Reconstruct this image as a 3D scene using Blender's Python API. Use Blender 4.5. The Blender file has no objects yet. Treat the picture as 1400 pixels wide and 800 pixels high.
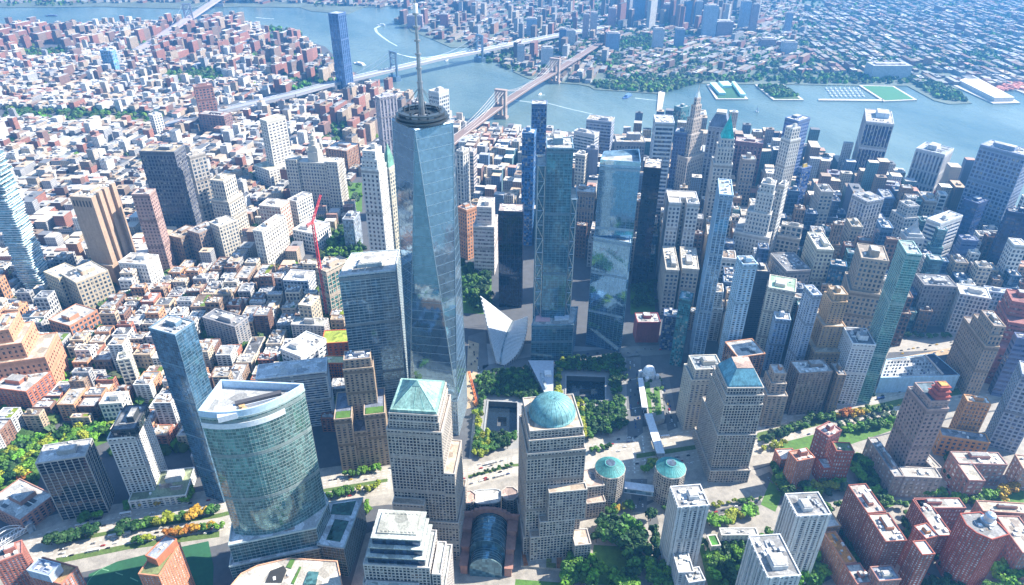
import bpy, math, random
from mathutils import Vector, Matrix
R = random.Random(11)
SC = bpy.context.scene
COL = SC.collection

# ------------------------------------------------------------------ camera
CX = Vector((-670.86, 186.59, 633.93))
YAW, PIT, ROL, FPX = math.radians(-23.8703), math.radians(31.1678), math.radians(.3959), 942.77
_f = Vector((math.cos(YAW)*math.cos(PIT), math.sin(YAW)*math.cos(PIT), -math.sin(PIT)))
_r = Vector((math.sin(YAW), -math.cos(YAW), 0)); _u = _r.cross(_f)
RT = _r*math.cos(ROL) + _u*math.sin(ROL); UP = -_r*math.sin(ROL) + _u*math.cos(ROL); FW = _f
cam = bpy.data.objects.new('camera', bpy.data.cameras.new('camera')); COL.objects.link(cam)
cam.matrix_world = Matrix(((RT.x, UP.x, -FW.x, CX.x), (RT.y, UP.y, -FW.y, CX.y), (RT.z, UP.z, -FW.z, CX.z), (0, 0, 0, 1)))
cam.data.sensor_width = 36; cam.data.lens = 36*FPX/1400
cam.data.clip_start = 1; cam.data.clip_end = 30000
SC.camera = cam

def P(x, y, z=0.0):
    """the survey: a point of the picture at a known height -> place in metres"""
    d = RT*((x-700)/FPX) - UP*((y-400)/FPX) + FW
    return CX + d*((z-CX.z)/d.z)
def P2(x, y, z=0.0):
    q = P(x, y, z); return Vector((q.x, q.y))
def px(p):
    d = Vector(p) - CX
    w = d.dot(FW)
    return (700+FPX*d.dot(RT)/w, 400-FPX*d.dot(UP)/w, w)
def HT(bx, by, ty):
    d = P(bx, by, 0) - CX; k = (400-ty)/FPX
    return (k*d.dot(FW)-d.dot(UP))/(UP.z-k*FW.z)

# ------------------------------------------------------------------ world, light
w = bpy.data.worlds.new("World"); SC.world = w; w.use_nodes = True
SUN_AZ, SUN_EL = math.radians(189), math.radians(41)
nt = w.node_tree; bg = nt.nodes['Background']
sky = nt.nodes.new('ShaderNodeTexSky'); sky.sky_type = 'NISHITA'; sky.sun_disc = False
sky.sun_elevation = SUN_EL; sky.sun_rotation = SUN_AZ; sky.air_density = 1.5; sky.dust_density = .6; sky.ozone_density = 3.5
hs = nt.nodes.new('ShaderNodeHueSaturation'); hs.inputs['Saturation'].default_value = 1.1
nt.links.new(sky.outputs[0], hs.inputs['Color']); nt.links.new(hs.outputs[0], bg.inputs[0]); bg.inputs[1].default_value = .098
sl = bpy.data.lights.new('sun', 'SUN'); sl.energy = 5.0; sl.angle = math.radians(.53); sl.color = (1, .91, .77)
so = bpy.data.objects.new('sun', sl); COL.objects.link(so)
sd = Vector((math.sin(SUN_AZ)*math.cos(SUN_EL), math.cos(SUN_AZ)*math.cos(SUN_EL), math.sin(SUN_EL)))
so.rotation_euler = sd.to_track_quat('Z', 'Y').to_euler(); so.location = sd*3000
SC.view_settings.view_transform = 'Standard'; SC.view_settings.look = 'None'
SC.view_settings.exposure = 1.46; SC.view_settings.gamma = 1
SC.render.engine = 'CYCLES'
SC.cycles.max_bounces = 6; SC.cycles.diffuse_bounces = 2; SC.cycles.glossy_bounces = 3; SC.cycles.volume_bounces = 0
SC.cycles.transparent_max_bounces = 6
SC.cycles.use_denoising = True
SC.cycles.sample_clamp_indirect = 4

# ------------------------------------------------------------------ materials
def newmat(name):
    m = bpy.data.materials.new(name); m.use_nodes = True
    nt = m.node_tree; return m, nt, nt.nodes['Principled BSDF']
def nd(nt, t, **k):
    n = nt.nodes.new(t)
    for a, b in k.items(): setattr(n, a, b)
    return n
def ramp(nt, src, lo, hi, a, b):
    m = nd(nt, 'ShaderNodeMapRange'); m.inputs[1].default_value = a; m.inputs[2].default_value = b
    m.inputs[3].default_value = lo; m.inputs[4].default_value = hi; nt.links.new(src, m.inputs[0]); return m.outputs[0]
def noise(nt, scale, detail=3, vec=None, rough=.6):
    n = nd(nt, 'ShaderNodeTexNoise'); n.inputs['Scale'].default_value = scale; n.inputs['Detail'].default_value = detail
    n.inputs['Roughness'].default_value = rough
    if vec: nt.links.new(vec, n.inputs['Vector'])
    return n.outputs[0]
def mul(nt, col, fac):
    m = nd(nt, 'ShaderNodeMix', data_type='RGBA', blend_type='MULTIPLY'); m.inputs[0].default_value = 1
    nt.links.new(col, m.inputs[6]); nt.links.new(fac, m.inputs[7]); return m.outputs[2]
def pos(nt, sx=1, sy=1, sz=1):
    g = nd(nt, 'ShaderNodeNewGeometry'); m = nd(nt, 'ShaderNodeVectorMath', operation='MULTIPLY')
    m.inputs[1].default_value = (sx, sy, sz); nt.links.new(g.outputs['Position'], m.inputs[0]); return m.outputs[0]
def mat_wall():
    m, nt, b = newmat('masonry'); oi = nd(nt, 'ShaderNodeObjectInfo')
    streak = ramp(nt, noise(nt, 1, 4, pos(nt, .35, .35, .03)), .82, 1.12, .3, .75)
    patch = ramp(nt, noise(nt, .9, 3, pos(nt, .3, .3, .3)), .86, 1.1, .3, .7)
    nt.links.new(mul(nt, mul(nt, oi.outputs['Color'], streak), patch), b.inputs['Base Color'])
    b.inputs['Roughness'].default_value = .82; b.inputs['Specular IOR Level'].default_value = .3
    return m
def mat_roof():
    m, nt, b = newmat('roofing'); oi = nd(nt, 'ShaderNodeObjectInfo')
    v = nd(nt, 'ShaderNodeTexVoronoi'); v.inputs['Scale'].default_value = 1
    nt.links.new(pos(nt, .11, .11, .11), v.inputs['Vector'])
    s = nd(nt, 'ShaderNodeSeparateColor'); nt.links.new(v.outputs['Color'], s.inputs[0])
    a = ramp(nt, s.outputs[0], .5, 1.12, 0, 1); c = ramp(nt, noise(nt, 1, 5, pos(nt, .5, .5, .5)), .6, 1.18, .3, .7)
    nt.links.new(mul(nt, mul(nt, oi.outputs['Color'], a), c), b.inputs['Base Color'])
    b.inputs['Roughness'].default_value = .9; return m
def mat_glass(name, metal, ior, var, cell=(3, 3, 3.9), rough=.07, tilt=.04):
    """window glass: every pane has its own blind and a slightly different tilt"""
    m, nt, b = newmat(name); oi = nd(nt, 'ShaderNodeObjectInfo')
    sn = nd(nt, 'ShaderNodeVectorMath', operation='SNAP'); sn.inputs[1].default_value = cell
    nt.links.new(pos(nt), sn.inputs[0])
    wn = nd(nt, 'ShaderNodeTexWhiteNoise'); nt.links.new(sn.outputs[0], wn.inputs['Vector'])
    k = ramp(nt, wn.outputs['Value'], 1-var, 1+var*1.6, .25, 1)
    big = ramp(nt, noise(nt, 1, 2, pos(nt, .04, .04, .03)), 1-(.25 if metal < .3 else .05), 1+(.25 if metal < .3 else .05), .3, .7)
    nt.links.new(mul(nt, mul(nt, oi.outputs['Color'], k), big), b.inputs['Base Color'])
    if var > .5:
        gt = nd(nt, 'ShaderNodeMath', operation='GREATER_THAN'); gt.inputs[1].default_value = .86; nt.links.new(wn.outputs['Value'], gt.inputs[0])
        bl = nd(nt, 'ShaderNodeMix', data_type='RGBA'); src = b.inputs['Base Color'].links[0].from_socket; nt.links.new(gt.outputs[0], bl.inputs[0]); nt.links.new(src, bl.inputs[6]); bl.inputs[7].default_value = (.30, .29, .27, 1); nt.links.new(bl.outputs[2], b.inputs['Base Color'])
    b.inputs['Metallic'].default_value = metal; b.inputs['Roughness'].default_value = rough; b.inputs['IOR'].default_value = ior
    g = nd(nt, 'ShaderNodeNewGeometry')
    sub = nd(nt, 'ShaderNodeVectorMath', operation='SUBTRACT'); sub.inputs[1].default_value = (.5, .5, .5); nt.links.new(wn.outputs['Color'], sub.inputs[0])
    sc = nd(nt, 'ShaderNodeVectorMath', operation='SCALE'); sc.inputs['Scale'].default_value = tilt; nt.links.new(sub.outputs[0], sc.inputs[0])
    ad = nd(nt, 'ShaderNodeVectorMath', operation='ADD'); nt.links.new(g.outputs['Normal'], ad.inputs[0]); nt.links.new(sc.outputs[0], ad.inputs[1])
    no = nd(nt, 'ShaderNodeVectorMath', operation='NORMALIZE'); nt.links.new(ad.outputs[0], no.inputs[0])
    nt.links.new(no.outputs[0], b.inputs['Normal'])
    return m
def mat_plain(name, col=None, rough=.7, metal=0, n=.15, scale=.4):
    m, nt, b = newmat(name)
    if col is None:
        src = nd(nt, 'ShaderNodeObjectInfo').outputs['Color']
    else:
        r = nd(nt, 'ShaderNodeRGB'); r.outputs[0].default_value = (*col, 1); src = r.outputs[0]
    nt.links.new(mul(nt, src, ramp(nt, noise(nt, scale, 4, pos(nt)), 1-n, 1+n, .3, .7)), b.inputs['Base Color'])
    b.inputs['Roughness'].default_value = rough; b.inputs['Metallic'].default_value = metal; return m
def mat_attr(name, rough=.85):
    m, nt, b = newmat(name); a = nd(nt, 'ShaderNodeVertexColor', layer_name='paint')
    nt.links.new(mul(nt, a.outputs[0], ramp(nt, noise(nt, .15, 4, pos(nt)), .8, 1.15, .3, .7)), b.inputs['Base Color'])
    b.inputs['Roughness'].default_value = rough; return m
def mat_leaf():
    m, nt, b = newmat('foliage'); oi = nd(nt, 'ShaderNodeObjectInfo')
    nt.links.new(mul(nt, oi.outputs['Color'], ramp(nt, noise(nt, .35, 3, pos(nt)), .5, 1.6, .3, .7)), b.inputs['Base Color'])
    b.inputs['Roughness'].default_value = .6; b.inputs['Specular IOR Level'].default_value = .25
    return m
def mat_water():
    m, nt, b = newmat('river_water')
    r = nd(nt, 'ShaderNodeMix', data_type='RGBA'); r.inputs[6].default_value = (.06, .11, .115, 1); r.inputs[7].default_value = (.15, .21, .20, 1)
    nt.links.new(ramp(nt, noise(nt, 1, 5, pos(nt, .0011, .0028, .002)), 0, 1, .35, .65), r.inputs[0]); nt.links.new(r.outputs[2], b.inputs['Base Color'])
    b.inputs['Roughness'].default_value = .22; b.inputs['IOR'].default_value = 1.33
    bp = nd(nt, 'ShaderNodeBump'); bp.inputs['Strength'].default_value = .8; bp.inputs['Distance'].default_value = 3.2
    nt.links.new(noise(nt, 1, 6, pos(nt, .028, .05, .05), .68), bp.inputs['Height']); nt.links.new(bp.outputs[0], b.inputs['Normal'])
    return m
WALL = mat_wall(); ROOF = mat_roof()
GLASS = mat_glass('window_glass', .0, 1.45, .6, tilt=.05)
MIRROR = mat_glass('mirror_glass', .78, 1.6, .10, (3, 3, 4), .05, .008)
GDARK = mat_glass('dark_glass', 0, 1.5, .35, (3, 3, 4), .06, .02)
CURTAIN = mat_glass('curtain_wall_glass', .5, 1.7, .35, (3, 3, 4), .08, .014)
PLAIN = mat_plain('painted'); METAL = mat_plain('metal', None, .35, .7)
LEAF = mat_leaf(); WATER = mat_water(); ATTR = mat_attr('city_paint'); BARK = mat_plain('bark', (.09, .06, .04), .9)
def mat_copper():
    m, nt, b = newmat('copper_roofing'); src = nd(nt, 'ShaderNodeObjectInfo').outputs['Color']
    x = ramp(nt, noise(nt, 1, 5, pos(nt, .55, .55, .05), .7), .55, 1.2, .32, .68); y = ramp(nt, noise(nt, .09, 5, pos(nt), .7), .6, 1.2, .35, .65)
    nt.links.new(mul(nt, mul(nt, src, x), y), b.inputs['Base Color']); b.inputs['Roughness'].default_value = .65; return m
COPPER = mat_copper()
def mat_ground(name, col, n=.2, sc=.08, rough=.9):
    m, nt, b = newmat(name)
    r = nd(nt, 'ShaderNodeRGB'); r.outputs[0].default_value = (*col, 1)
    a = ramp(nt, noise(nt, sc, 6, pos(nt), .7), 1-n, 1+n, .3, .7); c = ramp(nt, noise(nt, sc*14, 4, pos(nt)), 1-n*.6, 1+n*.6, .3, .7)
    nt.links.new(mul(nt, mul(nt, r.outputs[0], a), c), b.inputs['Base Color']); b.inputs['Roughness'].default_value = rough; return m
PAVE = mat_ground('paving', (.29, .27, .24), .32); ASPH = mat_ground('asphalt', (.085, .09, .1)); CONC = mat_ground('concrete_road', (.36, .335, .295), .26)
GRASS = mat_ground('lawn', (.07, .16, .025), .35, .15); TURF = mat_ground('turf', (.02, .10, .045), .2, .02); PLAZA = mat_ground('plaza_stone', (.27, .27, .27), .12)
SAND = mat_ground('sand_lot', (.42, .31, .2), .3)

# ------------------------------------------------------------------ mesh helpers
class MB:
    def __init__(s): s.v = []; s.f = []; s.c = []; s.m = []; s.cur = (1, 1, 1); s.mi = 0
    def face(s, pts):
        i = len(s.v); s.v += [tuple(p) for p in pts]; s.f.append(tuple(range(i, i+len(pts)))); s.c.append(s.cur); s.m.append(s.mi)
    def faces(s, pts, fs):
        i = len(s.v); s.v += [tuple(p) for p in pts]
        for f in fs: s.f.append(tuple(i+k for k in f)); s.c.append(s.cur); s.m.append(s.mi)
    def prism(s, poly, z0, z1, top=True, bot=False, poly2=None):
        n = len(poly); q = poly2 or poly
        i = len(s.v); s.v += [(p[0], p[1], z0) for p in poly] + [(p[0], p[1], z1) for p in q]
        fs = [(i+k, i+(k+1) % n, i+n+(k+1) % n, i+n+k) for k in range(n)]
        if top: fs.append(tuple(i+n+k for k in range(n)))
        if bot: fs.append(tuple(i+n-1-k for k in range(n)))
        s.f += fs; s.c += [s.cur]*len(fs); s.m += [s.mi]*len(fs)
    def bar(s, a, b, t, h0, h1, n, d0, d1):
        """a box on a wall: from a to b along t, heights h0..h1, standing d0..d1 out along n"""
        p = [(a+n*d0, h0), (b+n*d0, h0), (b+n*d0, h1), (a+n*d0, h1), (a+n*d1, h0), (b+n*d1, h0), (b+n*d1, h1), (a+n*d1, h1)]
        s.faces([(q.x, q.y, z) for q, z in p], [(4, 5, 6, 7), (0, 4, 7, 3), (5, 1, 2, 6), (7, 6, 2, 3), (0, 1, 5, 4)])
    def beam(s, a, b, r, n=4, r2=None):
        a, b = Vector(a), Vector(b); d = (b-a).normalized(); x = d.orthogonal().normalized(); y = d.cross(x); r2 = r if r2 is None else r2
        pts = []
        for o, rr in ((a, r), (b, r2)):
            for k in range(n):
                t = 2*math.pi*(k+.5)/n; pts.append(o+(x*math.cos(t)+y*math.sin(t))*rr)
        s.faces(pts, [(k, (k+1) % n, n+(k+1) % n, n+k) for k in range(n)] + [tuple(range(n-1, -1, -1)), tuple(range(n, 2*n))])
    def lathe(s, c, prof, n=24, cap=True):
        pts = [(c[0]+r*math.cos(2*math.pi*k/n), c[1]+r*math.sin(2*math.pi*k/n), z) for r, z in prof for k in range(n)]
        fs = [(j*n+k, j*n+(k+1) % n, (j+1)*n+(k+1) % n, (j+1)*n+k) for j in range(len(prof)-1) for k in range(n)]
        if cap: fs.append(tuple((len(prof)-1)*n+k for k in range(n)))
        s.faces(pts, fs)
    def build(s, name, mat, parent=None, color=None, kind=None, smooth=False, paint=False):
        o_ = parent_origin(parent)
        me = bpy.data.meshes.new(name)
        me.from_pydata([(a-o_.x, b-o_.y, c-o_.z) for a, b, c in s.v], [], s.f)
        for mt in (mat if isinstance(mat, (list, tuple)) else [mat]): me.materials.append(mt)
        if isinstance(mat, (list, tuple)): me.polygons.foreach_set('material_index', s.m)
        if paint:
            at = me.color_attributes.new('paint', 'BYTE_COLOR', 'CORNER'); buf = []
            for f, c in zip(s.f, s.c): buf += [*c, 1]*len(f)
            at.data.foreach_set('color', buf)
        if smooth: me.polygons.foreach_set('use_smooth', [True]*len(s.f))
        me.update()
        o = bpy.data.objects.new(name, me); COL.objects.link(o)
        if parent is not None: o.parent = parent
        if color: o.color = (*color, 1)
        if kind: o['kind'] = kind
        return o
ORG = {}
def parent_origin(p):
    o = Vector((0, 0, 0))
    while p is not None: o = o + p.location; p = p.parent
    return o
LABELS = {}
def tag(o, label, cat, group=None):
    o['label'] = label; o['category'] = cat
    if group: o['group'] = group
    return o
def thing(name, label, cat, loc, group=None):
    o = bpy.data.objects.new(name, None); COL.objects.link(o); o.location = loc; o.empty_display_size = 1
    return tag(o, label, cat, group)
def ccw(poly):
    a = sum(poly[i][0]*poly[(i+1) % len(poly)][1]-poly[(i+1) % len(poly)][0]*poly[i][1] for i in range(len(poly)))
    return list(poly) if a > 0 else list(poly)[::-1]
def grow(poly, e):
    """offset a convex counter-clockwise polygon outwards"""
    n = len(poly); out = []
    for i in range(n):
        a, b, c = Vector(poly[i-1][:2]), Vector(poly[i][:2]), Vector(poly[(i+1) % n][:2])
        d1 = (b-a).normalized(); d2 = (c-b).normalized(); n1 = Vector((d1.y, -d1.x)); n2 = Vector((d2.y, -d2.x))
        m = n1+n2; k = max(.3, 1+n1.dot(n2)); out.append(b+m*(e/k))
    return out
# facade styles: bay, floor, pier width, spandrel height, projection
ST = dict(punch=(3.2, 3.7, 1.35, 1.45, .45), grid=(3.0, 3.9, 1.0, 1.2, .4), strip=(9, 3.8, .5, 1.9, .4), fins=(2.6, 3.9, 1.1, .7, .6),
          curtain=(3, 4, .22, .5, .2), glassy=(6, 4, .3, .7, .2), wide=(6, 3.6, 2.2, 1.2, .4), ribs=(5.5, 8, 1.5, .5, .9), balcony=(7, 3.1, 1.1, 1.3, 1.2), loft=(3.4, 3.9, 1.3, 1.5, .35))
FOOT = []
def facade(fr, poly, z0, z1, st, dist, skip=()):
    bay, fl, pw, sh, pr = ST[st] if isinstance(st, str) else st
    k = max(1, math.ceil(2.6/(bay*690/dist)-.01)); bay *= k; pw *= k
    k = max(1, math.ceil(2.3/(fl*690/dist)-.01)); fl *= k; sh *= k
    n = len(poly)
    nf = max(1, round((z1-z0)/fl))
    for i in range(n):
        a, b = Vector(poly[i][:2]), Vector(poly[(i+1) % n][:2]); L = (b-a).length
        if L < .5: continue
        t = (b-a)/L; nn = Vector((t.y, -t.x))
        m = (a+b)/2
        if nn.dot(Vector((CX.x-m.x, CX.y-m.y))) < -900*.6 and i in skip: continue
        nb = max(1, round(L/bay)); pw_ = min(pw, L/nb*.6)
        for j in range(nb+1):
            c = a+t*(L*j/nb); e = pw_/2
            lo = c-t*(e if j else -.02); hi = c+t*(e if j < nb else -.02)
            if j == 0: lo = a - t*pr*.98; hi = a+t*e
            if j == nb: lo = b-t*e; hi = b
            fr.bar(lo, hi, t, z0, z1, nn, 0, pr)
        for j in range(nf+1):
            z = z0+(z1-z0)*j/nf
            lo, hi = (z-sh/2, z+sh/2) if 0 < j < nf else ((z, z+sh) if j == 0 else (z-sh, z))
            fr.bar(a, b, t, lo, hi, nn, 0, pr-.07)
def roof_bits(root, roof, poly, z, units, ph, col, rr, tank=0, phcol=None):
    xs = [Vector(p[:2]) for p in poly]; c = sum(xs, Vector((0, 0)))/len(xs)
    a, b, d = xs[0], xs[1], xs[-1]; U, V = (b-a), (d-a)
    if len(xs) != 4: U = (xs[1]-xs[0]); U = U.normalized()*max((p-c).dot(U.normalized()) for p in xs)*1.1; V = Vector((-U.y, U.x)); a = c-U*.5-V*.5
    w, h = U.length, V.length; u, v = U/w, V/h
    pb = None
    if ph:
        s = rr.uniform(.3, .5); t = rr.uniform(.3, .5); s0 = rr.uniform(.12, .88-s); t0 = rr.uniform(.15, .88-t); hh = ph if ph > 1 else rr.uniform(3.5, 7)
        m = MB(); o = a+U*s0+V*t0; q = [o, o+U*s, o+U*s+V*t, o+V*t]; q = ccw(q)
        m.prism(q, z, z+hh); pb = (s0, s0+s, t0, t0+t)
        p = m.build('penthouse', WALL, root, phcol or col)
        m = MB(); m.prism(grow(q, -.8), z+hh+.02, z+hh+.9); 
        k = grow(q, -2.2)
        m.build('penthouse_roof', ROOF, p, (.5, .5, .5))
    if units:
        m = MB()
        for i in range(units):
            for _ in range(5):
                s, t = rr.uniform(.08, .9), rr.uniform(.08, .9)
                if not pb or not (pb[0]-.06 < s < pb[1]+.03 and pb[2]-.06 < t < pb[3]+.03): break
            e, g = min(rr.uniform(1.5, 5), w*.22), min(rr.uniform(1.5, 4), h*.22); o = a+U*s+V*t
            q = ccw([o, o+u*e, o+u*e+v*g, o+v*g]); hh = rr.uniform(.8, 2.6)
            m.prism(q, z, z+hh)
        for i in range(units//3):
            s, t = rr.uniform(.1, .8), rr.uniform(.1, .8); o = a+U*s+V*t; e = o+(u if rr.random() < .5 else v)*min(w, h)*.3; m.beam((o.x, o.y, z+.6), (e.x, e.y, z+.6), .45, 4)
        pm = MB()
        for i in range(2+units//3):
            s, t = rr.uniform(.03, .7), rr.uniform(.03, .7); o = a+U*s+V*t; e_, g_ = U*rr.uniform(.1, .28), V*rr.uniform(.1, .28); pm.prism(ccw([o, o+e_, o+e_+g_, o+g_]), z-.01, z+.06+.01*i)
        pm.build('roof_patch', ROOF, roof, rr.choice(((.25, .25, .26), (.4, .38, .35), (.7, .69, .66), (.33, .28, .24), (.12, .13, .14))), kind='stuff')
        m.build('rooftop_unit', PLAIN, roof, rr.choice(((.62, .63, .64), (.45, .47, .5), (.3, .32, .35), (.72, .72, .7))), kind='stuff')
    for i in range(tank):
        s, t = rr.uniform(.15, .85), rr.uniform(.15, .85); o = a+U*s+V*t; m = MB()
        for k in range(4):
            e = Vector((math.cos(k*1.571+.4), math.sin(k*1.571+.4)))*1.3; m.beam((o.x+e.x, o.y+e.y, z), (o.x+e.x, o.y+e.y, z+3), .18)
        m.lathe((o.x, o.y), [(1.9, z+3), (1.9, z+6.2), (0.2, z+7.6)], 10)
        m.build('water_tank', PLAIN, root, (.22, .14, .09))
def tower(name, label, cat, H, poly, st, wc, gc=(.05, .09, .14), rc=(.5, .49, .47), tiers=None, ph=1, units=7, gm=None, group=None, tank=0, z0=0, seed=None, phc=None, low=None, keep=True, louv=True):
    """poly: convex plan in metres; tiers: (poly, z0, z1) from the bottom up"""
    rr = random.Random(hash((round(poly[0][0]), round(poly[0][1]), round(H))) if seed is None else seed)
    if tiers is None: tiers = [(poly, z0, H)]
    tiers = [(ccw([Vector(p[:2]) for p in q]), a, b) for q, a, b in tiers]
    c = sum(tiers[0][0], Vector((0, 0)))/len(tiers[0][0])
    root = thing(name, label, cat, (c.x, c.y, z0), group)
    dist = (Vector((c.x, c.y, H*.6))-CX).length
    fr, gl = MB(), MB()
    roofs = []
    for q, a, b in tiers:
        if st is None: fr.prism(q, a, b, top=False)
        else:
            gl.prism(q, a, b, top=False); facade(fr, q, a, b, st, dist)
        rf = MB(); rf.face([(p.x, p.y, b) for p in q]); pa = MB()
        g = grow(q, .55 if st is not None else .3); n = len(q); gi = grow(q, -.5)
        for i in range(n):
            j = (i+1) % n
            pa.faces([(g[i].x, g[i].y, b-.9), (g[j].x, g[j].y, b-.9), (g[j].x, g[j].y, b+1.1), (g[i].x, g[i].y, b+1.1), (gi[j].x, gi[j].y, b+1.1), (gi[i].x, gi[i].y, b+1.1), (gi[j].x, gi[j].y, b), (gi[i].x, gi[i].y, b)],
                     [(0, 1, 2, 3), (3, 2, 4, 5), (5, 4, 6, 7)])
        roofs.append((rf, pa))
    w_ = fr.build('wall', WALL, root, wc)
    if gl.f: gl.build('window_glazing', gm or GLASS, w_, gc, kind='stuff')
    for rf, pa in roofs:
        r_ = rf.build('roof', ROOF, root, rc)
        pa.build('parapet', WALL, r_, tuple(min(.8, x*1.1) for x in wc))
    if st is not None and H > 85:
        lc = tuple(x*rr.choice((.55, .65, .8)) for x in wc); kk = rr.choice((.55, .68, .85)); lc = tuple(x*kk for x in wc)
        for q, z_a, z_b in tiers:
            if z_b-z_a < 60 or not louv: continue
            pr = (ST[st] if isinstance(st, str) else st)[4]; o1 = grow(q, pr+.08)
            for z in [z_a+(z_b-z_a)*k for k in ((.5,) if z_b-z_a < 120 else (.34, .68))]+[z_b-6.5]:
                z += rr.uniform(-3, 3) if z < z_b-7 else 0; n = len(q); lv = MB()
                for i in range(n):
                    j = (i+1) % n; lv.faces([(o1[i].x, o1[i].y, z), (o1[j].x, o1[j].y, z), (o1[j].x, o1[j].y, z+3.8), (o1[i].x, o1[i].y, z+3.8), (q[j].x, q[j].y, z+3.8), (q[i].x, q[i].y, z+3.8), (q[j].x, q[j].y, z), (q[i].x, q[i].y, z)], [(0, 1, 2, 3), (3, 2, 4, 5), (1, 0, 7, 6)])
                lv.build('louvre_band', WALL, w_, lc)
    q = tiers[-1][0]
    roof_bits(root, r_, grow(q, -1.2), tiers[-1][2]+.02, units, ph, wc, rr, tank, phc)
    if keep: FOOT.append([grow(ccw(q), 4) for q, a, b in tiers[:1]][0])
    root['_c'] = 1
    return root
def abc(H, A, B, C, dep=None):
    """rectangle from three roof corners seen in the picture at roof height H"""
    a, b, c = P2(*A, H), P2(*B, H), P2(*C, H)
    u = b-a; w_ = u.length; u /= w_; v = Vector((-u.y, u.x)); d = (c-b).dot(v)
    if dep: d = dep*(1 if d > 0 else -1)
    return a, u, w_, v, d
def rect(H, A, B, C, dep=None, s=(0, 1), t=(0, 1)):
    a, u, w_, v, d = abc(H, A, B, C, dep)
    return [a+u*w_*s[0]+v*d*t[0], a+u*w_*s[1]+v*d*t[0], a+u*w_*s[1]+v*d*t[1], a+u*w_*s[0]+v*d*t[1]]
# ------------------------------------------------------------------ towers read off the photograph
def T(name, label, cat, H, A, B, C, st, wc, gc=(.05, .09, .14), dep=None, tr=None, **k):
    if tr: tiers = [(rect(H, A, B, C, dep, (a, b), (c, d)), z0, z1) for a, b, c, d, z0, z1 in tr]
    else: tiers = None
    return tower(name, label, cat, H, rect(H, A, B, C, dep), st, wc, gc, tiers=tiers, **k)
BEI = (.46, .40, .31); LIM = (.56, .52, .45); WHT = (.68, .68, .66); GRY = (.36, .37, .38); BRN = (.26, .19, .14); RED = (.30, .12, .09); ORG = (.55, .26, .12); DRK = (.05, .06, .08); TAN = (.40, .29, .215); PNK = (.40, .27, .24); GRN = (.36, .33, .30)
WR = (.60, .59, .565); GR = (.42, .42, .42); TR = (.55, .48, .38); DR = (.22, .23, .25)
OT, GT, AT, SS, OB, AB = 'office_tower', 'glass_tower', 'apartment_tower', 'stone_skyscraper', 'office_block', 'apartment_block'
# lower left
T(OT, 'dark glass box tower with pale vertical fins beside the tree lined park', 'office tower', 89, (49, 634), (116, 624), (126, 610), (3.4, 4.2, .42, .25, .6), (.36, .36, .35), (.015, .022, .035), dep=28, ph=5, units=5, rc=(.5, .5, .5), gm=GDARK, louv=False)
T(AT, 'white folded tower with staggered dark windows under a black glass penthouse', 'apartment tower', 98, (147, 601), (184, 597), (221, 557), (4.4, 3.6, 1.8, 1.15, .4), (.66, .66, .65), (.012, .015, .02), ph=0, units=2, rc=DR)
t_ = T('glass_penthouse', 'black glass penthouse crowning the white folded tower', 'penthouse', 109, (152, 589), (184, 587), (213, 553), 'glassy', (.05, .06, .07), (.03, .05, .05), rc=DR, units=4, z0=98.2, keep=False)
T(OB, 'low white podium with green terraces below the white folded tower', 'podium building', 14, (176, 686), (254, 677), (262, 640), 'wide', (.6, .6, .58), rc=(.28, .32, .2), units=3)
T('school_building', 'low school with a white sloping roof at the left picture edge', 'school', 20, (-20, 688), (27, 712), (46, 664), 'loft', (.36, .2, .16), rc=WR, units=4)
T(AB, 'red and white gridded brick block at the lower left corner', 'apartment block', 62, (-10, 772), (30, 757), (58, 729), (3.6, 3.1, 1.2, .9, .4), (.36, .14, .11), (.25, .28, .32), rc=(.42, .32, .29), units=5)
T(AB, 'brick block with blue penthouse and brown roof terrace at the bottom left edge', 'apartment block', 66, (36, 785), (84, 799), (106, 776), (3.6, 3.1, 1.2, .9, .4), (.40, .17, .12), (.2, .25, .3), rc=(.40, .25, .12), ph=0, units=0)
T('penthouse_block', 'blue grey louvred plant room on the brown terrace roof at bottom left', 'plant room', 76, (37, 780), (67, 788), (80, 771), None, (.35, .42, .52), rc=(.3, .36, .5), z0=66.3, ph=0, units=4, keep=False)
T(AB, 'slim red brick and white banded block standing before the green pond', 'apartment block', 75, (190, 785), (217, 788), (245, 743), (3.4, 3.1, 1.5, 1.2, .4), (.52, .22, .13), (.35, .36, .38), rc=(.2, .24, .1), ph=0, units=0, phc=None)
T('penthouse_block', 'red brick plant room with blue grey roof on the slim block by the pond', 'plant room', 84, (199, 760), (214, 766), (234, 735), None, (.44, .16, .09), rc=(.36, .40, .48), z0=75.3, ph=0, units=2, keep=False)
# towers of the office complex by the highway are built further down
# Tribeca and left of the picture
N_ = P2(33, 511, 0); R_ = [P2(78, 455, 62), P2(56, 422, 86), P2(40, 404, 106)]; u_ = (R_[0]-N_).normalized(); v_ = Vector((-u_.y, u_.x)); v_ = v_ if v_.y > 0 else -v_
def hud(l0, l1, t0, t1): return [N_+u_*l0+v_*t0, N_+u_*l1+v_*t0, N_+u_*l1+v_*t1, N_+u_*l0+v_*t1]
L3 = [(r-N_).dot(u_) for r in R_]
tower('brick_skyscraper', 'huge orange brick stepped building cut by the left picture edge', 'skyscraper', 106, hud(0, L3[0], 0, 60), (3.4, 3.9, 1.9, 1.9, .4), (.58, .29, .18), (.06, .05, .05), rc=TR, units=4, tiers=[(hud(0, L3[0], 0, 62), 0, 62), (hud(4, L3[1], 2, 56), 62, 86), (hud(9, L3[2], 4, 50), 86, 106)])
T(AB, 'beige slab with an open white roof in front of the tall brown windowless tower', 'office block', 60, (82, 374), (104, 387), (137, 364), 'punch', BEI, rc=WR, units=10, tank=1)
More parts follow.
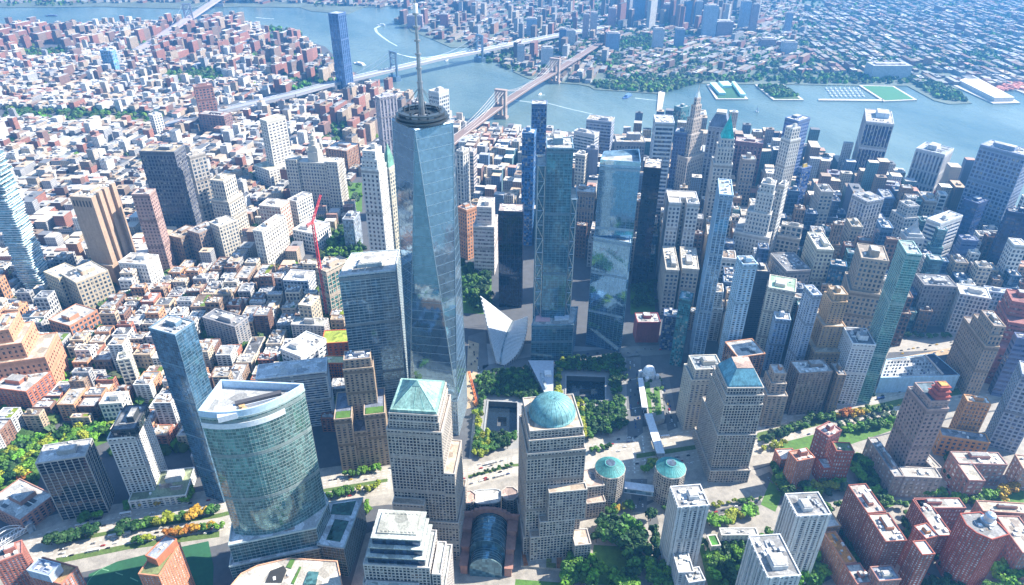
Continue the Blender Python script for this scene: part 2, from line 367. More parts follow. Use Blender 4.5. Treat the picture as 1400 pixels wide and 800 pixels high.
T(OB, 'narrow cream block attached on the left of the beige slab with open roof', 'office block', 58, (60, 372), (80, 381), (98, 364), 'punch', (.55, .47, .34), rc=WR, units=3, ph=0)
t_ = T('windowless_tower', 'tall tan granite tower without windows, ribbed shafts on its sunlit side', 'tower', 167, (95, 269), (124.6, 271), (152, 252), None, TAN, tr=[(-.1, 1.05, -.1, 1.02, 0, 40), (0, 1, 0, 1, 40, 167)], rc=(.5, .45, .38), units=14, ph=4)
a_, u_, w_, v_, d_ = abc(167, (95, 269), (124.6, 271), (152, 252)); sg = 1 if d_ > 0 else -1; d_ = abs(d_); m = MB()
for k_ in (.22, .46, .80):
    o_ = a_+u_*w_+v_*sg*d_*k_; e_ = v_*sg*d_*.15; m.prism(ccw([o_, o_+e_, o_+e_+u_*5.5, o_+u_*5.5]), 0, 172)
m.build('shaft', WALL, t_, TAN, kind='stuff'); m = MB()
for k_ in range(6):
    o_ = a_+u_*w_*(.08+.15*k_); n_ = v_*sg*-.25; e_ = u_*w_*.07; z_ = 150; m.faces([(*(o_+n_), z_), (*(o_+e_+n_), z_), (*(o_+e_+n_), z_+11), (*(o_+n_), z_+11)], [(0, 1, 2, 3)])
m.build('vent_opening', PLAIN, t_, (.05, .04, .04), kind='stuff')
T(AT, 'slim pinkish brown slab tower with a pale lit edge and small red roof house', 'apartment tower', 158, (180, 266), (204, 266), (210, 259), (3, 3.2, 1.4, 1.4, .35), PNK, (.12, .09, .1), dep=24, rc=(.55, .5, .46), ph=6, units=2)
T(OT, 'broad dark checkered federal slab with its shaded face to the camera', 'office tower', 176, (190, 207), (238, 208), (255, 199), (3.2, 3.8, 1.0, 1.0, .35), (.16, .17, .2), (.04, .05, .09), dep=42, rc=(.5, .42, .3), units=6)
T(OT, 'pale ribbed annex tower joined to the right of the dark checkered slab', 'office tower', 170, (255, 212), (259, 214), (275, 206), (2.4, 3.8, 1.0, 1.4, .4), (.46, .42, .38), rc=GR, units=4)
T('stone_tower', 'pale grey stone tower with a notched square loggia at its top', 'tower', 128, (287, 246), (303, 237), (325, 237), 'punch', LIM, tr=[(-.12, 1.15, -.15, 1.15, 0, 88), (0, 1, 0, 1, 88, 128)], rc=(.55, .48, .36), units=3, ph=5)
T(OB, 'brown brick block at the foot of the dark checkered slab, flat beige roof', 'office block', 62, (229, 322), (247, 326), (263, 310), 'punch', BRN, rc=TR, units=4)
T(OB, 'brown brick block between the beige roofed block and the cream tower', 'office block', 70, (256, 315), (272, 320), (284, 303), 'punch', (.29, .22, .19), rc=GR, units=6)
T(OB, 'cream stone tower with a deep notch, left of the pale notched tower base', 'office block', 80, (286, 304), (299, 310), (318, 299), 'punch', LIM, rc=WR, units=5)
T(OB, 'plain white cube building with rows of small windows below the slim pinkish tower', 'office block', 52, (162, 359), (200, 362), (217, 349), (3, 3.5, 1.5, 1.7, .3), (.74, .74, .72), (.16, .18, .2), rc=WR, units=4)
T(OB, 'white panel block with stacked window openings in the left low city', 'apartment block', 52, (160, 493), (177, 490), (196, 477), (3.4, 3.4, 1.0, 1.0, .45), (.72, .68, .56), (.10, .12, .13), rc=(.6, .58, .48), units=4)
T(OB, 'grey stepped loft block with glass top floors behind the blue corner tower', 'loft building', 44, (277, 434), (321, 447), (342, 436), 'loft', (.34, .33, .34), rc=DR, units=8)
T(OB, 'long brick block with white penthouses behind the beige slab', 'loft building', 34, (66, 437), (95, 446), (118, 420), 'loft', (.45, .22, .14), rc=WR, units=6, tank=1)
T(OB, 'tall red brick loft with a plain lit party wall at the left edge', 'loft building', 38, (-12, 530), (36, 536), (46, 506), 'loft', (.44, .16, .10), rc=WR, units=6, tank=2)
T(OB, 'cream gridded block in the low city left of the blue corner tower', 'loft building', 36, (136, 553), (166, 551), (184, 535), (3, 3.4, 1, 1.2, .4), (.70, .68, .62), rc=WR, units=6)
# corner tower and curved tower
T(GT, 'dark blue glass tower with flaring corners and a white open roof behind the curved tower', 'glass tower', 241, (204, 449), (239.5, 458.5), (252, 437), (3, 3.6, .15, .35, .15), (.14, .22, .30), (.07, .17, .28), gm=CURTAIN, rc=WR, units=14, ph=5,
  tr=[(.10, .9, .05, .95, 0, 50), (.085, .92, .04, .96, 50, 100), (.06, .945, .03, .975, 100, 150), (.03, .97, .015, .99, 150, 200), (0, 1, 0, 1, 200, 241)], louv=False)
# civic centre
T('courthouse_tower', 'white granite courthouse shaft with a blank lit side and small pyramid roof', 'courthouse', 150, (355, 163), (364.5, 166), (380, 156), 'punch', (.66, .63, .56), (.15, .16, .2), rc=(.6, .55, .4), tr=[(-.7, 1.5, -.5, 1.5, 0, 42), (0, 1, 0, 1, 42, 150)], units=0, ph=0)
t_ = T('municipal_building', 'wide pale stone civic building with two wings behind the leafy square', 'civic building', 118, (391, 217), (462, 221), (468, 214), 'punch', LIM, (.10, .12, .18), rc=WR, units=4, ph=0, dep=34, louv=False,
  tr=[(0, 1, 0, 1, 0, 112), (0, .22, -.16, .6, 0, 118), (.78, 1, -.16, .6, 0, 118)])
q = rect(118, (391, 217), (462, 221), (468, 214), 34, (.40, .60), (.2, .95)); c_ = sum(q, Vector((0, 0)))/4; m = MB(); k_ = ccw(q); m.prism(k_, 112, 132); m.prism(grow(k_, -3), 132, 146)
m.lathe((c_.x, c_.y), [(8, 146), (8, 156), (5.5, 156.1), (5.5, 166), (3, 168), (.3, 178)], 16)
for p in k_: m.lathe((p.x, p.y), [(2.2, 132), (2.2, 140), (.2, 145)], 8)
m.build('central_tower', WALL, t_, LIM)
T('brick_block', 'square brown brick headquarters with a plain tan side, right of the pale civic building', 'office block', 52, (445, 203), (474, 207), (485, 196), 'fins', (.36, .21, .14), (.12, .1, .1), rc=WR, units=6)
T(SS, 'tall white limestone tower with a stepped crown left of the glass spire tower', 'skyscraper', 268, (491, 207), (515, 209), (529, 199), (3.4, 3.7, 1.9, 1.7, .35), (.60, .59, .57), (.07, .08, .11), dep=32,
  tr=[(0, 1, 0, 1, 0, 240), (.06, .94, .05, .95, 240, 255), (.14, .86, .1, .9, 255, 268)], rc=WR, units=2)
t_ = T(SS, 'gothic stone tower with a pointed green copper roof beside the white stepped tower', 'skyscraper', 200, (521, 229), (532, 231), (539, 226), 'punch', (.50, .47, .38), dep=25, rc=GR, units=0, ph=0)
q = rect(200, (521, 229), (532, 231), (539, 226), 25); c_ = sum(q, Vector((0, 0)))/4
m = MB(); m.prism(ccw(grow(ccw(q), -4)), 200, 214, top=False); m.prism(ccw(grow(ccw(q), -4)), 214, 240, poly2=[c_+(p-c_)*.06 for p in ccw(grow(ccw(q), -4))]); m.build('pointed_roof', COPPER, t_, (.16, .36, .28))
T(OT, 'silvery tower with closely ribbed windowless sides behind the white stepped tower', 'tower', 165, (513, 131), (519, 134), (539, 129), (3, 40, 1.2, .8, .9), (.46, .43, .46), (.2, .19, .23), dep=45, rc=WR, units=4)
T(AT, 'rippling pale steel apartment tower by the river, right of the mast', 'apartment tower', 262, (586, 124), (600, 127), (616, 122), (3, 4, .9, 1.6, .5), (.52, .54, .56), dep=30, rc=WR, units=3)
T(OB, 'blue grey modern block with a stepped top beside the leafy square', 'office block', 66, (468, 300), (483, 301), (492, 290), (3, 12, .6, .5, .2), (.36, .41, .48), (.28, .34, .42), rc=DR, units=4)
T(SS, 'white limestone office tower with a plain sunlit flank left of the crane', 'office tower', 82, (346, 315), (358, 317), (376, 293), 'punch', (.62, .60, .54), (.2, .2, .22), rc=WR, units=4, tank=1)
T(OB, 'cream palazzo block with a red recessed front near the crane', 'office block', 84, (354, 281), (383, 284), (392, 274), 'punch', (.60, .50, .42), (.3, .14, .12), rc=WR, units=5)
T(OB, 'pale office block with a blue mansard flank just below the civic building', 'office block', 74, (393, 273), (405, 276), (421, 264), 'punch', (.58, .56, .52), rc=GR, units=6)
T(OB, 'low white courtyard office with flat white roofs left of the leafy square', 'office block', 42, (400, 314), (428, 320), (450, 305), 'loft', (.70, .69, .67), rc=WR, units=5)
T(OB, 'white and blue mid rise hotel block to the left of the crane tower', 'hotel', 36, (387, 383), (420, 385), (432, 371), 'grid', (.60, .62, .66), rc=WR, units=7)
T(OB, 'beige apartment tower with setback top, lower left of the crane', 'apartment tower', 64, (408, 417), (425, 419), (434, 405), 'punch', BEI, rc=WR, units=3, tank=1)
T('tower_under_construction', 'unfinished rough concrete tower wrapped in teal netting behind the red crane', 'building site', 92, (432, 366), (446, 372), (458, 348), (4, 3.6, .6, .5, .5), (.50, .42, .34), (.06, .16, .15), rc=TR, units=6)
T(OB, 'wide grey civic block with a boxy roof plant behind the green roofed school', 'office block', 40, (398, 444), (443, 446), (451, 436), 'grid', (.48, .46, .44), rc=(.45, .45, .4), units=8)
T(OB, 'white residential block with a long green roof strip', 'apartment block', 42, (384, 477), (411, 488), (431, 458), (8, 3.4, 3, 2, .3), (.66, .67, .68), rc=(.6, .6, .57), units=4)
T('school_building', 'red clad school with bright green sloping roof terraces', 'school', 34, (440, 470), (476, 468), (476, 451), (4, 5, 2, 2.2, .4), (.56, .14, .06), rc=(.34, .42, .06), ph=0, units=0)
T('school_building', 'lower red clad school wing with white and lime roof before the green roofed school', 'school', 30, (441, 497), (470, 497), (473, 487), (4, 5, 1.4, 1.6, .4), (.56, .15, .06), rc=(.5, .55, .3), ph=0, units=1)
# right of the spire tower, towards the river
T(SS, 'slim white tower with a lit edge right behind the glass spire tower', 'office tower', 165, (624, 206), (633, 208), (637, 205), 'fins', (.62, .60, .56), dep=20, units=2)
T(AT, 'pinkish slab next to the slim white tower behind the glass spire tower', 'apartment tower', 140, (637, 207), (647, 208), (654, 205), 'strip', (.48, .42, .40), dep=22, units=2)
T('brick_block', 'orange brick office shaft half shaded, right beside the glass spire tower', 'office block', 104, (626, 283), (638, 288), (648, 280), 'punch', (.52, .27, .16), dep=26, units=3)
T(OT, 'white stepped office tower with horizontal ribs above the leafy churchyard', 'office tower', 132, (652, 283), (672, 284), (681, 271), (8, 3.7, .5, 1.9, .35), (.62, .56, .53), (.32, .27, .28), rc=WR, tr=[(-.22, 1.2, -.2, 1, 0, 98), (0, 1, 0, 1, 98, 132)], units=5)
T(OT, 'near black slab hotel tower standing behind the white winged hall', 'hotel', 179, (681.5, 289), (715, 290), (717, 284), (3.4, 3.6, .3, .3, .15), (.03, .04, .07), (.012, .025, .055), dep=30, gm=CURTAIN, rc=(.6, .5, .46), ph=0, units=7)
T(GT, 'mid blue glass tower left of the taller twin by the braced glass tower', 'glass tower', 230, (714, 182), (730.5, 183), (733, 177), 'curtain', (.10, .22, .42), (.03, .12, .30), dep=26, rc=WR, units=4, ph=8)
T(GT, 'tallest slim dark blue tower with a flat grey cap before the river', 'glass tower', 255, (727, 142.5), (747.5, 143), (749, 140), 'curtain', (.16, .22, .36), (.05, .12, .27), dep=26, rc=WR, units=3, ph=0)
T(OT, 'pale slab with fine horizontal lines before the river, left of the wide ribbed block', 'office tower', 118, (785, 179), (813, 184.5), (820, 180), 'strip', (.55, .55, .57), dep=24, units=5)
T(OT, 'wide blue ribbed riverfront office block with a cluttered pale roof', 'office tower', 138, (802, 163.5), (836, 167), (839, 161), 'strip', (.36, .40, .48), (.07, .1, .2), dep=40, rc=TR, units=14)
T(OT, 'plain slate grey blank slab behind the tall faceted glass tower', 'office tower', 136, (802, 204), (818, 205), (820, 200), None, (.21, .23, .30), dep=24, units=3)
T(OB, 'brown masonry tower squeezed between the two tall glass towers', 'office tower', 120, (785, 262), (813, 264), (814, 252), 'fins', (.34, .27, .22), dep=30, units=4)
T(OB, 'cream stepped block behind the brown masonry tower', 'office block', 128, (787, 211), (800, 213), (802, 205), 'punch', LIM, dep=26, units=3)
T(OT, 'bulky grey office tower with tan rooftop plant, left of the white striped tower', 'office tower', 148, (843, 194), (882, 195), (884, 183), 'grid', (.30, .31, .34), (.06, .09, .15), dep=42, rc=TR, units=9, ph=12)
T(OT, 'black steel tower with a pale cluttered roof right of the faceted glass tower', 'office tower', 226, (880.5, 229), (904, 231), (906, 214), (2.8, 4, .3, .7, .2), (.022, .026, .04), (.01, .016, .035), rc=(.58, .52, .46), units=12, dep=44, ph=0, gm=GDARK)
T(OT, 'tall silver tower with dark horizontal bands and open white roof', 'office tower', 248, (896.5, 167.5), (922, 168.5), (926, 152), (40, 4, 2.6, 1.7, .5), (.55, .57, .60), (.07, .11, .18), rc=WR, units=16, dep=46, ph=0)
T(OT, 'dark blue slab with a thin white cap, right behind the silver banded tower', 'office tower', 196, (922.5, 181), (939, 183), (941, 178), 'grid', (.10, .14, .27), (.03, .06, .16), dep=30, rc=WR, units=2, gm=GDARK)
T(GT, 'greenish glass riverside tower peeking out left of the slim spired tower', 'glass tower', 150, (922, 145), (932, 148), (944, 138), 'curtain', (.12, .25, .28), (.05, .15, .18), dep=30, units=3)
t_ = T(SS, 'slim beige art deco tower tapering to a needle spire at the river', 'skyscraper', 238, (943, 152), (950, 154), (957, 150), (2.8, 3.7, 1.5, 1.1, .5), (.44, .38, .34), dep=22, units=0, ph=0,
  tr=[(-.75, 1.8, -.7, 1.7, 0, 150), (-.4, 1.4, -.35, 1.35, 150, 195), (-.1, 1.1, -.1, 1.1, 195, 225), (.1, .9, .1, .9, 225, 250), (.25, .75, .25, .75, 250, 264)])
q = rect(238, (943, 152), (950, 154), (957, 150), 22, (.25, .75), (.25, .75)); c_ = sum(q, Vector((0, 0)))/4
m = MB(); m.prism(ccw(q), 264, 276, poly2=[c_+(p-c_)*.4 for p in ccw(q)]); m.beam((c_.x, c_.y, 275), (c_.x, c_.y, 292), 1.6, 6, .2); m.build('spire', METAL, t_, (.6, .62, .62))
t_ = T(OT, 'stout grey columned tower under a dark hipped roof, behind the turquoise pyramid', 'office tower', 205, (969, 173), (996, 176), (1010, 166), 'fins', (.34, .35, .40), (.06, .08, .14), dep=44, units=0, ph=0)
q = ccw(rect(205, (969, 173), (996, 176), (1010, 166), 44)); c_ = sum(q, Vector((0, 0)))/4
m = MB(); m.prism(q, 205, 229, poly2=[c_+(p-c_)*.5 for p in q]); m.build('hipped_roof', COPPER, t_, (.14, .18, .26)); m = MB(); m.prism([c_+(p-c_)*.5 for p in q], 229, 233); m.build('roof_crest', WALL, t_, (.5, .48, .44))
t_ = T(SS, 'stone skyscraper with a vivid turquoise copper pyramid roof', 'skyscraper', 236, (986, 190), (1004, 191), (1007, 186), (3, 3.7, 1.6, 1.2, .45), (.50, .48, .45), dep=22, units=0, ph=0,
  tr=[(-.25, 1.2, -.1, 1.6, 0, 190), (-.1, 1.1, -.05, 1.3, 190, 220), (0, 1, 0, 1, 220, 236)])
q = ccw(rect(236, (986, 190), (1004, 191), (1007, 186), 22)); c_ = sum(q, Vector((0, 0)))/4
m = MB(); m.prism(q, 236, 274, poly2=[c_+(p-c_)*.08 for p in q]); m.beam((c_.x, c_.y, 273), (c_.x, c_.y, 284), 1, 6, .2); m.build('pyramid_roof', COPPER, t_, (.03, .56, .50))
t_ = T(OB, 'twin winged pale stone block with planted roof terraces, deep slot in front', 'office block', 164, (915, 277), (956, 279), (957, 252), 'punch', (.58, .57, .56), (.1, .12, .17), rc=(.62, .58, .52), dep=52, units=8, ph=6,
  tr=[(0, 1, .45, 1, 0, 164), (0, .39, 0, .449, 0, 164), (.61, 1, 0, .449, 0, 164)])
T(OB, 'left one of two matching narrow gothic office blocks below the twin winged block', 'office block', 87, (906, 337), (911, 369), (928, 368), 'punch', (.48, .44, .38), rc=(.6, .56, .48), units=10)
T(OB, 'right one of two matching narrow gothic office blocks, small green cupola behind', 'office block', 87, (930, 338), (933, 367), (955, 366), 'punch', (.50, .46, .40), rc=(.62, .58, .5), units=10)
T(GT, 'small teal glass hotel tower with a crumpled roof before the gothic block pair', 'hotel', 118, (929, 408), (945, 411), (947, 399), 'curtain', (.08, .2, .24), (.04, .16, .19), dep=20, rc=(.3, .42, .5), units=4)
T(OB, 'small blue black office with white roof plant left of the teal hotel', 'office block', 62, (908, 432), (926, 434), (928, 424), 'curtain', (.1, .14, .25), (.04, .07, .16), dep=20, rc=WR, units=9)
t_ = T('brick_block', 'dark red brick block with a beige stripe down its front by the tree plaza', 'office block', 38, (872, 441), (903, 441), (905, 432), (20, 30, .8, 1.2, .3), (.28, .07, .07), (.24, .06, .06), dep=26, gm=WALL, rc=WR, units=10, ph=5)
T(GT, 'very slender pale blue glass tower with a white framed open top', 'glass tower', 278, (982, 245), (984, 266), (1002, 265), (3, 4, .7, .5, .5), (.36, .48, .60), (.10, .2, .33), gm=CURTAIN, rc=(.5, .6, .66), units=5, ph=0)
T('hotel_tower', 'light blue panelled hotel tower with punched windows and a dark roof well', 'hotel', 192, (1008, 351), (1016, 362), (1035, 361), (3, 3.6, 1.5, 1.3, .4), (.40, .55, .68), (.05, .1, .17), rc=DR, units=6)
T(OT, 'plain black slab with a tan roof right of the light blue hotel tower', 'office tower', 132, (1035, 371), (1052, 372), (1053, 361), 'strip', (.06, .07, .10), (.03, .04, .07), rc=TR, units=3, gm=GDARK)
T(OB, 'limestone block capped by a pale green copper roof', 'office block', 128, (1053, 376), (1051, 393), (1088, 390), 'punch', LIM, rc=(.42, .60, .44), units=2)
T(OB, 'small light blue office slab in front of the pale green roofed block', 'office block', 92, (1061, 436), (1081, 438), (1083, 430), 'fins', (.36, .47, .62), (.08, .15, .3), dep=18, rc=WR, units=3)
T(OT, 'grey blue office tower with one plain windowless flank, left of the orange brown tower', 'office tower', 158, (1100, 391), (1112, 404), (1122, 402), (2.8, 3.6, 1.3, 1.2, .3), (.38, .44, .54), (.1, .13, .2), rc=WR, units=3)
T(SS, 'orange brown art deco tower stepping back to a small dark lantern', 'skyscraper', 150, (1133, 392), (1141, 403), (1152, 394), (2.8, 3.6, 1.5, 1.3, .45), (.47, .32, .19), units=0, tr=[(-.9, 2.1, -.9, 1.6, 0, 70), (-.45, 1.5, -.5, 1.25, 70, 105), (-.1, 1.15, -.15, 1.05, 105, 140), (0, 1, 0, 1, 140, 150)], rc=TR)
T(OT, 'white concrete grid tower with a dark service roof, set on a deeper base', 'office tower', 104, (1154, 448), (1166, 470), (1196, 470), (5, 3.8, 1.5, 1.6, .5), (.66, .68, .70), (.06, .08, .14), rc=DR, units=10, ph=7)
T(OB, 'dark brown building tucked against the left of the white concrete grid tower', 'office block', 70, (1136, 497), (1146, 513), (1156, 512), 'punch', BRN, rc=GR, units=5)
T(OB, 'brown brick box with a white cornice and cluttered pale roof by the highway', 'office block', 72, (1081, 495), (1093, 511), (1137, 507), (2.6, 3.7, 1.0, .9, .4), (.27, .21, .18), (.06, .06, .08), rc=(.66, .66, .64), units=12)
T(OB, 'stepped grey brown tower block with a tiny orange roof house by the highway', 'office block', 82, (1053, 499), (1059, 511), (1073, 508), 'punch', (.36, .30, .25), rc=WR, units=2, tr=[(-.5, 1.5, -.4, 1.35, 0, 52), (-.2, 1.2, -.15, 1.15, 52, 68), (0, 1, 0, 1, 68, 82)], phc=(.5, .25, .14))
T(OB, 'office with an orange arched brick frame around a dark window grid', 'office block', 76, (1009, 489), (1046, 484), (1040, 462), (3, 3.7, .4, .6, .3), (.50, .24, .13), (.05, .06, .09), rc=WR, units=6, ph=0)
T(OB, 'pale gothic office block with dormered roof standing between park stairs and highway', 'office block', 99, (938, 486), (948, 507), (986, 493), (3, 3.7, 1.4, 1.2, .4), (.54, .50, .43), (.1, .14, .2), rc=(.3, .34, .36), units=10, tr=[(-.02, 1.02, 0, 1, 0, 84), (.05, .95, .08, .92, 84, 99)])
T(GT, 'tall curved sea green glass apartment tower with a slanted top', 'glass tower', 237, (1229, 329), (1240, 347), (1262, 352), (4, 3.5, .25, .9, .4), (.30, .44, .42), (.06, .22, .24), gm=CURTAIN, rc=(.4, .5, .5), units=5, ph=0)
T(SS, 'bulky brown stone tower with octagonal stepped top left of the curved green tower', 'skyscraper', 172, (1172, 333), (1178, 353), (1212, 349), 'punch', (.33, .28, .23), rc=(.42, .36, .3), units=3, ph=9, tr=[(-.1, 1.1, -.1, 1.1, 0, 120), (0, 1, 0, 1, 120, 172)])
T(OT, 'office tower with pale vertical ribs on one side and a bright gridded side', 'office tower', 134, (1166, 266), (1186, 276), (1206, 271), 'fins', (.50, .50, .52), (.08, .1, .17), rc=GR, units=6)
T(SS, 'small beige stepped tower in front of the pale ribbed tower', 'office tower', 110, (1158, 299), (1165, 310), (1174, 303), 'punch', BEI, rc=TR, units=2)
T(SS, 'tall narrow sandy stone tower with a dark flat top right of the netted building', 'office tower', 138, (1116, 252), (1123, 262), (1137, 259), 'punch', (.46, .41, .36), rc=DR, units=4)
T('building_under_construction', 'dark blue slab with yellow safety netting around its top', 'building site', 148, (1092, 229), (1097, 231), (1118, 228), 'curtain', (.12, .18, .36), (.04, .09, .26), dep=26, rc=(.52, .42, .14), units=5, phc=(.6, .42, .08))
T(SS, 'white art deco tower with an octagonal crown before the dark blue slab by the river', 'skyscraper', 222, (1073, 173), (1084, 177), (1096, 174), (3, 3.7, 1.6, 1.1, .5), (.62, .60, .56), dep=24, units=2, tr=[(-.45, 1.4, -.4, 1.3, 0, 90), (-.06, 1.06, -.04, 1.1, 90, 200), (.08, .92, .08, .92, 200, 222)])
T(OT, 'dark blue slab tower behind the white octagonal crowned tower', 'office tower', 200, (1074, 161), (1092, 166), (1107, 161), 'strip', (.14, .20, .36), (.04, .08, .22), rc=(.6, .6, .6), units=8, gm=GDARK)
T(OT, 'purple brown office block with a blue glass side near the river', 'office tower', 152, (1006, 193), (1043, 197), (1054, 192), 'fins', (.26, .15, .17), (.07, .06, .11), rc=(.5, .4, .38), units=7)
T(SS, 'tan stone tower with a small blue grey pyramid cap', 'office tower', 158, (1016, 218), (1034, 219), (1038, 213), 'punch', (.42, .34, .29), dep=24, rc=(.4, .46, .5), units=0, ph=9)
T(SS, 'massive white limestone tower with rounded buttress setbacks in the dense district', 'skyscraper', 196, (1041, 251), (1059, 254), (1065, 246), (2.8, 3.7, 1.5, 1.5, .45), (.56, .54, .51), dep=24, units=2, tr=[(-1.3, 1.5, -.35, 2.2, 0, 105), (-.6, 1.2, -.2, 1.6, 105, 145), (-.15, 1.08, -.05, 1.2, 145, 180), (0, 1, 0, 1, 180, 196)])
T(SS, 'second white limestone crown just right of the rounded buttress tower', 'skyscraper', 190, (1065, 252), (1073, 254), (1076, 248), 'punch', (.60, .58, .55), dep=18, units=2, rc=DR)
T(OB, 'bulky stone office with a dark colonnaded attic box', 'office block', 112, (1070, 303), (1069, 307), (1098, 305), (4, 4, 1.4, 1.3, .5), (.47, .44, .40), dep=34, rc=TR, units=7, tr=[(-.3, 1.3, -.1, 1.02, 0, 92), (0, 1, 0, 1, 92, 112)])
T(OB, 'cream office block with a yellowish flank and cluttered white roof', 'office block', 118, (1104, 318), (1118, 341), (1138, 339), 'punch', (.58, .56, .45), rc=WR, units=10)
T(OB, 'dark teal glass block right of the cream office with the yellowish flank', 'office block', 96, (1135, 355), (1136, 362), (1170, 358), 'curtain', (.06, .15, .25), (.02, .10, .18), dep=24, rc=(.5, .42, .36), units=5)
T(OB, 'wide block with black and white rooftop machines, left of the cream office', 'office block', 86, (1054, 347), (1076, 371), (1107, 368), 'punch', (.36, .34, .33), rc=DR, units=24, ph=0)
T(OT, 'tall riverfront tower with white piers and dark window strips, plant on its roof', 'office tower', 178, (1183, 149), (1184.5, 166), (1221.5, 167.5), (7, 60, 1.15, 5, .7), (.56, .54, .55), (.03, .05, .14), rc=(.5, .48, .46), units=5, ph=10, phc=(.5, .6, .7))
T(OB, 'purple brick riverfront block left of the tower with white piers', 'office block', 84, (1131, 232), (1132, 238), (1168, 234), 'punch', (.27, .17, .22), dep=42, rc=(.3, .33, .4), units=8)
T(OB, 'broad dark brown office block with a blue skylight roof by the river', 'office block', 96, (1198, 245), (1200, 252), (1250, 249), 'strip', (.22, .15, .17), (.07, .06, .1), dep=44, rc=(.3, .34, .4), units=6)
T(OT, 'finely ribbed white tower rising from a dark red base at the river', 'office tower', 146, (1253, 203), (1292, 212), (1307, 204), (2.4, 60, 1.1, 6, .6), (.52, .53, .56), (.05, .07, .14), rc=(.4, .44, .5), units=3, ph=8)
T('brick_block', 'dark red brick base block under the finely ribbed white tower', 'office block', 62, (1240, 241), (1275, 262), (1293, 252), 'strip', (.24, .06, .08), (.1, .04, .06), rc=(.3, .14, .15), units=4)
T(OT, 'huge wide blue grey slab tower with a punched grid at the right edge', 'office tower', 205, (1341, 198), (1404, 214), (1420, 206), (3.4, 4, 1.2, 1.4, .5), (.24, .30, .43), (.03, .06, .16), dep=45, rc=(.4, .42, .46), units=8)
T(OT, 'dark blue faceted office block in front of the huge wide slab', 'office tower', 128, (1318, 272), (1338, 279), (1359, 281), 'curtain', (.04, .07, .18), (.02, .05, .15), dep=30, rc=(.12, .16, .26), units=4, gm=GDARK)
T(OT, 'black blue slab filling the right picture edge above the red brick tower', 'office tower', 150, (1377, 284), (1378.5, 289), (1440, 292), (4, 4, 1.2, 1.5, .3), (.035, .05, .12), (.015, .03, .09), dep=40, rc=DR, units=4, gm=GDARK)
T(OT, 'white banded office with blue strip windows, centre of the right district', 'office tower', 114, (1268, 299), (1286, 306), (1313, 294), (40, 3.8, .6, 1.7, .5), (.62, .64, .66), (.05, .10, .2), rc=(.5, .52, .52), units=7)
T(OB, 'dark blue stepped block right of the white banded office', 'office block', 90, (1311, 322), (1316, 328), (1324, 314), 'strip', (.16, .2, .34), (.05, .08, .2), rc=(.3, .34, .44), units=3, tr=[(-.1, 2.2, -.3, 1.2, 0, 50), (0, 1.5, -.1, 1.1, 50, 70), (0, 1, 0, 1, 70, 90)], gm=GDARK)
t_ = T(SS, 'grey stone tower with a temple like top and little pyramid behind the curved green tower', 'skyscraper', 128, (1232, 315), (1240, 325), (1257, 318), 'punch', (.45, .46, .47), units=0, ph=0, rc=GR)
q = ccw(grow(ccw(rect(128, (1232, 315), (1240, 325), (1257, 318))), -3)); c_ = sum(q, Vector((0, 0)))/4
m = MB(); m.prism(q, 128, 134); m.prism([c_+(p-c_)*.75 for p in q], 134, 142, poly2=[c_+(p-c_)*.4 for p in q]); m.prism([c_+(p-c_)*.35 for p in q], 142, 156, poly2=[c_+(p-c_)*.05 for p in q]); m.build('stepped_crown', WALL, t_, (.42, .44, .46))
T(SS, 'grey stepped slab immediately left of the temple topped tower', 'office tower', 140, (1230, 275), (1243, 283), (1258, 273), 'punch', (.43, .42, .41), dep=20, rc=GR, units=3, tr=[(-.5, 1.4, -.5, 1.1, 0, 80), (-.2, 1.2, -.25, 1.05, 80, 120), (0, 1, 0, 1, 120, 140)])
T(OB, 'grey granite block with white rooftop fans across the tunnel plaza', 'office block', 76, (1252, 375), (1264, 390), (1305, 388), (2.8, 3.8, 1.3, 1.3, .35), (.31, .29, .29), (.08, .08, .1), rc=DR, units=16, ph=5)
T(OB, 'white gridded office block with a teal cornice line', 'office block', 72, (1308, 388), (1313, 402), (1351, 400), (2.6, 3.6, 1, 1, .4), (.54, .56, .56), (.07, .1, .14), rc=WR, units=5)
T(OB, 'blue grey old customs block behind the white gridded office', 'office block', 56, (1345, 391), (1349, 398), (1394, 384), 'grid', (.42, .45, .52), dep=40, rc=(.45, .52, .58), units=8)
T('brick_skyscraper', 'smooth red brown tower with a higher blocky head near the right edge', 'office tower', 118, (1376, 396), (1384, 412), (1408, 407), 'strip', (.34, .13, .11), (.2, .09, .09), rc=(.3, .13, .12), units=0, tr=[(-.3, 2.2, -.2, 1.6, 0, 62), (-.1, 1.6, -.05, 1.3, 62, 95), (0, 1, 0, 1, 95, 118)])
T(SS, 'brown art deco block with a tall dark slot window and tan brick piers', 'apartment tower', 118, (1342, 425), (1359, 446), (1372, 444), (2.4, 3.2, 1.2, 1.1, .5), (.34, .26, .20), units=5, rc=(.35, .32, .3), tr=[(-.75, 1.12, -.15, 1.05, 0, 88), (-.3, 1.05, -.05, 1, 88, 104), (0, 1, 0, 1, 104, 118)])
T('brick_skyscraper', 'red brown brick apartment tower with a copper red tiered crown', 'apartment tower', 128, (1251, 524), (1273, 549), (1297, 547), (2.8, 3, 1.4, 1.3, .4), (.34, .25, .23), (.09, .09, .11), rc=(.14, .2, .24), units=0, ph=0, tr=[(-.15, 1.06, -.1, 1.05, 0, 118), (0, 1, 0, 1, 118, 128)])
q = ccw(rect(128, (1251, 524), (1273, 549), (1297, 547), None, (.52, .98), (.25, .98))); t_ = thing('tiered_crown', 'copper red three tiered crown with orange roof on the red brown tower', 'rooftop crown', (*(sum(q, Vector((0, 0)))/4), 128))
for i_ in range(3):
    m = MB(); k = grow(q, -1.2*i_); m.prism(k, 128.1+i_*6, 134+i_*6); m.prism(grow(k, 1), 132.6+i_*6, 133.6+i_*6); m.build('crown_tier', WALL, t_, (.40, .10, .08))
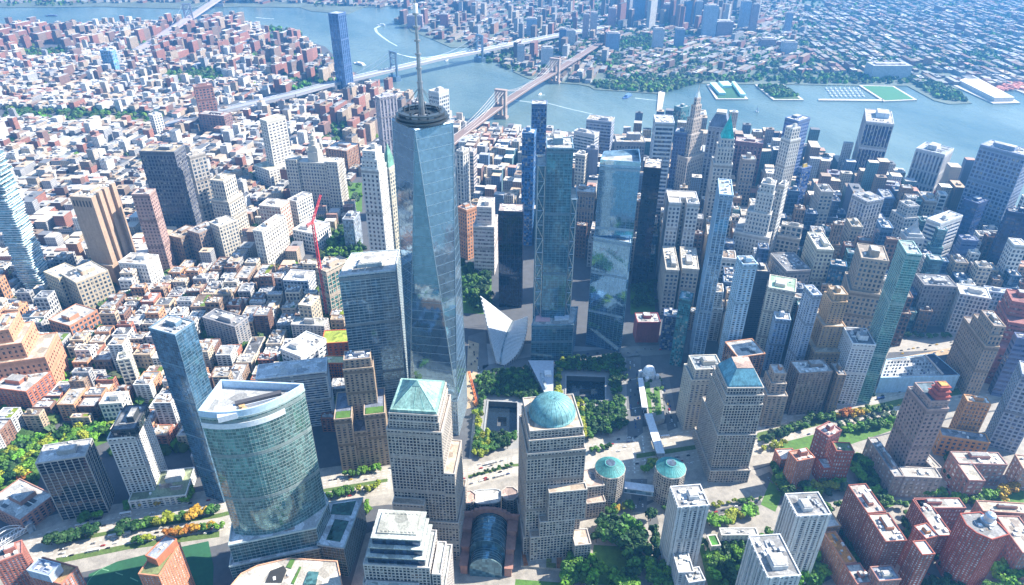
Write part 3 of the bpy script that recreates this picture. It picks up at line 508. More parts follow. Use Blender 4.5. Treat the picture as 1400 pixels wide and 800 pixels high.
m = MB(); m.prism(grow(q, -3.4), 146.1, 147); m.build('roof', ROOF, t_, (.5, .28, .08))
T(AB, 'orange brick and white balconied slab with curved rooftop tanks at right', 'apartment block', 72, (1318, 540), (1323, 549), (1376, 544), (4.5, 3.1, 1.6, 1.0, .9), (.50, .26, .12), (.25, .22, .2), dep=26, rc=TR, units=6, ph=5, phc=(.5, .26, .12))
T(AB, 'lower orange brick wing in front of the white balconied slab', 'apartment block', 32, (1283, 584), (1288, 596), (1350, 600), (3.6, 3.1, 1.6, 1.2, .4), (.54, .28, .11), rc=(.3, .3, .33), units=3, ph=0)
T(AT, 'blue grey ribbed tower cut by the right picture edge beside the orange slab', 'apartment tower', 118, (1394, 494), (1398, 512), (1450, 520), (3, 3, 1, 1.2, .7), (.30, .34, .42), (.06, .08, .14), dep=30, rc=GR, units=3)
T(OT, 'dark blue slab between the brown deco block and the right picture edge', 'office tower', 100, (1387, 455), (1391, 462), (1435, 462), 'strip', (.13, .16, .28), (.04, .06, .14), dep=30, rc=DR, units=4, gm=GDARK)
# brick blocks at lower right
BR = (.33, .10, .07); BW = (3.6, 3.1, 1.5, 1.15, .4); BG = (.40, .41, .43)
T(AB, 'striped red brick block with white sills, nearest of the brick group by the highway', 'apartment block', 48, (1079, 618), (1090, 631), (1119, 632), BW, (.42, .17, .11), BG, rc=(.45, .27, .2), units=5)
T(AB, 'red brick block with a planted roof garden in the brick group by the highway', 'apartment block', 54, (1138, 605), (1144, 617), (1165, 613), BW, BR, BG, rc=(.16, .22, .1), units=2, ph=0)
T(AB, 'tallest shaded red brick block at the back of the brick group by the highway', 'apartment block', 60, (1116, 586), (1133, 598), (1158, 594), BW, (.26, .10, .09), BG, rc=(.5, .36, .33), units=8)
T(AB, 'low brick link with blue roof in the middle of the brick group by the highway', 'apartment block', 26, (1117, 627), (1126, 641), (1160, 638), BW, BR, BG, rc=(.4, .5, .58), units=4, ph=0)
T(AB, 'low brick hall with red rimmed white roof left of the striped brick block', 'apartment block', 22, (1060, 615), (1068, 629), (1088, 622), BW, (.4, .17, .12), BG, rc=WR, units=4, ph=0)
T(AB, 'long grey brown dark roofed left arm of the courtyard under the red brown tower', 'apartment block', 34, (1187, 599), (1223, 652), (1236, 652), BW, (.33, .28, .26), BG, rc=GR, units=10, ph=4)
T(AB, 'pale roofed front wing closing the courtyard under the red brown tower', 'apartment block', 34, (1237.5, 652), (1287, 654), (1285, 641), BW, (.38, .34, .31), BG, rc=(.6, .56, .5), units=6, ph=0)
T(AB, 'narrow cream roofed right arm of the courtyard under the red brown tower', 'apartment block', 34, (1258, 622), (1276, 641), (1286, 639), BW, (.38, .33, .3), BG, rc=(.55, .5, .42), units=2, ph=0)
T(AB, 'L shaped brick block, leg with a long beige roof toward the street', 'apartment block', 34, (1303, 626), (1325, 657), (1346, 657), BW, (.34, .19, .17), BG, rc=(.62, .58, .48), units=1, ph=0)
T(AB, 'L shaped brick block, back bar with brick roof house and skylights', 'apartment block', 35, (1299.5, 618), (1311, 634), (1378, 637), BW, (.33, .2, .18), BG, dep=None, rc=(.6, .56, .5), units=7, ph=4, phc=(.38, .2, .17))
T(AB, 'brick block with beige roof cut by the right edge above the yellow tree', 'apartment block', 34, (1388, 622), (1399, 641), (1440, 640), BW, (.38, .25, .2), BG, rc=(.6, .52, .4), units=2, ph=0)
T(AB, 'long curved dark red brick terrace with white stepping roofs, upper part', 'apartment block', 66, (1160, 664), (1186, 702), (1206, 694), BW, (.24, .085, .065), BG, rc=(.66, .57, .52), units=8, ph=4, phc=(.42, .19, .14))
T(AB, 'long curved dark red brick terrace, lower stepping part with orange roof house', 'apartment block', 66, (1187, 704), (1211, 741), (1235, 733), BW, (.25, .085, .065), BG, rc=(.66, .60, .52), units=6, ph=4, phc=(.46, .2, .12))
T(AB, 'red brick tower with a plain white roof and brightly lit striped side', 'apartment tower', 72, (1248, 741), (1261, 759), (1275, 754), BW, (.32, .10, .07), BG, rc=(.7, .74, .78), units=0, ph=0)
T(AB, 'brick tower with round orange tank and white roof behind the plain white roofed one', 'apartment tower', 58, (1250, 720), (1266, 737), (1280, 730), BW, (.30, .10, .07), BG, rc=(.68, .7, .74), units=3, ph=4, phc=(.5, .26, .12))
T(AB, 'grey roofed brick wing along the street left of the big red tower', 'apartment block', 40, (1248, 684), (1282, 733), (1300, 729), BW, (.27, .09, .07), BG, rc=(.52, .51, .47), units=8, ph=0)
T(AB, 'grey roofed brick bar behind the inner court of the big red tower', 'apartment block', 40, (1249.5, 682), (1258, 695), (1323, 699), BW, (.3, .13, .11), BG, rc=(.52, .51, .47), units=5, ph=4, phc=(.36, .14, .12))
q = [P2(*p, 78) for p in ((1313, 703), (1321, 718), (1335, 729), (1356, 738), (1379, 731), (1365, 716), (1340, 701))]
t_ = tower(AT, 'big dark red brick tower with a silver drum on its curved roof', 'apartment tower', 78, q, BW, (.33, .085, .06), BG, rc=(.34, .34, .34), units=3, ph=0)
c_ = P2(1353, 708, 84); m = MB(); m.lathe((c_.x, c_.y), [(7, 78), (7, 81), (5.2, 81.1), (5.2, 88), (3.5, 90), (.3, 91)], 20); m.build('drum', METAL, t_, (.55, .58, .62))
T(AB, 'cream roofed brick bar at the right edge behind the big red tower', 'apartment block', 42, (1335, 685), (1344, 699), (1420, 704), BW, (.36, .2, .16), (.3, .27, .22), rc=(.62, .55, .44), units=4)
T(AB, 'brick wing descending along the right picture edge beside the big red tower', 'apartment block', 42, (1362, 706), (1398, 756), (1425, 750), BW, (.36, .18, .15), BG, rc=(.58, .52, .44), units=6, ph=0)
T(AB, 'narrow brick block with a bright orange roof deck', 'apartment block', 34, (1127, 729), (1155, 771), (1169, 767), BW, (.36, .18, .12), BG, rc=(.62, .27, .07), units=3, ph=0)
T(AB, 'grey roofed brick end piece below the orange roof deck', 'apartment block', 33, (1155.5, 773), (1172, 799), (1190, 793), BW, (.34, .15, .12), BG, rc=(.45, .45, .43), units=2, ph=3)
T(AB, 'white roofed low link above the orange roof deck', 'apartment block', 32, (1116, 704), (1128, 722), (1147, 716), BW, (.5, .3, .18), BG, rc=(.74, .72, .68), units=2, ph=0)
T(AB, 'low brick block with dark blue roof and white roof house at the bottom edge', 'apartment block', 45, (1190, 776), (1202, 795), (1228, 788), BW, (.34, .18, .15), BG, rc=(.36, .4, .48), units=5, ph=4, phc=(.6, .58, .52))
# slab apartments near the park
GW = (5.2, 2.9, 2.3, .8, .5); GC = (.53, .54, .55)
for lab, H, A, B, C in (('white slab apartment tower with cluttered roof behind the park, deep vertical grooves', 104, (917, 666), (928, 694), (968, 688)),
                        ('white slab apartment tower with grey roof and dark well, centre of the slab group', 104, (1074, 676), (1090, 706), (1132, 697)),
                        ('white slab apartment tower at the bottom edge, only its upper part in view', 104, (1024, 734), (1050, 790), (1092, 782))):
    t_ = T(AT, lab, 'apartment tower', H, A, B, C, GW, GC, (.03, .04, .06), rc=(.34, .34, .34), units=12, ph=5)
    a_, u_, w_, v_, d_ = abc(H, A, B, C)
    m = MB()
    for i_ in range(7):                      # the blank piers that groove the long sides
        o_ = a_+u_*w_*(.03+.155*i_); e_ = u_*1.9; g_ = v_*(-1.5 if d_ > 0 else 1.5)
        m.prism(ccw([o_, o_+e_, o_+e_+g_, o_+g_]), 0, H+.6)
    for k_ in (.06, .34, .62, .9):
        o_ = a_+u_*w_+v_*d_*k_; e_ = v_*1.7*(1 if d_ > 0 else -1); g_ = u_*1.2; m.prism(ccw([o_, o_+e_, o_+e_+g_, o_+g_]), 0, H+.6)
    m.build('pier', WALL, t_, GC, kind='stuff')
T(AB, 'grey stepped low wing at the foot of the white slab tower behind the park', 'apartment block', 36, (919, 752), (928, 783), (944, 768), GW, (.5, .51, .53), BG, rc=(.58, .56, .5), units=5, ph=0)
T(AB, 'second grey low wing stepping down below the first, near the bottom edge', 'apartment block', 33, (934, 779), (942, 797), (964, 794), GW, (.5, .51, .53), BG, rc=(.58, .56, .5), units=6, ph=0)
T(AB, 'long low pale block with grey roof among the trees between two slab towers', 'apartment block', 22, (984, 723), (987, 732), (1035, 728), GW, (.56, .55, .52), BG, rc=(.52, .52, .5), units=4, ph=0)
T(AB, 'low block with a bright green lawn roof beside the white slab tower', 'apartment block', 20, (967, 733), (973, 747), (984, 744), GW, (.52, .48, .42), BG, rc=(.08, .30, .04), units=0, ph=0)
# ------------------------------------------------------------------ landmark buildings
def V2(p): return Vector((p[0], p[1]))
def cen(q): return sum((V2(p) for p in q), Vector((0, 0)))/len(q)
def face_lines(m, tri, step, h, out):
    """thin mullion lines across a sloping triangular facet"""
    a, b, c = [Vector(p) for p in tri]; n = (b-a).cross(c-a).normalized()
    if n.dot(a-AX) < 0: n = -n
    zs = [p.z for p in (a, b, c)]; z = min(zs)+step
    while z < max(zs)-.5:
        def cut(z):
            r = []
            for p, q in ((a, b), (b, c), (c, a)):
                if (p.z-z)*(q.z-z) < 0: r.append(p+(q-p)*((z-p.z)/(q.z-p.z)))
            return r
        r0, r1 = cut(z), cut(min(z+h, max(zs)-.2))
        if len(r0) == 2 and len(r1) == 2:
            if (r0[1]-r0[0]).dot(r1[1]-r1[0]) < 0: r1 = r1[::-1]
            p = [r0[0], r0[1], r1[1], r1[0]]; o = n*out
            m.faces(p+[k+o for k in p], [(4, 5, 6, 7), (0, 1, 5, 4), (3, 7, 6, 2)])
        z += step
# --- the spire tower
rc_ = [P(536, 163, 412), P(567, 178, 412), P(619, 167, 412)]; rc_.append(rc_[0]+rc_[2]-rc_[1])
AX = sum(rc_, Vector((0, 0, 0)))/4; AXg = Vector((AX.x, AX.y, 0))
t1 = thing('glass_skyscraper', 'tallest faceted glass skyscraper with chamfered triangles and a mast', 'skyscraper', AXg)
bc_ = []
for i in range(4):
    d = (rc_[i]+rc_[(i+1) % 4])/2-AX; d.z = 0; bc_.append(AXg+d.normalized()*43.1+Vector((0, 0, 57)))
tris = []
for i in range(4):
    tris.append((rc_[i], rc_[(i+1) % 4], bc_[i])); tris.append((rc_[(i+1) % 4], bc_[i], bc_[(i+1) % 4]))
gl = MB(); fr = MB()
for k, t in enumerate(tris):
    n = (t[1]-t[0]).cross(t[2]-t[0]); gl.face(t if n.dot(t[0]-AX) > 0 else t[::-1]); face_lines(fr, t, 12.3, .55, .12)
for i in range(4):
    for t in ((rc_[i], bc_[i]), (rc_[(i+1) % 4], bc_[i])): fr.beam(t[0], t[1], .55, 4)
    fr.beam(rc_[i], rc_[(i+1) % 4], 1.0, 4)
f_ = gl.build('facade', MIRROR, t1, (.24, .38, .50)); fr.build('mullion_grid', METAL, f_, (.30, .42, .52), kind='stuff')
m = MB(); b0 = ccw([V2(p) for p in bc_]); m.prism(b0, 0, 57, top=False)
p_ = m.build('base', CURTAIN, t1, (.30, .42, .48)); fr = MB(); facade(fr, b0, 0, 57, (3, 6, .5, .4, .5), 800); fr.build('fin', METAL, p_, (.6, .66, .7), kind='stuff')
m = MB(); rp = [V2(p) for p in rc_]; rp = ccw(rp); m.prism(rp, 411.5, 413); m.prism(grow(rp, -5), 413, 417)
r_ = m.build('roof', PLAIN, t1, (.22, .24, .27))
m = MB()
for z, r in ((414.6, 28.5), (418, 27), (421.5, 24.5)):
    m.lathe((AX.x, AX.y), [(r-5.5, z), (r, z), (r, z+1.8), (r-5.5, z+1.8)], 44, cap=False)
m.lathe((AX.x, AX.y), [(9, 417.2), (22, 417.2), (22, 418.6), (9, 418.6)], 30, cap=False)
for k in range(14):
    a = 2*math.pi*k/14; c, s = math.cos(a), math.sin(a)
    m.beam((AX.x+c*22, AX.y+s*22, 414), (AX.x+c*23, AX.y+s*23, 423), .45)
    m.beam((AX.x+c*20, AX.y+s*20, 418), (AX.x+c*20, AX.y+s*20, 423+(k*7) % 4), 1.1)
for k in range(8):
    a = 2*math.pi*k/8; m.beam((AX.x, AX.y, 448), (AX.x+math.cos(a)*23, AX.y+math.sin(a)*23, 422), .22)
m.build('antenna_ring', METAL, r_, (.10, .12, .14))
m = MB(); x, y = AX.x, AX.y
for z0, z1, a, b in ((413, 452, 3.4, 2.6), (452, 480, 2.2, 2.0), (480, 506, 1.6, 1.5), (506, 530, 1.2, 1.0), (530, 546, .6, .2)): m.beam((x, y, z0), (x, y, z1), a, 8, b)
for z in (452, 466, 480, 493, 506, 518): m.lathe((x, y), [(1, z-.8), (3.2, z-.8), (3.2, z+.8), (1, z+.8)], 10)
s_ = m.build('mast', METAL, t1, (.30, .33, .37)); m = MB(); m.beam((x, y, 518), (x, y, 527), 2.4, 10); m.build('beacon_housing', PLAIN, s_, (.75, .76, .78))
FOOT.append(grow(b0, 6))
# --- curved tower with podium
def arc(pts, z): return [P2(*p, z) for p in pts]
q = arc([(271, 561), (290, 563.5), (312, 563), (335, 560), (356, 554.5), (374, 547.5), (392, 538.5), (412, 527), (414, 524.5), (302, 519)], 228)
def chaikin(p, n):
    for _ in range(n): p = [p[0]]+[k for i in range(len(p)-1) for k in (p[i]*.75+p[i+1]*.25, p[i]*.25+p[i+1]*.75)]+[p[-1]]
    return p
q = chaikin(q[:8], 2)+q[8:]; q = [p for i, p in enumerate(q) if i == 0 or (p-q[i-1]).length > 2]
gst = (4.5, 4.1, .2, .55, .15)
t1 = tower('curved_glass_tower', 'huge curved green glass office tower with a sunken rooftop well', 'glass tower', 228, q, gst, (.30, .38, .38), (.13, .25, .25), gm=CURTAIN, rc=(.42, .43, .44), units=0, ph=0, z0=66, tiers=[(q, 66, 220)])
qq = ccw(q); m = MB(); o_, i_ = grow(qq, .3), grow(qq, -1.2); n = len(qq)
for i in range(n):
    j = (i+1) % n; m.faces([(o_[i].x, o_[i].y, 219), (o_[j].x, o_[j].y, 219), (o_[j].x, o_[j].y, 228), (o_[i].x, o_[i].y, 228), (i_[j].x, i_[j].y, 228), (i_[i].x, i_[i].y, 228), (i_[j].x, i_[j].y, 220), (i_[i].x, i_[i].y, 220)], [(0, 1, 2, 3), (3, 2, 4, 5), (5, 4, 6, 7)])
m.build('crown_screen', PLAIN, t1, (.42, .56, .70))
m = MB(); o2 = grow(qq, .75)
for i in range(n):
    j = (i+1) % n
    if (qq[i]-cen(qq)).dot(Vector((-.9, .42))) > -12 and (qq[j]-cen(qq)).dot(Vector((-.9, .42))) > -12:
        m.faces([(o_[i].x, o_[i].y, 208), (o_[j].x, o_[j].y, 208), (o2[j].x, o2[j].y, 208), (o2[i].x, o2[i].y, 208), (o2[j].x, o2[j].y, 214), (o2[i].x, o2[i].y, 214), (o_[j].x, o_[j].y, 214), (o_[i].x, o_[i].y, 214)], [(3, 2, 4, 5), (5, 4, 6, 7), (0, 1, 2, 3)])
m.build('white_band', PLAIN, t1, (.62, .66, .72))
m = MB(); c_ = cen(qq); U_ = (P2(412, 527, 228)-P2(271, 561, 228)).normalized(); W_ = Vector((-U_.y, U_.x))
def obox(m, c, a, b, z0, z1): m.prism(ccw([c-U_*a-W_*b, c+U_*a-W_*b, c+U_*a+W_*b, c-U_*a+W_*b]), z0, z1)
obox(m, c_-U_*22+W_*0, 8, 7, 220, 226); obox(m, c_+U_*4+W_*6, 18, 3, 220, 225); obox(m, c_-U_*6+W_*7, 4, 3, 220, 226)
m.build('plant_room', PLAIN, t1, (.5, .56, .64))
m = MB(); obox(m, c_+U_*6+W_*6, 20, 2.4, 225, 228); m.build('cooling_tower', PLAIN, t1, (.06, .06, .07))
m = MB()
for k in range(2): cc = c_-U_*(9-2*k)-W_*(-3+6*k); m.lathe((cc.x, cc.y), [(2.6, 220), (2.6, 226)], 14)
m.build('water_tank', PLAIN, t1, (.5, .32, .16))
q = arc([(313, 746), (432, 722), (449, 687), (440, 668), (318, 712)], 66)
tower('glass_podium', 'stepped glass podium with white sloping roof under the curved tower', 'podium building', 66, q, gst, (.38, .46, .46), (.08, .18, .2), gm=CURTAIN, rc=(.66, .68, .70), units=3, ph=0, tiers=[([p for p in grow(ccw(q), 4)], 0, 40), (q, 40, 66)])
t1 = tower('glass_hall', 'long dark glass hall with two sunken green skylights in its white roof', 'conference hall', 45, arc([(434, 745), (470, 750), (496, 681), (447, 688)], 45), gst, (.30, .38, .40), (.03, .09, .11), gm=CURTAIN, rc=(.62, .67, .72), units=0, ph=0)
m = MB()
for q in (((446, 738), (465, 741), (477, 713), (458, 710)), ((452, 703), (480, 705), (487, 685), (455, 690))): m.prism(ccw(arc(q, 45)), 45.05, 45.5)
m.build('skylight', CURTAIN, t1, (.03, .08, .06))
q = arc([(312, 806), (330, 785), (352, 774), (395, 764), (461, 768), (470, 812)], 48)
t1 = tower('hotel_block', 'cream hotel block at the bottom edge with an orange side and terraced roof gardens', 'hotel', 48, q, (3.4, 3.4, 1.6, 1.4, .4), (.60, .34, .22), (.2, .16, .14), rc=(.62, .58, .52), units=2, ph=0)
m = MB(); m.prism(ccw(arc([(415, 800), (422, 782), (436, 783), (432, 800)], 48)), 48.1, 49.2); m.build('glass_skylight', CURTAIN, t1, (.10, .24, .26))
m = MB(); m.prism(ccw(arc([(391, 776), (399, 763), (404, 764), (398, 778)], 48)), 48.1, 48.8); m.prism(ccw(arc([(398, 798), (410, 775), (412, 776), (402, 799)], 48)), 48.1, 48.8); m.build('roof_garden', GRASS, t1)
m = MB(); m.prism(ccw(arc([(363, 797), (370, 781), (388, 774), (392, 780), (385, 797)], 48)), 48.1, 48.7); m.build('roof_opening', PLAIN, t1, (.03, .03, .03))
# --- the four granite office towers
GS = (3.4, 3.9, 1.05, 1.2, .35); GC2 = (.41, .375, .34); GG = (.012, .018, .03)
def wfc(name, label, H, A, B, C, tr, **k):
    return tower(name, label, 'office tower', H, rect(H, A, B, C), GS, GC2, GG, tiers=[(rect(H, A, B, C, None, (a, b), (c, d)), z0, z1) for a, b, c, d, z0, z1 in tr], units=0, ph=0, rc=(.55, .44, .34), **k)
a3 = (200, (532, 565), (598, 569), (612, 524))
t1 = wfc('granite_tower', 'granite grid tower with a pale teal pyramid roof, left of the glass spire tower', *a3, [(-.1, 1.34, -.1, 1.1, 0, 60), (-.06, .62, -.26, -.1, 0, 92), (1.07, 1.30, -.05, .9, 60, 128), (-.07, 1.07, -.06, 1.06, 60, 182), (-.02, 1.02, -.01, 1.01, 182, 192), (0, 1, 0, 1, 192, 200)])
q = ccw(grow(ccw(rect(*a3)), -1)); c_ = cen(q)
z_, PZ = 206, 206
for z_ in range(206, 227):
    if px((c_.x, c_.y, z_))[1] > 520: PZ = z_
m = MB(); m.prism(q, 200, 204, top=False); g = grow(q, -2.2)
for i in range(4):
    j = (i+1) % 4; m.face([(g[i].x, g[i].y, 204), (g[j].x, g[j].y, 204), (c_.x, c_.y, PZ)])
m.prism(q, 203.6, 204); r_ = m.build('pyramid_roof', COPPER, t1, (.25, .43, .39))
m = MB()
for i in range(4):
    a = g[i]; m.beam((a.x, a.y, 204), (c_.x, c_.y, PZ), .3); b = g[(i+1) % 4]
    for k in (.25, .5, .75): p = a+(b-a)*k; t = .96-abs(k-.5)*2*.96; e = p+(c_-p)*(1-abs(2*k-1))*.98; m.beam((p.x, p.y, 204.1), (e.x, e.y, 204.1+(PZ-204)*(1-abs(2*k-1))*.98), .22)
m.build('roof_seam', COPPER, r_, (.24, .50, .45))
d_ = max(((g[i]+g[(i+1) % 4])/2 for i in range(4)), key=lambda p: -(p-Vector((CX.x, CX.y))).length); m = MB(); zl = 204+(PZ-204)*.8; e_ = d_+(c_-d_)*.8; w_ = Vector((-(c_-d_).y, (c_-d_).x)).normalized()*4.2; o_ = (d_-c_).normalized()*.35
m.face([(*(e_-w_+o_), zl+.2), (*(e_+w_+o_), zl+.2), (*(c_+o_), PZ+.2)]); m.build('louvre_gable', PLAIN, r_, (.12, .24, .24))
a2 = (175, (725, 590), (797, 584), (780, 540))
t1 = wfc('granite_tower', 'granite grid tower crowned by a blue green copper dome', *a2, [(-.1, 1.1, -.12, 1.1, 0, 30), (.9, 1.22, -.52, -.12, 0, 34), (.02, .9, -.3, -.121, 0, 40), (.2, .9, -.3, -.121, 40, 62), (.36, 1.1, -.3, -.121, 62, 104), (-.06, 1.06, -.1, 1.06, 30, 150), (-.02, 1.03, -.05, 1.02, 150, 165), (0, 1, 0, 1, 165, 175)])
c_ = cen(rect(*a2)); m = MB(); m.lathe((c_.x, c_.y), [(23.4, 175), (23.4, 177)] + [(22.6*math.cos(a), 177+17.5*math.sin(a)) for a in [k*math.pi/2/14 for k in range(14)]] + [(.3, 194.5)], 48)
dm_ = m.build('dome', COPPER, t1, (.15, .35, .38), smooth=True); m = MB()
for k in range(24):
    a = k*math.pi/12; pr = None
    for j in range(9):
        g = j*math.pi/2/8.4; p = Vector((c_.x+22.7*math.cos(g)*math.cos(a), c_.y+22.7*math.cos(g)*math.sin(a), 177+17.6*math.sin(g)))
        if pr is not None: m.beam(pr, p, .16, 3)
        pr = p
m.build('dome_seam', COPPER, dm_, (.08, .30, .33), kind='stuff')
a1 = (140, (980, 498), (995, 531), (1040, 523))
t1 = wfc('granite_tower', 'granite grid tower with a truncated sky blue copper roof by the footbridge', *a1, [(-.5, 1.2, -.08, 1.1, 0, 20), (-.4, 1.12, -.05, 1.06, 20, 74), (-.2, 1.07, -.03, 1.05, 74, 118), (-.1, 1.05, -.02, 1.03, 118, 131), (0, 1, 0, 1, 131, 140)])
q = ccw(grow(ccw(rect(*a1)), -1)); c_ = cen(q); m = MB(); m.prism(q, 140, 143, poly2=grow(q, -.5)); m.prism(grow(q, -.6), 143, 159, poly2=[c_+(p-c_)*.5 for p in q], top=False); r_ = m.build('truncated_roof', COPPER, t1, (.13, .36, .47))
m = MB(); m.prism([c_+(p-c_)*.5 for p in q], 158.5, 159.6); m.build('roof_deck', ROOF, r_, (.5, .36, .3))
a4 = (112, (497, 772), (587, 777), (597, 726))
t1 = tower('granite_tower', 'stepped flat topped granite block with pale roof terraces at the bottom edge', 'office tower', 112, rect(*a4), GS, (.46, .43, .41), GG, rc=(.56, .58, .53), units=0, ph=0,
           tiers=[(rect(*a4, None, (-.04, 1.22), (-.05, 1.1)), 0, 88), (rect(*a4, None, (.02, .82), (-.17, -.051)), 0, 92), (rect(*a4, None, (1.04, 1.16), (.0, .85)), 88, 104), (rect(*a4), 88, 112)])
for k, (s, t, z) in enumerate((((.06, .93), (.06, .97), 112), ((.1, .89), (.13, .95), 121), ((.14, .86), (.2, .94), 130))):
    q = ccw(rect(*a4, None, s, t)); m = MB(); m.prism(q, z+.1, z+8, top=False); p_ = m.build('terrace_step', CURTAIN, t1, (.03, .06, .12)); m = MB(); m.prism(grow(q, .9), z+8, z+9.1); m.build('terrace_roof', ROOF, p_, (.56, .60, .56))
m = MB(); q = ccw(rect(*a4, None, (.2, .8), (.3, .88))); m.prism(q, 139.2, 140.4); 
a_, b_, c_, d_ = q
for k in range(9):
    for e in range(2): p = a_+(b_-a_)*(.1+.1*k)+(d_-a_)*(.06 if e else .9); m.prism(ccw([p, p+(b_-a_)*.05, p+(b_-a_)*.05+(d_-a_)*.05, p+(d_-a_)*.05]), 140.5, 141)
m.build('skylight_deck', ROOF, t1, (.46, .47, .42))
# --- barrel vaulted glass hall
p0, p1 = P2(663, 768, 36), P2(671, 702, 36); ax = (p1-p0).normalized(); sx = Vector((-ax.y, ax.x)); p0 = P2(664, 790, 0)+ax*17; L_ = max(24, (p1-p0).dot(ax))
t1 = thing('glass_vault_hall', 'glass barrel vaulted hall between red granite shoulders', 'winter garden', (p0.x, p0.y, 0))
def vault(m, o, d0, d1, r, h, n=18, e=.0):
    for k in range(n):
        a0, a1 = math.pi*k/n, math.pi*(k+1)/n; P_ = []
        for a, d in ((a0, d0), (a1, d0), (a1, d1), (a0, d1)):
            p = o+ax*d+sx*((r+e)*math.cos(a)); P_.append((p.x, p.y, h-r+(r+e)*math.sin(a)))
        m.face(P_[::-1])
    pts = []
    for k in range(n+1): p = o+ax*d0+sx*(r*math.cos(math.pi*k/n)); pts.append((p.x, p.y, h-r+r*math.sin(math.pi*k/n)))
    a, b = o+ax*d0+sx*r, o+ax*d0-sx*r; m.face(pts+[(b.x, b.y, 0), (a.x, a.y, 0)])
m = MB(); vault(m, p0, 0, L_, 19, 37); vault(m, p0, -16, -.05, 17, 29); v_ = m.build('vault', CURTAIN, t1, (.09, .19, .25)); m = MB()
for k in range(0, int(L_), 5): vault(m, p0, k, k+.7, 19, 37, 18, .25)
for k in range(1, 16, 3): vault(m, p0, -16.4+k, -15.9+k, 17, 29, 18, .25)
m.f = [f for f in m.f if len(f) == 4]; m.c = [(1, 1, 1)]*len(m.f); m.m = [0]*len(m.f); m.build('vault_rib', METAL, v_, (.24, .34, .36), kind='stuff')
m = MB()
def slab(m, c0, c1, d0, d1, z0, z1):
    q = [p0+sx*c0+ax*d0, p0+sx*c1+ax*d0, p0+sx*c1+ax*d1, p0+sx*c0+ax*d1]; m.prism(ccw(q), z0, z1)
for s in (1, -1):
    for k, (d0, d1, z, wd) in enumerate(((-14, 4, 12, 30), (4, 22, 20, 31), (22, 40, 27, 32), (40, L_, 34, 34))): slab(m, s*19.6, s*(wd-3), d0, d1+.0, 0, z); slab(m, s*19.3, s*(wd-1.5), d0, d1, z+.02, z+.9)
for k in range(12):
    a0, a1 = math.pi*k/12, math.pi*(k+1)/12
    x0, x1 = 25*math.cos(a0), 25*math.cos(a1); slab(m, min(x0, x1), max(x0, x1), L_+.1, L_+4, 0, 20+22*max(math.sin(a0), math.sin(a1)))
m.build('granite_shoulder', WALL, t1, (.36, .19, .15)); FOOT.append([p0+sx*40-ax*40, p0-sx*40-ax*40, p0-sx*40+ax*(L_+30), p0+sx*40+ax*(L_+30)])
def rounded(q, k=.22):
    out = []
    for i in range(len(q)):
        a, b, c = q[i-1], q[i], q[(i+1) % len(q)]; out += [b+(a-b)*k, b+(a-b)*k*.3+(c-b)*k*.3, b+(c-b)*k]
    return ccw(out)
q = rounded(arc([(649, 690), (684, 688), (685, 669), (646, 671)], 32))
tower('pavilion_block', 'low link building with a rounded white roof behind the glass vault', 'pavilion', 32, q, 'curtain', (.4, .42, .43), rc=(.66, .66, .64), units=0, ph=0)
tower('pavilion_block', 'small round pinkish granite pavilion left of the rounded white roof', 'pavilion', 34, [P2(639, 680, 34)+Vector((math.cos(k*.785), math.sin(k*.785)))*10 for k in range(8)], GS, GC2, GG, rc=(.55, .36, .3), units=0, ph=0)
tower('pavilion_block', 'small round granite pavilion right of the rounded white roof', 'pavilion', 34, [P2(697, 675, 34)+Vector((math.cos(k*.785), math.sin(k*.785)))*10 for k in range(8)], GS, GC2, GG, rc=(.5, .38, .34), units=0, ph=0)
# --- gate houses, sky bridge
for lab, (x, y) in (('octagonal granite gate house with teal cone roof beside the domed tower', (834, 640)), ('octagonal granite gate house with teal cone roof beside the white slab tower', (917, 640))):
    c_ = P2(x, y, 46); q = [c_+Vector((math.cos(k*math.pi/6), math.sin(k*math.pi/6)))*17.5 for k in range(12)]
    t1 = tower('gate_house', lab, 'gate house', 46, q, GS, GC2, GG, units=0, ph=0, rc=(.5, .4, .33))
    m = MB(); m.lathe((c_.x, c_.y), [(17.2, 46.1), (17.2, 47.4), (6.6, 54), (6.6, 54.6)], 32); r_ = m.build('cone_roof', COPPER, t1, (.08, .31, .31))
    m = MB(); m.lathe((c_.x, c_.y), [(5.6, 54.7), (.2, 55.8)], 16); m.build('skylight', CURTAIN, r_, (.16, .2, .24)); m = MB()
    for k in range(32): a = k*math.pi/16; m.beam((c_.x+17*math.cos(a), c_.y+17*math.sin(a), 47.5), (c_.x+6.7*math.cos(a), c_.y+6.7*math.sin(a), 54.1), .18, 3)
    m.build('roof_seam', COPPER, r_, (.04, .30, .30))
T(OB, 'low granite wing with brown roofs between the domed tower and its gate house', 'office block', 40, (801, 667), (826, 664), (824, 640), GS, GC2, GG, rc=(.52, .40, .33), units=3, ph=0, tr=[(0, 1, -.35, 0, 0, 24), (0, 1, 0, 1, 0, 40)])
a, b = P2(854, 667, 14), P2(893, 672, 14); u = (b-a).normalized(); v = Vector((-u.y, u.x))
t1 = thing('sky_bridge', 'enclosed blue glass sky bridge joining the two gate houses over the street', 'footbridge', (a.x, a.y, 0))
m = MB(); q = ccw([a-v*5, b-v*5, b+v*5, a+v*5]); m.prism(q, 12, 18, top=False, bot=True); g_ = m.build('glazing', CURTAIN, t1, (.2, .34, .45)); m = MB(); m.prism(grow(q, .4), 18.02, 19); m.prism(grow(q, .3), 11, 12); m.build('roof', PLAIN, t1, (.55, .6, .66))
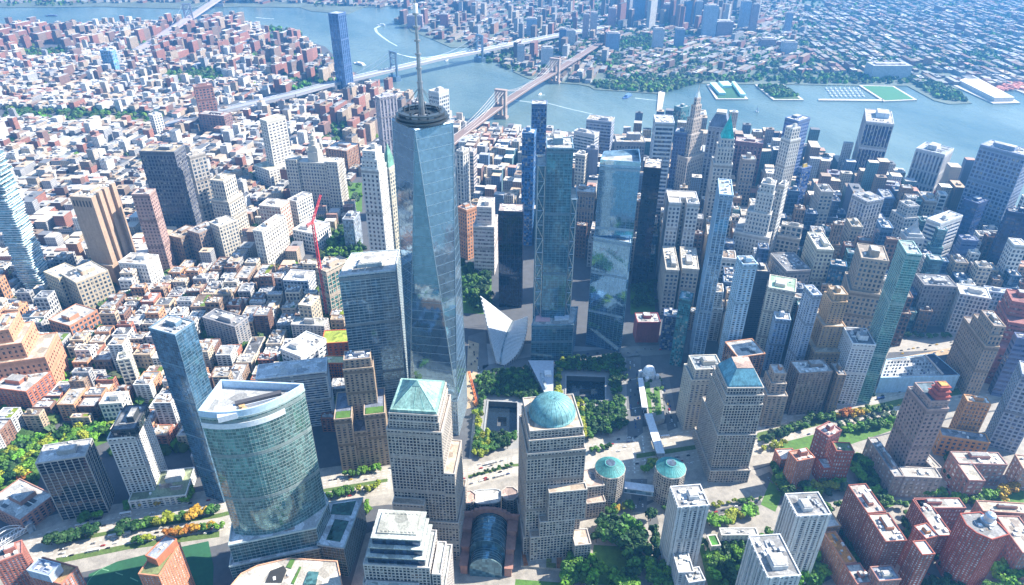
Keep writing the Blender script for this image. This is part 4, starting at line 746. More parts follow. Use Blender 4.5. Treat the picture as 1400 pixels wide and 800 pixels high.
# --- stone telephone building with two wings
q0 = rect(150, (470, 493), (506, 490), (513, 478)); u = (q0[1]-q0[0]).normalized()
W1 = rect(84, (457, 574), (480, 572), (489, 535)); W2 = rect(84, (498, 568), (526, 565), (532, 530)); a, b = P2(480, 585, 70), P2(498, 583, 70)
t1 = tower(SS, 'brown stone telephone tower with two lower wings and a dark blue roof', 'skyscraper', 150, q0, (2.8, 3.8, 1.5, 1.3, .5), (.40, .31, .23), (.06, .07, .09), rc=(.2, .23, .3), units=8, ph=4, phc=(.25, .28, .36), tiers=[(W1, 0, 84), (W2, 0, 84), (rect(70, (478, 583), (500, 581), (506, 540)), 0, 60), (grow(ccw(q0), 2), 60, 138), (q0, 138, 150)])
m = MB()
for W in (W1, W2): m.prism(grow(ccw([W[0], W[1], W[1]+(W[2]-W[1])*.3, W[0]+(W[3]-W[0])*.3]), -1.5), 84.1, 84.8)
m.build('roof_garden', GRASS, t1)
# --- parallelogram glass tower, white framed office, braced tower, faceted tower
tower(GT, 'banded steel and glass tower with a flat white roof left of the spire tower', 'glass tower', 226, arc([(463, 378), (540, 370), (546, 342), (481, 347)], 226), (6, 4, .3, .9, .2), (.42, .48, .50), (.12, .22, .30), gm=CURTAIN, rc=(.70, .69, .67), units=9, ph=5)
T(OB, 'blue banded office with a white angled frame behind the curved green tower', 'office block', 88, (350, 519), (446, 508), (458, 498), (40, 3.8, 3.5, 1.2, .5), (.58, .60, .62), (.08, .13, .2), dep=30, rc=(.62, .64, .66), units=6, ph=0)
aB = (329, (748, 203), (784, 203.5), (787, 190), 44); Hp = HT(727, 492, 444)
t1 = tower(GT, 'tall dark blue glass tower with white K braced side frames and a roofed podium', 'glass tower', 329, rect(*aB), (3, 4, .18, .45, .2), (.16, .26, .34), (.05, .15, .22), gm=CURTAIN, rc=(.5, .5, .48), units=8, ph=8,
           tiers=[(arc([(727, 445), (784, 444), (790, 420), (735, 422)], Hp), 0, Hp), (rect(*aB[:4], 44, (-.36, -.005), (.12, 1)), Hp*.6, 303), (rect(*aB[:4], 44, (1.005, 1.27), (.1, 1)), Hp*.6, 256), (rect(*aB), Hp*.6, 329)])
m = MB(); a_, u_, w_, v_, d_ = abc(*aB)
def brace(s0, s1, t, z0, z1, n):
    A_, B_ = a_+u_*w_*s0+v_*d_*t, a_+u_*w_*s1+v_*d_*t; o = v_*(-.7 if d_ > 0 else .7); A_, B_ = A_+o, B_+o; h = (z1-z0)/n
    for p in (A_, B_): m.beam((p.x, p.y, z0), (p.x, p.y, z1), .75)
    for k in range(n):
        za, zb = z0+h*k, z0+h*(k+1); m.beam((A_.x, A_.y, zb), (B_.x, B_.y, zb), .6); C_ = (A_, B_) if k % 2 else (B_, A_); m.beam((C_[0].x, C_[0].y, za), (C_[1].x, C_[1].y, zb), .6)
brace(-.32, -.04, .12, Hp, 303, 11); brace(1.04, 1.25, .1, Hp, 256, 9)
m.build('brace', METAL, t1, (.50, .55, .58))
m = MB(); q = arc([(732, 440), (752, 440), (752, 431), (733, 432)], Hp); m.prism(ccw(q), Hp+.1, Hp+.7); m.build('terrace_mural', PLAIN, t1, (.62, .36, .38)); m = MB(); q = arc([(758, 439), (778, 438), (779, 431), (758, 431)], Hp); m.prism(ccw(q), Hp+.1, Hp+3.5); m.build('terrace_room', PLAIN, t1, (.50, .55, .62))
up = arc([(820, 226), (875.5, 229.5), (873, 211), (825, 214)], 298); b0, b1 = P2(795, 488, 0), P2(850, 476, 0); h4 = max(90, min(190, HT(795+16, 480, 308)))
dn = [b0, b1, b1+(up[2]-up[1]), b0+(up[2]-up[1])*1.1]
low_ = ccw(dn); t1 = tower(GT, 'tall pale blue faceted glass tower with an angled notch terrace', 'glass tower', 298, up, (3, 4, .12, .22, .1), (.30, .42, .52), (.16, .32, .50), gm=MIRROR, rc=(.42, .46, .5), units=4, ph=0, tiers=[(up, 0, 298), ([up[0]+(up[0]-up[1])*.02, up[1]+(up[0]-up[1])*.06+(up[1]-up[2])*.22, up[1]+(up[0]-up[1])*.06, up[0]+(up[0]-up[1])*.02+(up[3]-up[0])*.8], 0, h4)])
m = MB(); g = grow(ccw(up), -1); go = ccw(up)
for i in range(4):
    j = (i+1) % 4; m.faces([(go[i].x, go[i].y, 298), (go[j].x, go[j].y, 298), (go[j].x, go[j].y, 306), (go[i].x, go[i].y, 306), (g[j].x, g[j].y, 306), (g[i].x, g[i].y, 306), (g[j].x, g[j].y, 298), (g[i].x, g[i].y, 298)], [(0, 1, 2, 3), (3, 2, 4, 5), (5, 4, 6, 7)])
m.build('glass_screen', MIRROR, t1, (.34, .52, .66))
# --- winged white hall
t1 = thing('winged_hall', 'white ribbed transit hall with two raised pointed wings', 'transit hall', (*P2(690, 470), 0))
def qb(a, b, c, t): return a*(1-t)**2+b*2*t*(1-t)+c*t*t
SP = (P(684, 498, 3), P(686, 466, 12), P(702, 439, 17)); WL = (P(679, 496, 3), P(669, 458, 24), P(658.5, 405, 50)); WR_ = (P(690, 499, 3), P(722, 478, 14), P(720.5, 432, 40))
for nm, W in (('left_wing', WL), ('right_wing', WR_)):
    sk = MB(); rb = MB(); N = 36
    for k in range(N):
        t, t2 = k/N, (k+1)/N
        a, b, c, d = qb(*SP, t), qb(*W, t), qb(*W, t2), qb(*SP, t2)
        o = Vector((0, 0, -.9)); sk.face([a+o, b+o, c+o, d+o]); e = (t2-t)*.5
        x_ = 1.05 if k % 2 else 1.0; b = a+(b-a)*x_; c2, d2 = qb(*W, t+e), qb(*SP, t+e); c2 = d2+(c2-d2)*x_; up_ = Vector((0, 0, .6)); dn_ = Vector((0, 0, -1))
        rb.faces([a+up_, b+up_, c2+up_, d2+up_, a+dn_, b+dn_, c2+dn_, d2+dn_], [(0, 1, 2, 3), (1, 5, 6, 2), (4, 5, 1, 0), (3, 2, 6, 7), (7, 6, 5, 4)])
        g = Vector((b.x, b.y, 0)); m_ = qb(*SP, t); g = g+(Vector((m_.x, m_.y, 0))-g)*(.25*t); rb.beam((b.x, b.y, b.z-.5), (g.x, g.y, 0), .35, 4)
    s_ = sk.build('wing_skin', PLAIN, t1, (.32, .37, .42)); rb.build('wing_rib', PLAIN, s_, (.56, .58, .60), kind='stuff')
m = MB()
for k in range(20): a, b = qb(*SP, k/20), qb(*SP, (k+1)/20); m.beam(a+Vector((0, 0, .4)), b+Vector((0, 0, .4)), 1.7, 4)
m.build('spine_skylight', CURTAIN, t1, (.25, .32, .35)); FOOT.append(ccw(arc([(640, 400), (728, 425), (728, 500), (668, 505)], 0)))
q = arc([(722, 495), (757, 493), (756.5, 533), (746, 535)], 17); t1 = thing('museum_pavilion', 'grey wedge shaped museum pavilion between the two memorial pools', 'pavilion', (q[0].x, q[0].y, 0))
m = MB(); zz = [20, 17, 11, 11]; n = 4; m.faces([(p.x, p.y, 0) for p in q]+[(p.x, p.y, z) for p, z in zip(q, zz)], [(0, 1, 5, 4), (1, 2, 6, 5), (2, 3, 7, 6), (3, 0, 4, 7)]); m.build('facade', CURTAIN, t1, (.25, .32, .4)); m = MB(); m.face([(p.x, p.y, z+.05) for p, z in zip(q, zz)]); r_ = m.build('roof', PLAIN, t1, (.40, .45, .52)); m = MB(); m.prism(ccw(arc([(744, 508), (753, 508), (754, 514), (745, 514)], 17)), 14, 19.5); m.build('roof_box', PLAIN, r_, (.68, .7, .72))
m = MB(); m.prism(ccw(arc([(738, 512), (741, 512), (748, 531), (745, 532)], 14)), 12, 17.2); m.build('stair_glass', CURTAIN, t1, (.6, .66, .7))
# --- church, raised park, footbridge
c_ = P2(887, 512, 10); t1 = thing('domed_church', 'white domed church under construction on the raised park', 'church', (c_.x, c_.y, 0))
m = MB(); m.lathe((c_.x, c_.y), [(9.5, 0), (9.5, 15)], 20); m.build('wall', PLAIN, t1, (.72, .74, .77)); m = MB(); m.lathe((c_.x, c_.y), [(8.6, 15.1), (8.6, 18)]+[(8.2*math.cos(k*.196), 18+7*math.sin(k*.196)) for k in range(8)]+[(.2, 25)], 24); d_ = m.build('dome', PLAIN, t1, (.70, .75, .80)); m = MB()
for sx_ in (-1, 1):
    for sy_ in (-1, 1): p = c_+Vector((sx_, sy_))*8.5; m = MB(); m.prism(ccw([p+Vector(e) for e in ((-2.5, -2.5), (2.5, -2.5), (2.5, 2.5), (-2.5, 2.5))]), 0, 13); m.build('corner_tower', PLAIN, t1, (.72, .73, .75))
q = arc([(879, 521), (903, 518), (909, 572), (887, 579)], 8); t1 = thing('raised_park', 'raised park terrace with planting beside the footbridge', 'park terrace', (q[0].x, q[0].y, 0)); m = MB(); m.prism(ccw(q), 0, 8, top=False); m.build('retaining_wall', WALL, t1, (.5, .48, .44)); m = MB(); m.face([(p.x, p.y, 8.02) for p in ccw(q)]); m.build('terrace', PAVE, t1); m = MB()
for k in ((881, 523, 888, 522, 892, 570, 889, 572), (894, 530, 901, 529, 905, 566, 897, 568)): m.prism(ccw(arc([k[0:2], k[2:4], k[4:6], k[6:8]], 8)), 8.03, 8.5)
m.build('planting_bed', GRASS, t1); FOOT.append(grow(ccw(q), 3))
t1 = thing('footbridge', 'long white covered footbridge crossing the highway to the teal roofed gate house', 'footbridge', (*P2(885, 560), 0))
m = MB(); rf = MB(); pl = [P2(875, 520, 9), P2(881, 560, 9), P2(886, 568, 10), P2(903, 622, 10)]
for (a, b), wd in zip(((pl[0], pl[1]), (pl[2], pl[3])), (3.5, 5)):
    u = (b-a).normalized(); v = Vector((-u.y, u.x))*wd; q = ccw([a-v, b-v, b+v, a+v]); m.prism(q, 7.5, 12.5, bot=True); rf.prism(grow(q, .3), 12.6, 13.3)
    for k in range(5): p = a+(b-a)*(.05+.225*k); rf.beam((p.x, p.y, 0), (p.x, p.y, 7.5), .8); 
m.build('glazed_deck', CURTAIN, t1, (.35, .42, .48)); rf.build('roof', PLAIN, t1, (.66, .69, .73))
# --- parking garage
q = arc([(1204, 517), (1312, 514), (1277, 484), (1212, 492)], 27); t1 = tower('parking_garage', 'light blue parking garage with cars on its roof deck', 'parking garage', 27, q, None, (.36, .54, .70), rc=(.46, .47, .48), units=0, ph=0)
GAR = q
m = MB(); m.prism(ccw(arc([(1264, 486), (1277, 485.5), (1310, 512), (1289, 512.5)], 27)), 27.1, 27.6); m.build('dark_deck', ROOF, t1, (.05, .07, .13))
m = MB()
for k in range(40):
    a, b = ccw(q)[0], ccw(q)[1]
m.prism(ccw(arc([(1287.5, 512.6), (1290, 512.5), (1265.5, 486), (1263.5, 486)], 27)), 27.65, 29); m.build('divider_wall', WALL, t1, (.6, .5, .45))
# --- jumbled glass apartment tower at the left edge
c_ = Vector((628, 528)); t1 = thing('glass_tower', 'jagged stacked glass apartment tower cut by the left picture edge', 'glass tower', (c_.x, c_.y, 0)); sl_, gl = MB(), MB(); e1 = Vector((math.cos(-1.95), math.sin(-1.95))); e2 = Vector((-e1.y, e1.x)); rr = random.Random(5); ox = oy = 0
for k in range(58):
    z = k*4.3
    if k % 2 == 0 or k > 40: ox, oy, wx, wy = rr.uniform(-1.5, 1.5)*(1+(k > 40)), rr.uniform(-1.5, 1.5)*(1+(k > 40)), rr.uniform(15, 18), rr.uniform(16, 19)
    q = ccw([c_+e1*(ox+a*wx)+e2*(oy+b*wy) for a, b in ((-1, -1), (1, -1), (1, 1), (-1, 1))]); gl.prism(grow(q, -1.2), z+.6, z+4.3, top=False); sl_.prism(q, z, z+.9, bot=True); 
    if k % 3 == 0: sl_.prism(ccw([c_+e1*(ox+a*(wx+1.6))+e2*(oy+b*wy*.5) for a, b in ((-1, -1), (1, -1), (1, 1), (-1, 1))]), z+.05, z+.8, bot=True)
s_ = sl_.build('floor_slab', WALL, t1, (.66, .70, .72), kind='stuff'); gl.build('window_glazing', CURTAIN, t1, (.22, .38, .45), kind='stuff'); FOOT.append(ccw([c_+e1*a*24+e2*b*24 for a, b in ((-1, -1), (1, -1), (1, 1), (-1, 1))]))
T(GT, 'lone dark blue glass apartment tower on the far riverbank', 'glass tower', 252, (449, 18.5), (462, 19.5), (478, 16), 'ribs', (.10, .17, .34), (.08, .17, .34), gm=CURTAIN, dep=44, rc=(.5, .55, .6), units=2, ph=0)
T(AT, 'lone tall red brown brick slab tower rising in the far left low city', 'apartment tower', 124, (265, 119), (290, 116), (297, 111), 'punch', (.38, .20, .16), dep=20, rc=(.5, .34, .28), units=2, ph=6, phc=(.38, .2, .16))
T(AB, 'dark brown base block in front of the lone red brown slab tower', 'apartment block', 58, (271, 156), (306, 159), (314, 154), 'punch', (.25, .15, .14), rc=(.55, .5, .48), units=3)
T(AT, 'narrow bright white slab in the far left low city', 'apartment tower', 60, (203, 156), (209, 158), (217, 154), 'punch', (.70, .68, .66), rc=WR, units=1)
T(OT, 'blue glass curtain office slab in the far left low city', 'office block', 78, (136, 69), (151, 70), (157, 68), 'curtain', (.3, .45, .6), (.14, .3, .48), rc=WR, units=2)
# --- red tower crane
mb = P(448, 434, 0); hm = HT(448, 434, 306); t1 = thing('tower_crane', 'red lattice tower crane standing against the netted concrete tower', 'crane', mb)
def lattice(m, a, b, wd, r, n, up=Vector((0, 0, 1))):
    a, b = Vector(a), Vector(b); d = (b-a).normalized(); x = d.cross(Vector((.3, .9, .1))).normalized()*wd; y = d.cross(x).normalized()*wd
    cs = [x+y, x-y, -x-y, y-x]
    for c in cs: m.beam(a+c, b+c, r)
    for k in range(n):
        p, q = a+(b-a)*(k/n), a+(b-a)*((k+1)/n)
        for i in range(4): m.beam(p+cs[i], q+cs[(i+1) % 4], r*.7)
RC = (.62, .06, .08)
m = MB(); lattice(m, mb, mb+Vector((0, 0, hm)), 1.7, .6, int(hm/5)); m.build('crane_mast', PLAIN, t1, RC)
top = mb+Vector((0, 0, hm)); jt = P(433, 273, hm+34); jd = Vector((jt.x-top.x, jt.y-top.y, 0)); jd = jd.normalized() if jd.length > .1 else Vector((1, 0, 0))
m = MB(); lattice(m, top+Vector((0, 0, 4)), top+Vector((0, 0, 6))+jd*26+Vector((0, 0, 32)), 1.2, .45, 14); m.build('jib', PLAIN, t1, RC); m = MB(); lattice(m, top+Vector((0, 0, 3)), top-jd*12+Vector((0, 0, 3)), 1.3, .4, 5); m.build('counter_jib', PLAIN, t1, RC)
m = MB(); m.beam(top-jd*12+Vector((0, 0, -1)), top-jd*12+Vector((0, 0, 4)), 2.2); m.build('counterweight', PLAIN, t1, (.5, .2, .18)); m = MB(); m.beam(top, top+Vector((0, 0, 5)), 1.9); m.build('cab', PLAIN, t1, (.6, .1, .1))
# --- orange construction crane by the spire tower
a = P(641, 512, 0); b = P(652, 548, 6); t1 = thing('crawler_crane', 'orange crawler crane boom lying beside the spire tower', 'crane', a); m = MB(); lattice(m, P(641, 508, 22), P(652, 552, 3), 1.1, .4, 9); m.build('boom', PLAIN, t1, (.75, .22, .06)); m = MB(); e = P(651, 553, 0); m.prism(ccw([(e.x-4, e.y-3), (e.x+4, e.y-3), (e.x+4, e.y+3), (e.x-4, e.y+3)]), 1, 4.5); m.build('crane_body', PLAIN, t1, (.7, .25, .08)); m = MB(); m.prism(ccw([(e.x-5, e.y-4), (e.x+5, e.y-4), (e.x+5, e.y-2.4), (e.x-5, e.y-2.4)]), 0, 1); m.prism(ccw([(e.x-5, e.y+2.4), (e.x+5, e.y+2.4), (e.x+5, e.y+4), (e.x-5, e.y+4)]), 0, 1); m.build('crawler_track', PLAIN, t1, (.08, .08, .08))

a, b = P(-16, 752, 7), P(34, 722, 7); t1 = thing('truss_footbridge', 'white arched truss footbridge over the highway at the lower left corner', 'footbridge', (a.x, a.y, 0)); m = MB(); lattice(m, a, b, 3.2, .45, 9); m.build('truss', PLAIN, t1, (.66, .68, .72)); m = MB()
u = Vector((b.x-a.x, b.y-a.y)).normalized(); v = Vector((-u.y, u.x))
for s in (-1, 1):
    pr = None
    for k in range(13): p = a+(b-a)*(k/12)+Vector((v.x, v.y, 0))*3*s; p.z = 8+13*(1-(k/6-1)**2); (m.beam(pr, p, .5, 4) if pr is not None else None); pr = p
m.build('arch', PLAIN, t1, (.70, .72, .76)); m = MB(); m.prism(ccw([V2(a)-v*2.4, V2(b)-v*2.4, V2(b)+v*2.4, V2(a)+v*2.4]), 5, 5.6); m.build('deck', PLAIN, t1, (.4, .4, .4)); m = MB(); c_ = V2(b); m.prism(ccw([c_-v*5, c_+u*8-v*5, c_+u*8+v*5, c_+v*5]), 0, 13); m.build('stair_tower', CURTAIN, t1, (.3, .36, .42))
# ------------------------------------------------------------------ land, water, streets
from mathutils.geometry import tessellate_polygon
def sheet(name, mat, polys, z, kind='structure', z1=None, holes=None):
    m = MB()
    for q in polys:
        q = ccw([V2(p) for p in q]); hs = holes or []
        loops = [[Vector((p.x, p.y, 0)) for p in q]] + [[Vector((p.x, p.y, 0)) for p in h] for h in hs]
        flat = [p for l in loops for p in l]
        i = len(m.v); m.v += [(p.x, p.y, z) for p in flat]
        for t in tessellate_polygon(loops):
            a, b, c = [flat[k] for k in t]
            if (b-a).cross(c-a).z < 0: t = t[::-1]
            m.f.append(tuple(i+k for k in t)); m.c.append((1, 1, 1)); m.m.append(0)
        if z1 is not None:
            for k in range(len(q)):
                a, b = q[k], q[(k+1) % len(q)]; m.face([(a.x, a.y, z1), (b.x, b.y, z1), (b.x, b.y, z), (a.x, a.y, z)])
    o = m.build(name, mat); o['kind'] = kind; return o
def G(*pts): return [P2(*p) for p in pts]
POOLN, POOLS = G((668, 549), (707, 551), (707, 592), (663, 590)), G((774.5, 514), (827, 516), (827, 548), (774, 546))
shore = G((-260, 60), (0, 42), (70, 36), (150, 31), (230, 27), (262, 28), (330, 27), (345, 33), (380, 37), (400, 42), (414, 54), (445, 64), (470, 90), (480, 96), (500, 107), (525, 121), (557, 131), (575, 139), (610, 158), (637, 166), (672, 172), (700, 174), (750, 176), (850, 190), (950, 204), (1050, 220), (1130, 236), (1210, 254), (1310, 287), (1400, 316))
wo = [Vector(p) for p in ((-40, -1560), (-330, -1330), (-560, -900), (-560, -600), (-420, -240), (-290, 120), (-190, 480), (40, 1250), (600, 2600), (2400, 2600))]
MAN = shore + wo
sheet('ground', ASPH, [MAN], 0, z1=-4, holes=[POOLN, POOLS])
sheet('river_water', WATER, [[Vector((-16000, -16000)), Vector((16000, -16000)), Vector((16000, 16000)), Vector((-16000, 16000))]], -2.5, holes=[[c_+(p-c_)*1.6 for c_ in [sum(q_, Vector((0, 0)))/4] for p in q_] for q_ in (POOLN, POOLS)])
BK = G((-300, 10), (0, 10), (60, 10), (140, 9), (250, 12), (330, 9), (410, 10), (425, 15), (475, 19), (497, 10), (537, 8), (565, 5), (612, 9), (622, 16), (595, 18), (557, 23), (540, 32), (557, 35), (562, 43), (585, 51), (617, 65), (642, 64), (652, 75), (665, 83), (700, 86), (702, 98), (722, 107), (757, 113), (790, 115), (806, 118), (812, 122), (900, 128), (903, 116), (960, 114), (1032, 115), (1070, 115), (1172, 117), (1240, 117), (1277, 137), (1297, 142), (1329, 141), (1302, 121), (1400, 124), (1500, 150))
BK += [Vector(p) for p in ((2200, -7500), (14000, -9000), (14000, 7000))]
BKG = mat_ground('borough_ground', (.11, .14, .11), .35, .01)
sheet('far_shore_ground', BKG, [BK], -.5, z1=-4)
PC = mat_ground('pier_deck', (.50, .46, .40), .15)
def pier(lab, pts, top, z=1.2):
    t = thing('pier', lab, 'pier', (*P2(*pts[0]), 0)); q = ccw(G(*pts)); m = MB(); m.prism(q, -4, z); m.build('deck', PC, t)
    if top is not None:
        g = grow(q, -9); m = MB(); m.prism(g, z+.02, z+.5); m.build('top_surface', top, t)
    return t
t_ = pier('pier with three teal roofed sheds around a green court on the far shore', ((966, 116), (979, 136), (1023, 136), (1004, 114)), TURF)
for k in (((970, 117), (983, 131), (992, 131), (978, 116)), ((982, 115), (988, 121), (1000, 121), (995, 114.5)), ((1000, 115), (1012, 133), (1019, 133), (1004, 115))):
    m = MB(); m.prism(ccw(G(*k)), 1.3, 10); m.build('shed', PLAIN, t_, (.45, .72, .70))
pier('small wooded pier with a sandy rim on the far shore', ((1032, 116), (1057, 137), (1099, 137), (1070, 115)), mat_ground('pier_grove', (.04, .09, .03), .5, .05))
pier('flat green sports pier beside the marina', ((1174, 117), (1208, 139), (1254, 137), (1222, 118)), mat_ground('pier_turf', (.04, .17, .07), .15))
pier('narrow breakwater pier enclosing the marina', ((1119, 135.5), (1119, 137.5), (1207, 138.5), (1207, 136.5)), None)
t_ = pier('long container pier with a white shed roof at the right edge', ((1303, 117), (1358, 142), (1395, 141), (1330, 104)), None)
m = MB(); m.prism(ccw(G((1310, 115), (1358, 139.5), (1385, 139), (1328, 108))), 1.3, 14); m.build('shed', WALL, t_, (.66, .62, .58))
t_ = pier('second container pier with orange stacks at the right edge', ((1345, 105), (1400, 128), (1440, 132), (1440, 112)), SAND)
m = MB(); 
for k in range(22):
    c = P2(R.uniform(1365, 1400), R.uniform(113, 124)); m.prism(ccw([c+Vector((a*15, b*4)) for a, b in ((-1, -1), (1, -1), (1, 1), (-1, 1))]), 1.3, R.uniform(4, 9))
m.build('container_stack', PLAIN, t_, (.55, .20, .14), kind='stuff')
pier('long narrow pier behind the silver banded tower', ((901, 117), (898, 150), (905, 150), (911, 117)), None)
# water basins of the two pools
for q, lab in ((POOLN, 'square sunken memorial pool beside the spire tower'), (POOLS, 'square sunken memorial pool nearer the footbridge, in the yellow green grove')):
    q = ccw(q); c = cen(q); t = thing('memorial_pool', lab, 'memorial pool', (c.x, c.y, 0)); i_ = [c+(p-c)*.30 for p in q]
    m = MB()
    for k in range(4):
        a, b = q[k], q[(k+1) % 4]; m.face([(a.x, a.y, .1), (b.x, b.y, .1), (b.x, b.y, -9), (a.x, a.y, -9)]); a, b = i_[k], i_[(k+1) % 4]; m.face([(a.x, a.y, -9), (b.x, b.y, -9), (b.x, b.y, -16), (a.x, a.y, -16)])
    m.face([(p.x, p.y, -16) for p in i_]); m.build('granite_wall', PLAIN, t, (.09, .10, .11)); m = MB()
    for k in range(4): a, b, c2, d = q[k], q[(k+1) % 4], i_[(k+1) % 4], i_[k]; m.face([(p.x, p.y, -8.6) for p in (a, b, c2, d)])
    m.build('water_surface', mat_plain('pool_water', (.012, .02, .03), .08), t); m = MB(); o = grow(q, 2.2)
    for k in range(4): a, b, c2, d = q[k], q[(k+1) % 4], o[(k+1) % 4], o[k]; m.faces([(p.x, p.y, z) for p, z in ((a, .9), (b, .9), (c2, .9), (d, .9), (c2, 0), (d, 0), (a, -.5), (b, -.5))], [(0, 1, 2, 3), (3, 2, 4, 5), (1, 0, 6, 7)])
    m.build('parapet', PLAIN, t, (.30, .31, .32))
# paved zones and streets
HW = [(-60, 762), (88, 714), (175, 699), (300, 678), (442, 652), (530, 638), (640, 637), (700, 622), (800, 604), (870, 593), (960, 580), (1036, 569), (1140, 548), (1230, 530), (1320, 512), (1480, 480)]
HL = [(1480, 530), (1320, 551), (1230, 566), (1140, 590), (1036, 622), (960, 640), (870, 655), (800, 652), (700, 651), (640, 667), (530, 675), (442, 690), (300, 735), (175, 752), (75, 772), (-60, 800)]
sheet('plaza', PLAZA, [G((640, 636), (648, 560), (652, 512), (664, 470), (735, 470), (862, 478), (858, 592), (700, 621))], .03, holes=[POOLN, POOLS])
sheet('pavement', PAVE, [G(*HW, *[(x, y+8) for x, y in HW[::-1]])[:0] or G((-60, 740), (88, 700), (300, 668), (442, 640), (530, 628), (640, 628), (700, 614), (870, 585), (1036, 561), (1140, 540), (1320, 504), (1480, 470), (1480, 545), (1320, 566), (1140, 610), (1036, 640), (870, 690), (800, 700), (640, 690), (530, 690), (442, 700), (300, 745), (75, 790), (-60, 830))], .05)
sheet('highway', CONC, [G(*HW, *HL)], .09)
sheet('esplanade', PAVE, [G((480, 800), (500, 730), (600, 690), (640, 690), (800, 700), (870, 690), (860, 740), (930, 700), (950, 830), (700, 860), (480, 860))], .13)
sheet('street', mat_ground('street_asphalt', (.13, .135, .14), .15), [G((856, 488), (876, 486), (879, 592), (868, 600), (858, 600)), G((660, 500), (735, 486), (860, 474), (940, 470), (940, 482), (858, 489), (735, 500), (660, 512)), G((862, 655), (885, 655), (884, 700), (864, 700)), G((900, 520), (915, 516), (927, 585), (913, 590)), G((640, 460), (664, 452), (668, 500), (640, 520))], .14)
sheet('neighbourhood_paving', PAVE, [G((868, 700), (960, 650), (1036, 642), (1140, 612), (1320, 568), (1480, 548), (1480, 860), (868, 860))], .055)
ST_ = mat_ground('side_street', (.10, .105, .11), .2)
sheet('side_street', ST_, [G((884, 700), (897, 700), (925, 820), (900, 820)), G((1036, 652), (1052, 645), (1105, 715), (1140, 790), (1118, 800), (1085, 720)), G((1150, 690), (1162, 690), (1215, 790), (1198, 800)), G((1288, 640), (1300, 630), (1345, 690), (1328, 694)), G((1240, 770), (1262, 760), (1330, 800), (1240, 815)), G((965, 700), (1040, 684), (1042, 690), (966, 708))], .10)
mk = MB()
def dash(a, b, wd, n, z=.16):
    a, b = P2(*a), P2(*b); u = (b-a).normalized(); v = Vector((-u.y, u.x))*wd
    for k in range(n):
        p, q = a+(b-a)*(k/n), a+(b-a)*((k+.5)/n); mk.face([(p.x-v.x, p.y-v.y, z), (q.x-v.x, q.y-v.y, z), (q.x+v.x, q.y+v.y, z), (p.x+v.x, p.y+v.y, z)])
def lerp(A, B, t): return (A[0]+(B[0]-A[0])*t, A[1]+(B[1]-A[1])*t)
HLr = HL[::-1]
for t in (.12, .22, .32, .62, .72, .82):
    for k in range(len(HW)-1): dash(lerp(HW[k], HLr[k], t), lerp(HW[k+1], HLr[k+1], t), .34, 12)
for x0, y0, x1, y1 in ((160, 715, 176, 742), (533, 640, 528, 668), (535, 641, 531, 668), (865, 598, 868, 650), (878, 596, 884, 650), (858, 560, 878, 556), (858, 520, 876, 517)):
    dash((x0, y0), (x1, y1), .8, 10)
mk.v and mk.build('road_marking', mat_plain('road_paint', (.62, .61, .57)), kind='structure')
MEDG = mat_ground('median_planting', (.08, .13, .03), .4, .3)
def seg(t, k0, k1, w=.05): return G(*[lerp(HW[k], HLr[k], t-w) for k in range(k0, k1+1)], *[lerp(HW[k], HLr[k], t+w) for k in range(k1, k0-1, -1)])
sheet('median_strip', MEDG, [seg(.47, 1, 4), seg(.92, 1, 3, .07), seg(.5, 4, 5, .06), seg(.5, 6, 8, .06), seg(.5, 9, 11), seg(.55, 11, 14, .12)], .2)
sheet('lawn', GRASS, [G((700, 830), (705, 792), (770, 797), (768, 830)), G((812, 745), (858, 748), (866, 800), (805, 800)), G((1050, 610), (1130, 590), (1225, 565), (1230, 585), (1150, 612), (1100, 620)), G((1040, 690), (1060, 640), (1075, 660), (1060, 700)), G((-60, 640), (40, 603), (150, 582), (152, 602), (120, 615), (64, 622), (50, 668), (-60, 690)), G((955, 745), (1040, 735), (1020, 800), (970, 810)), G((1080, 800), (1090, 755), (1120, 770), (1125, 810)), G((1165, 640), (1186, 640), (1225, 690), (1200, 700)), G((1200, 690), (1400, 664), (1400, 690), (1240, 688)), G((445, 320), (492, 300), (500, 380), (440, 385)), G((470, 250), (495, 250), (495, 290), (470, 290)), G((630, 360), (672, 368), (672, 430), (632, 428)), G((862, 388), (893, 385), (896, 426), (862, 430))], .17)
sheet('sports_field', TURF, [G((110, 830), (122, 785), (160, 768), (205, 757), (285, 740), (292, 775), (290, 830))], .21)
mk = MB(); pl = [(140, 778), (158, 783), (178, 790), (200, 800)]
for a, b in zip(pl, pl[1:]): dash(a, b, .5, 1, .25)
for k in range(20):
    a = [P2(150, 795)+Vector((math.cos(t), math.sin(t)))*22 for t in (k*.2, k*.2+.2)]; n_ = (a[1]-a[0]).normalized(); v = Vector((-n_.y, n_.x))*.25; mk.face([(p.x, p.y, .25) for p in (a[0]-v, a[1]-v, a[1]+v, a[0]+v)])
mk.build('field_marking', mat_plain('field_paint', (.16, .34, .2)), kind='structure')
sheet('tunnel_approach', mat_ground('approach_road', (.33, .31, .28), .2), [G((1205, 500), (1215, 482), (1300, 478), (1330, 470), (1330, 452), (1240, 458), (1220, 470))], .17)
sheet('construction_yard', SAND, [G((1235, 488), (1300, 476), (1300, 484), (1240, 492)), G((636, 560), (650, 556), (655, 470), (640, 465))], .22)
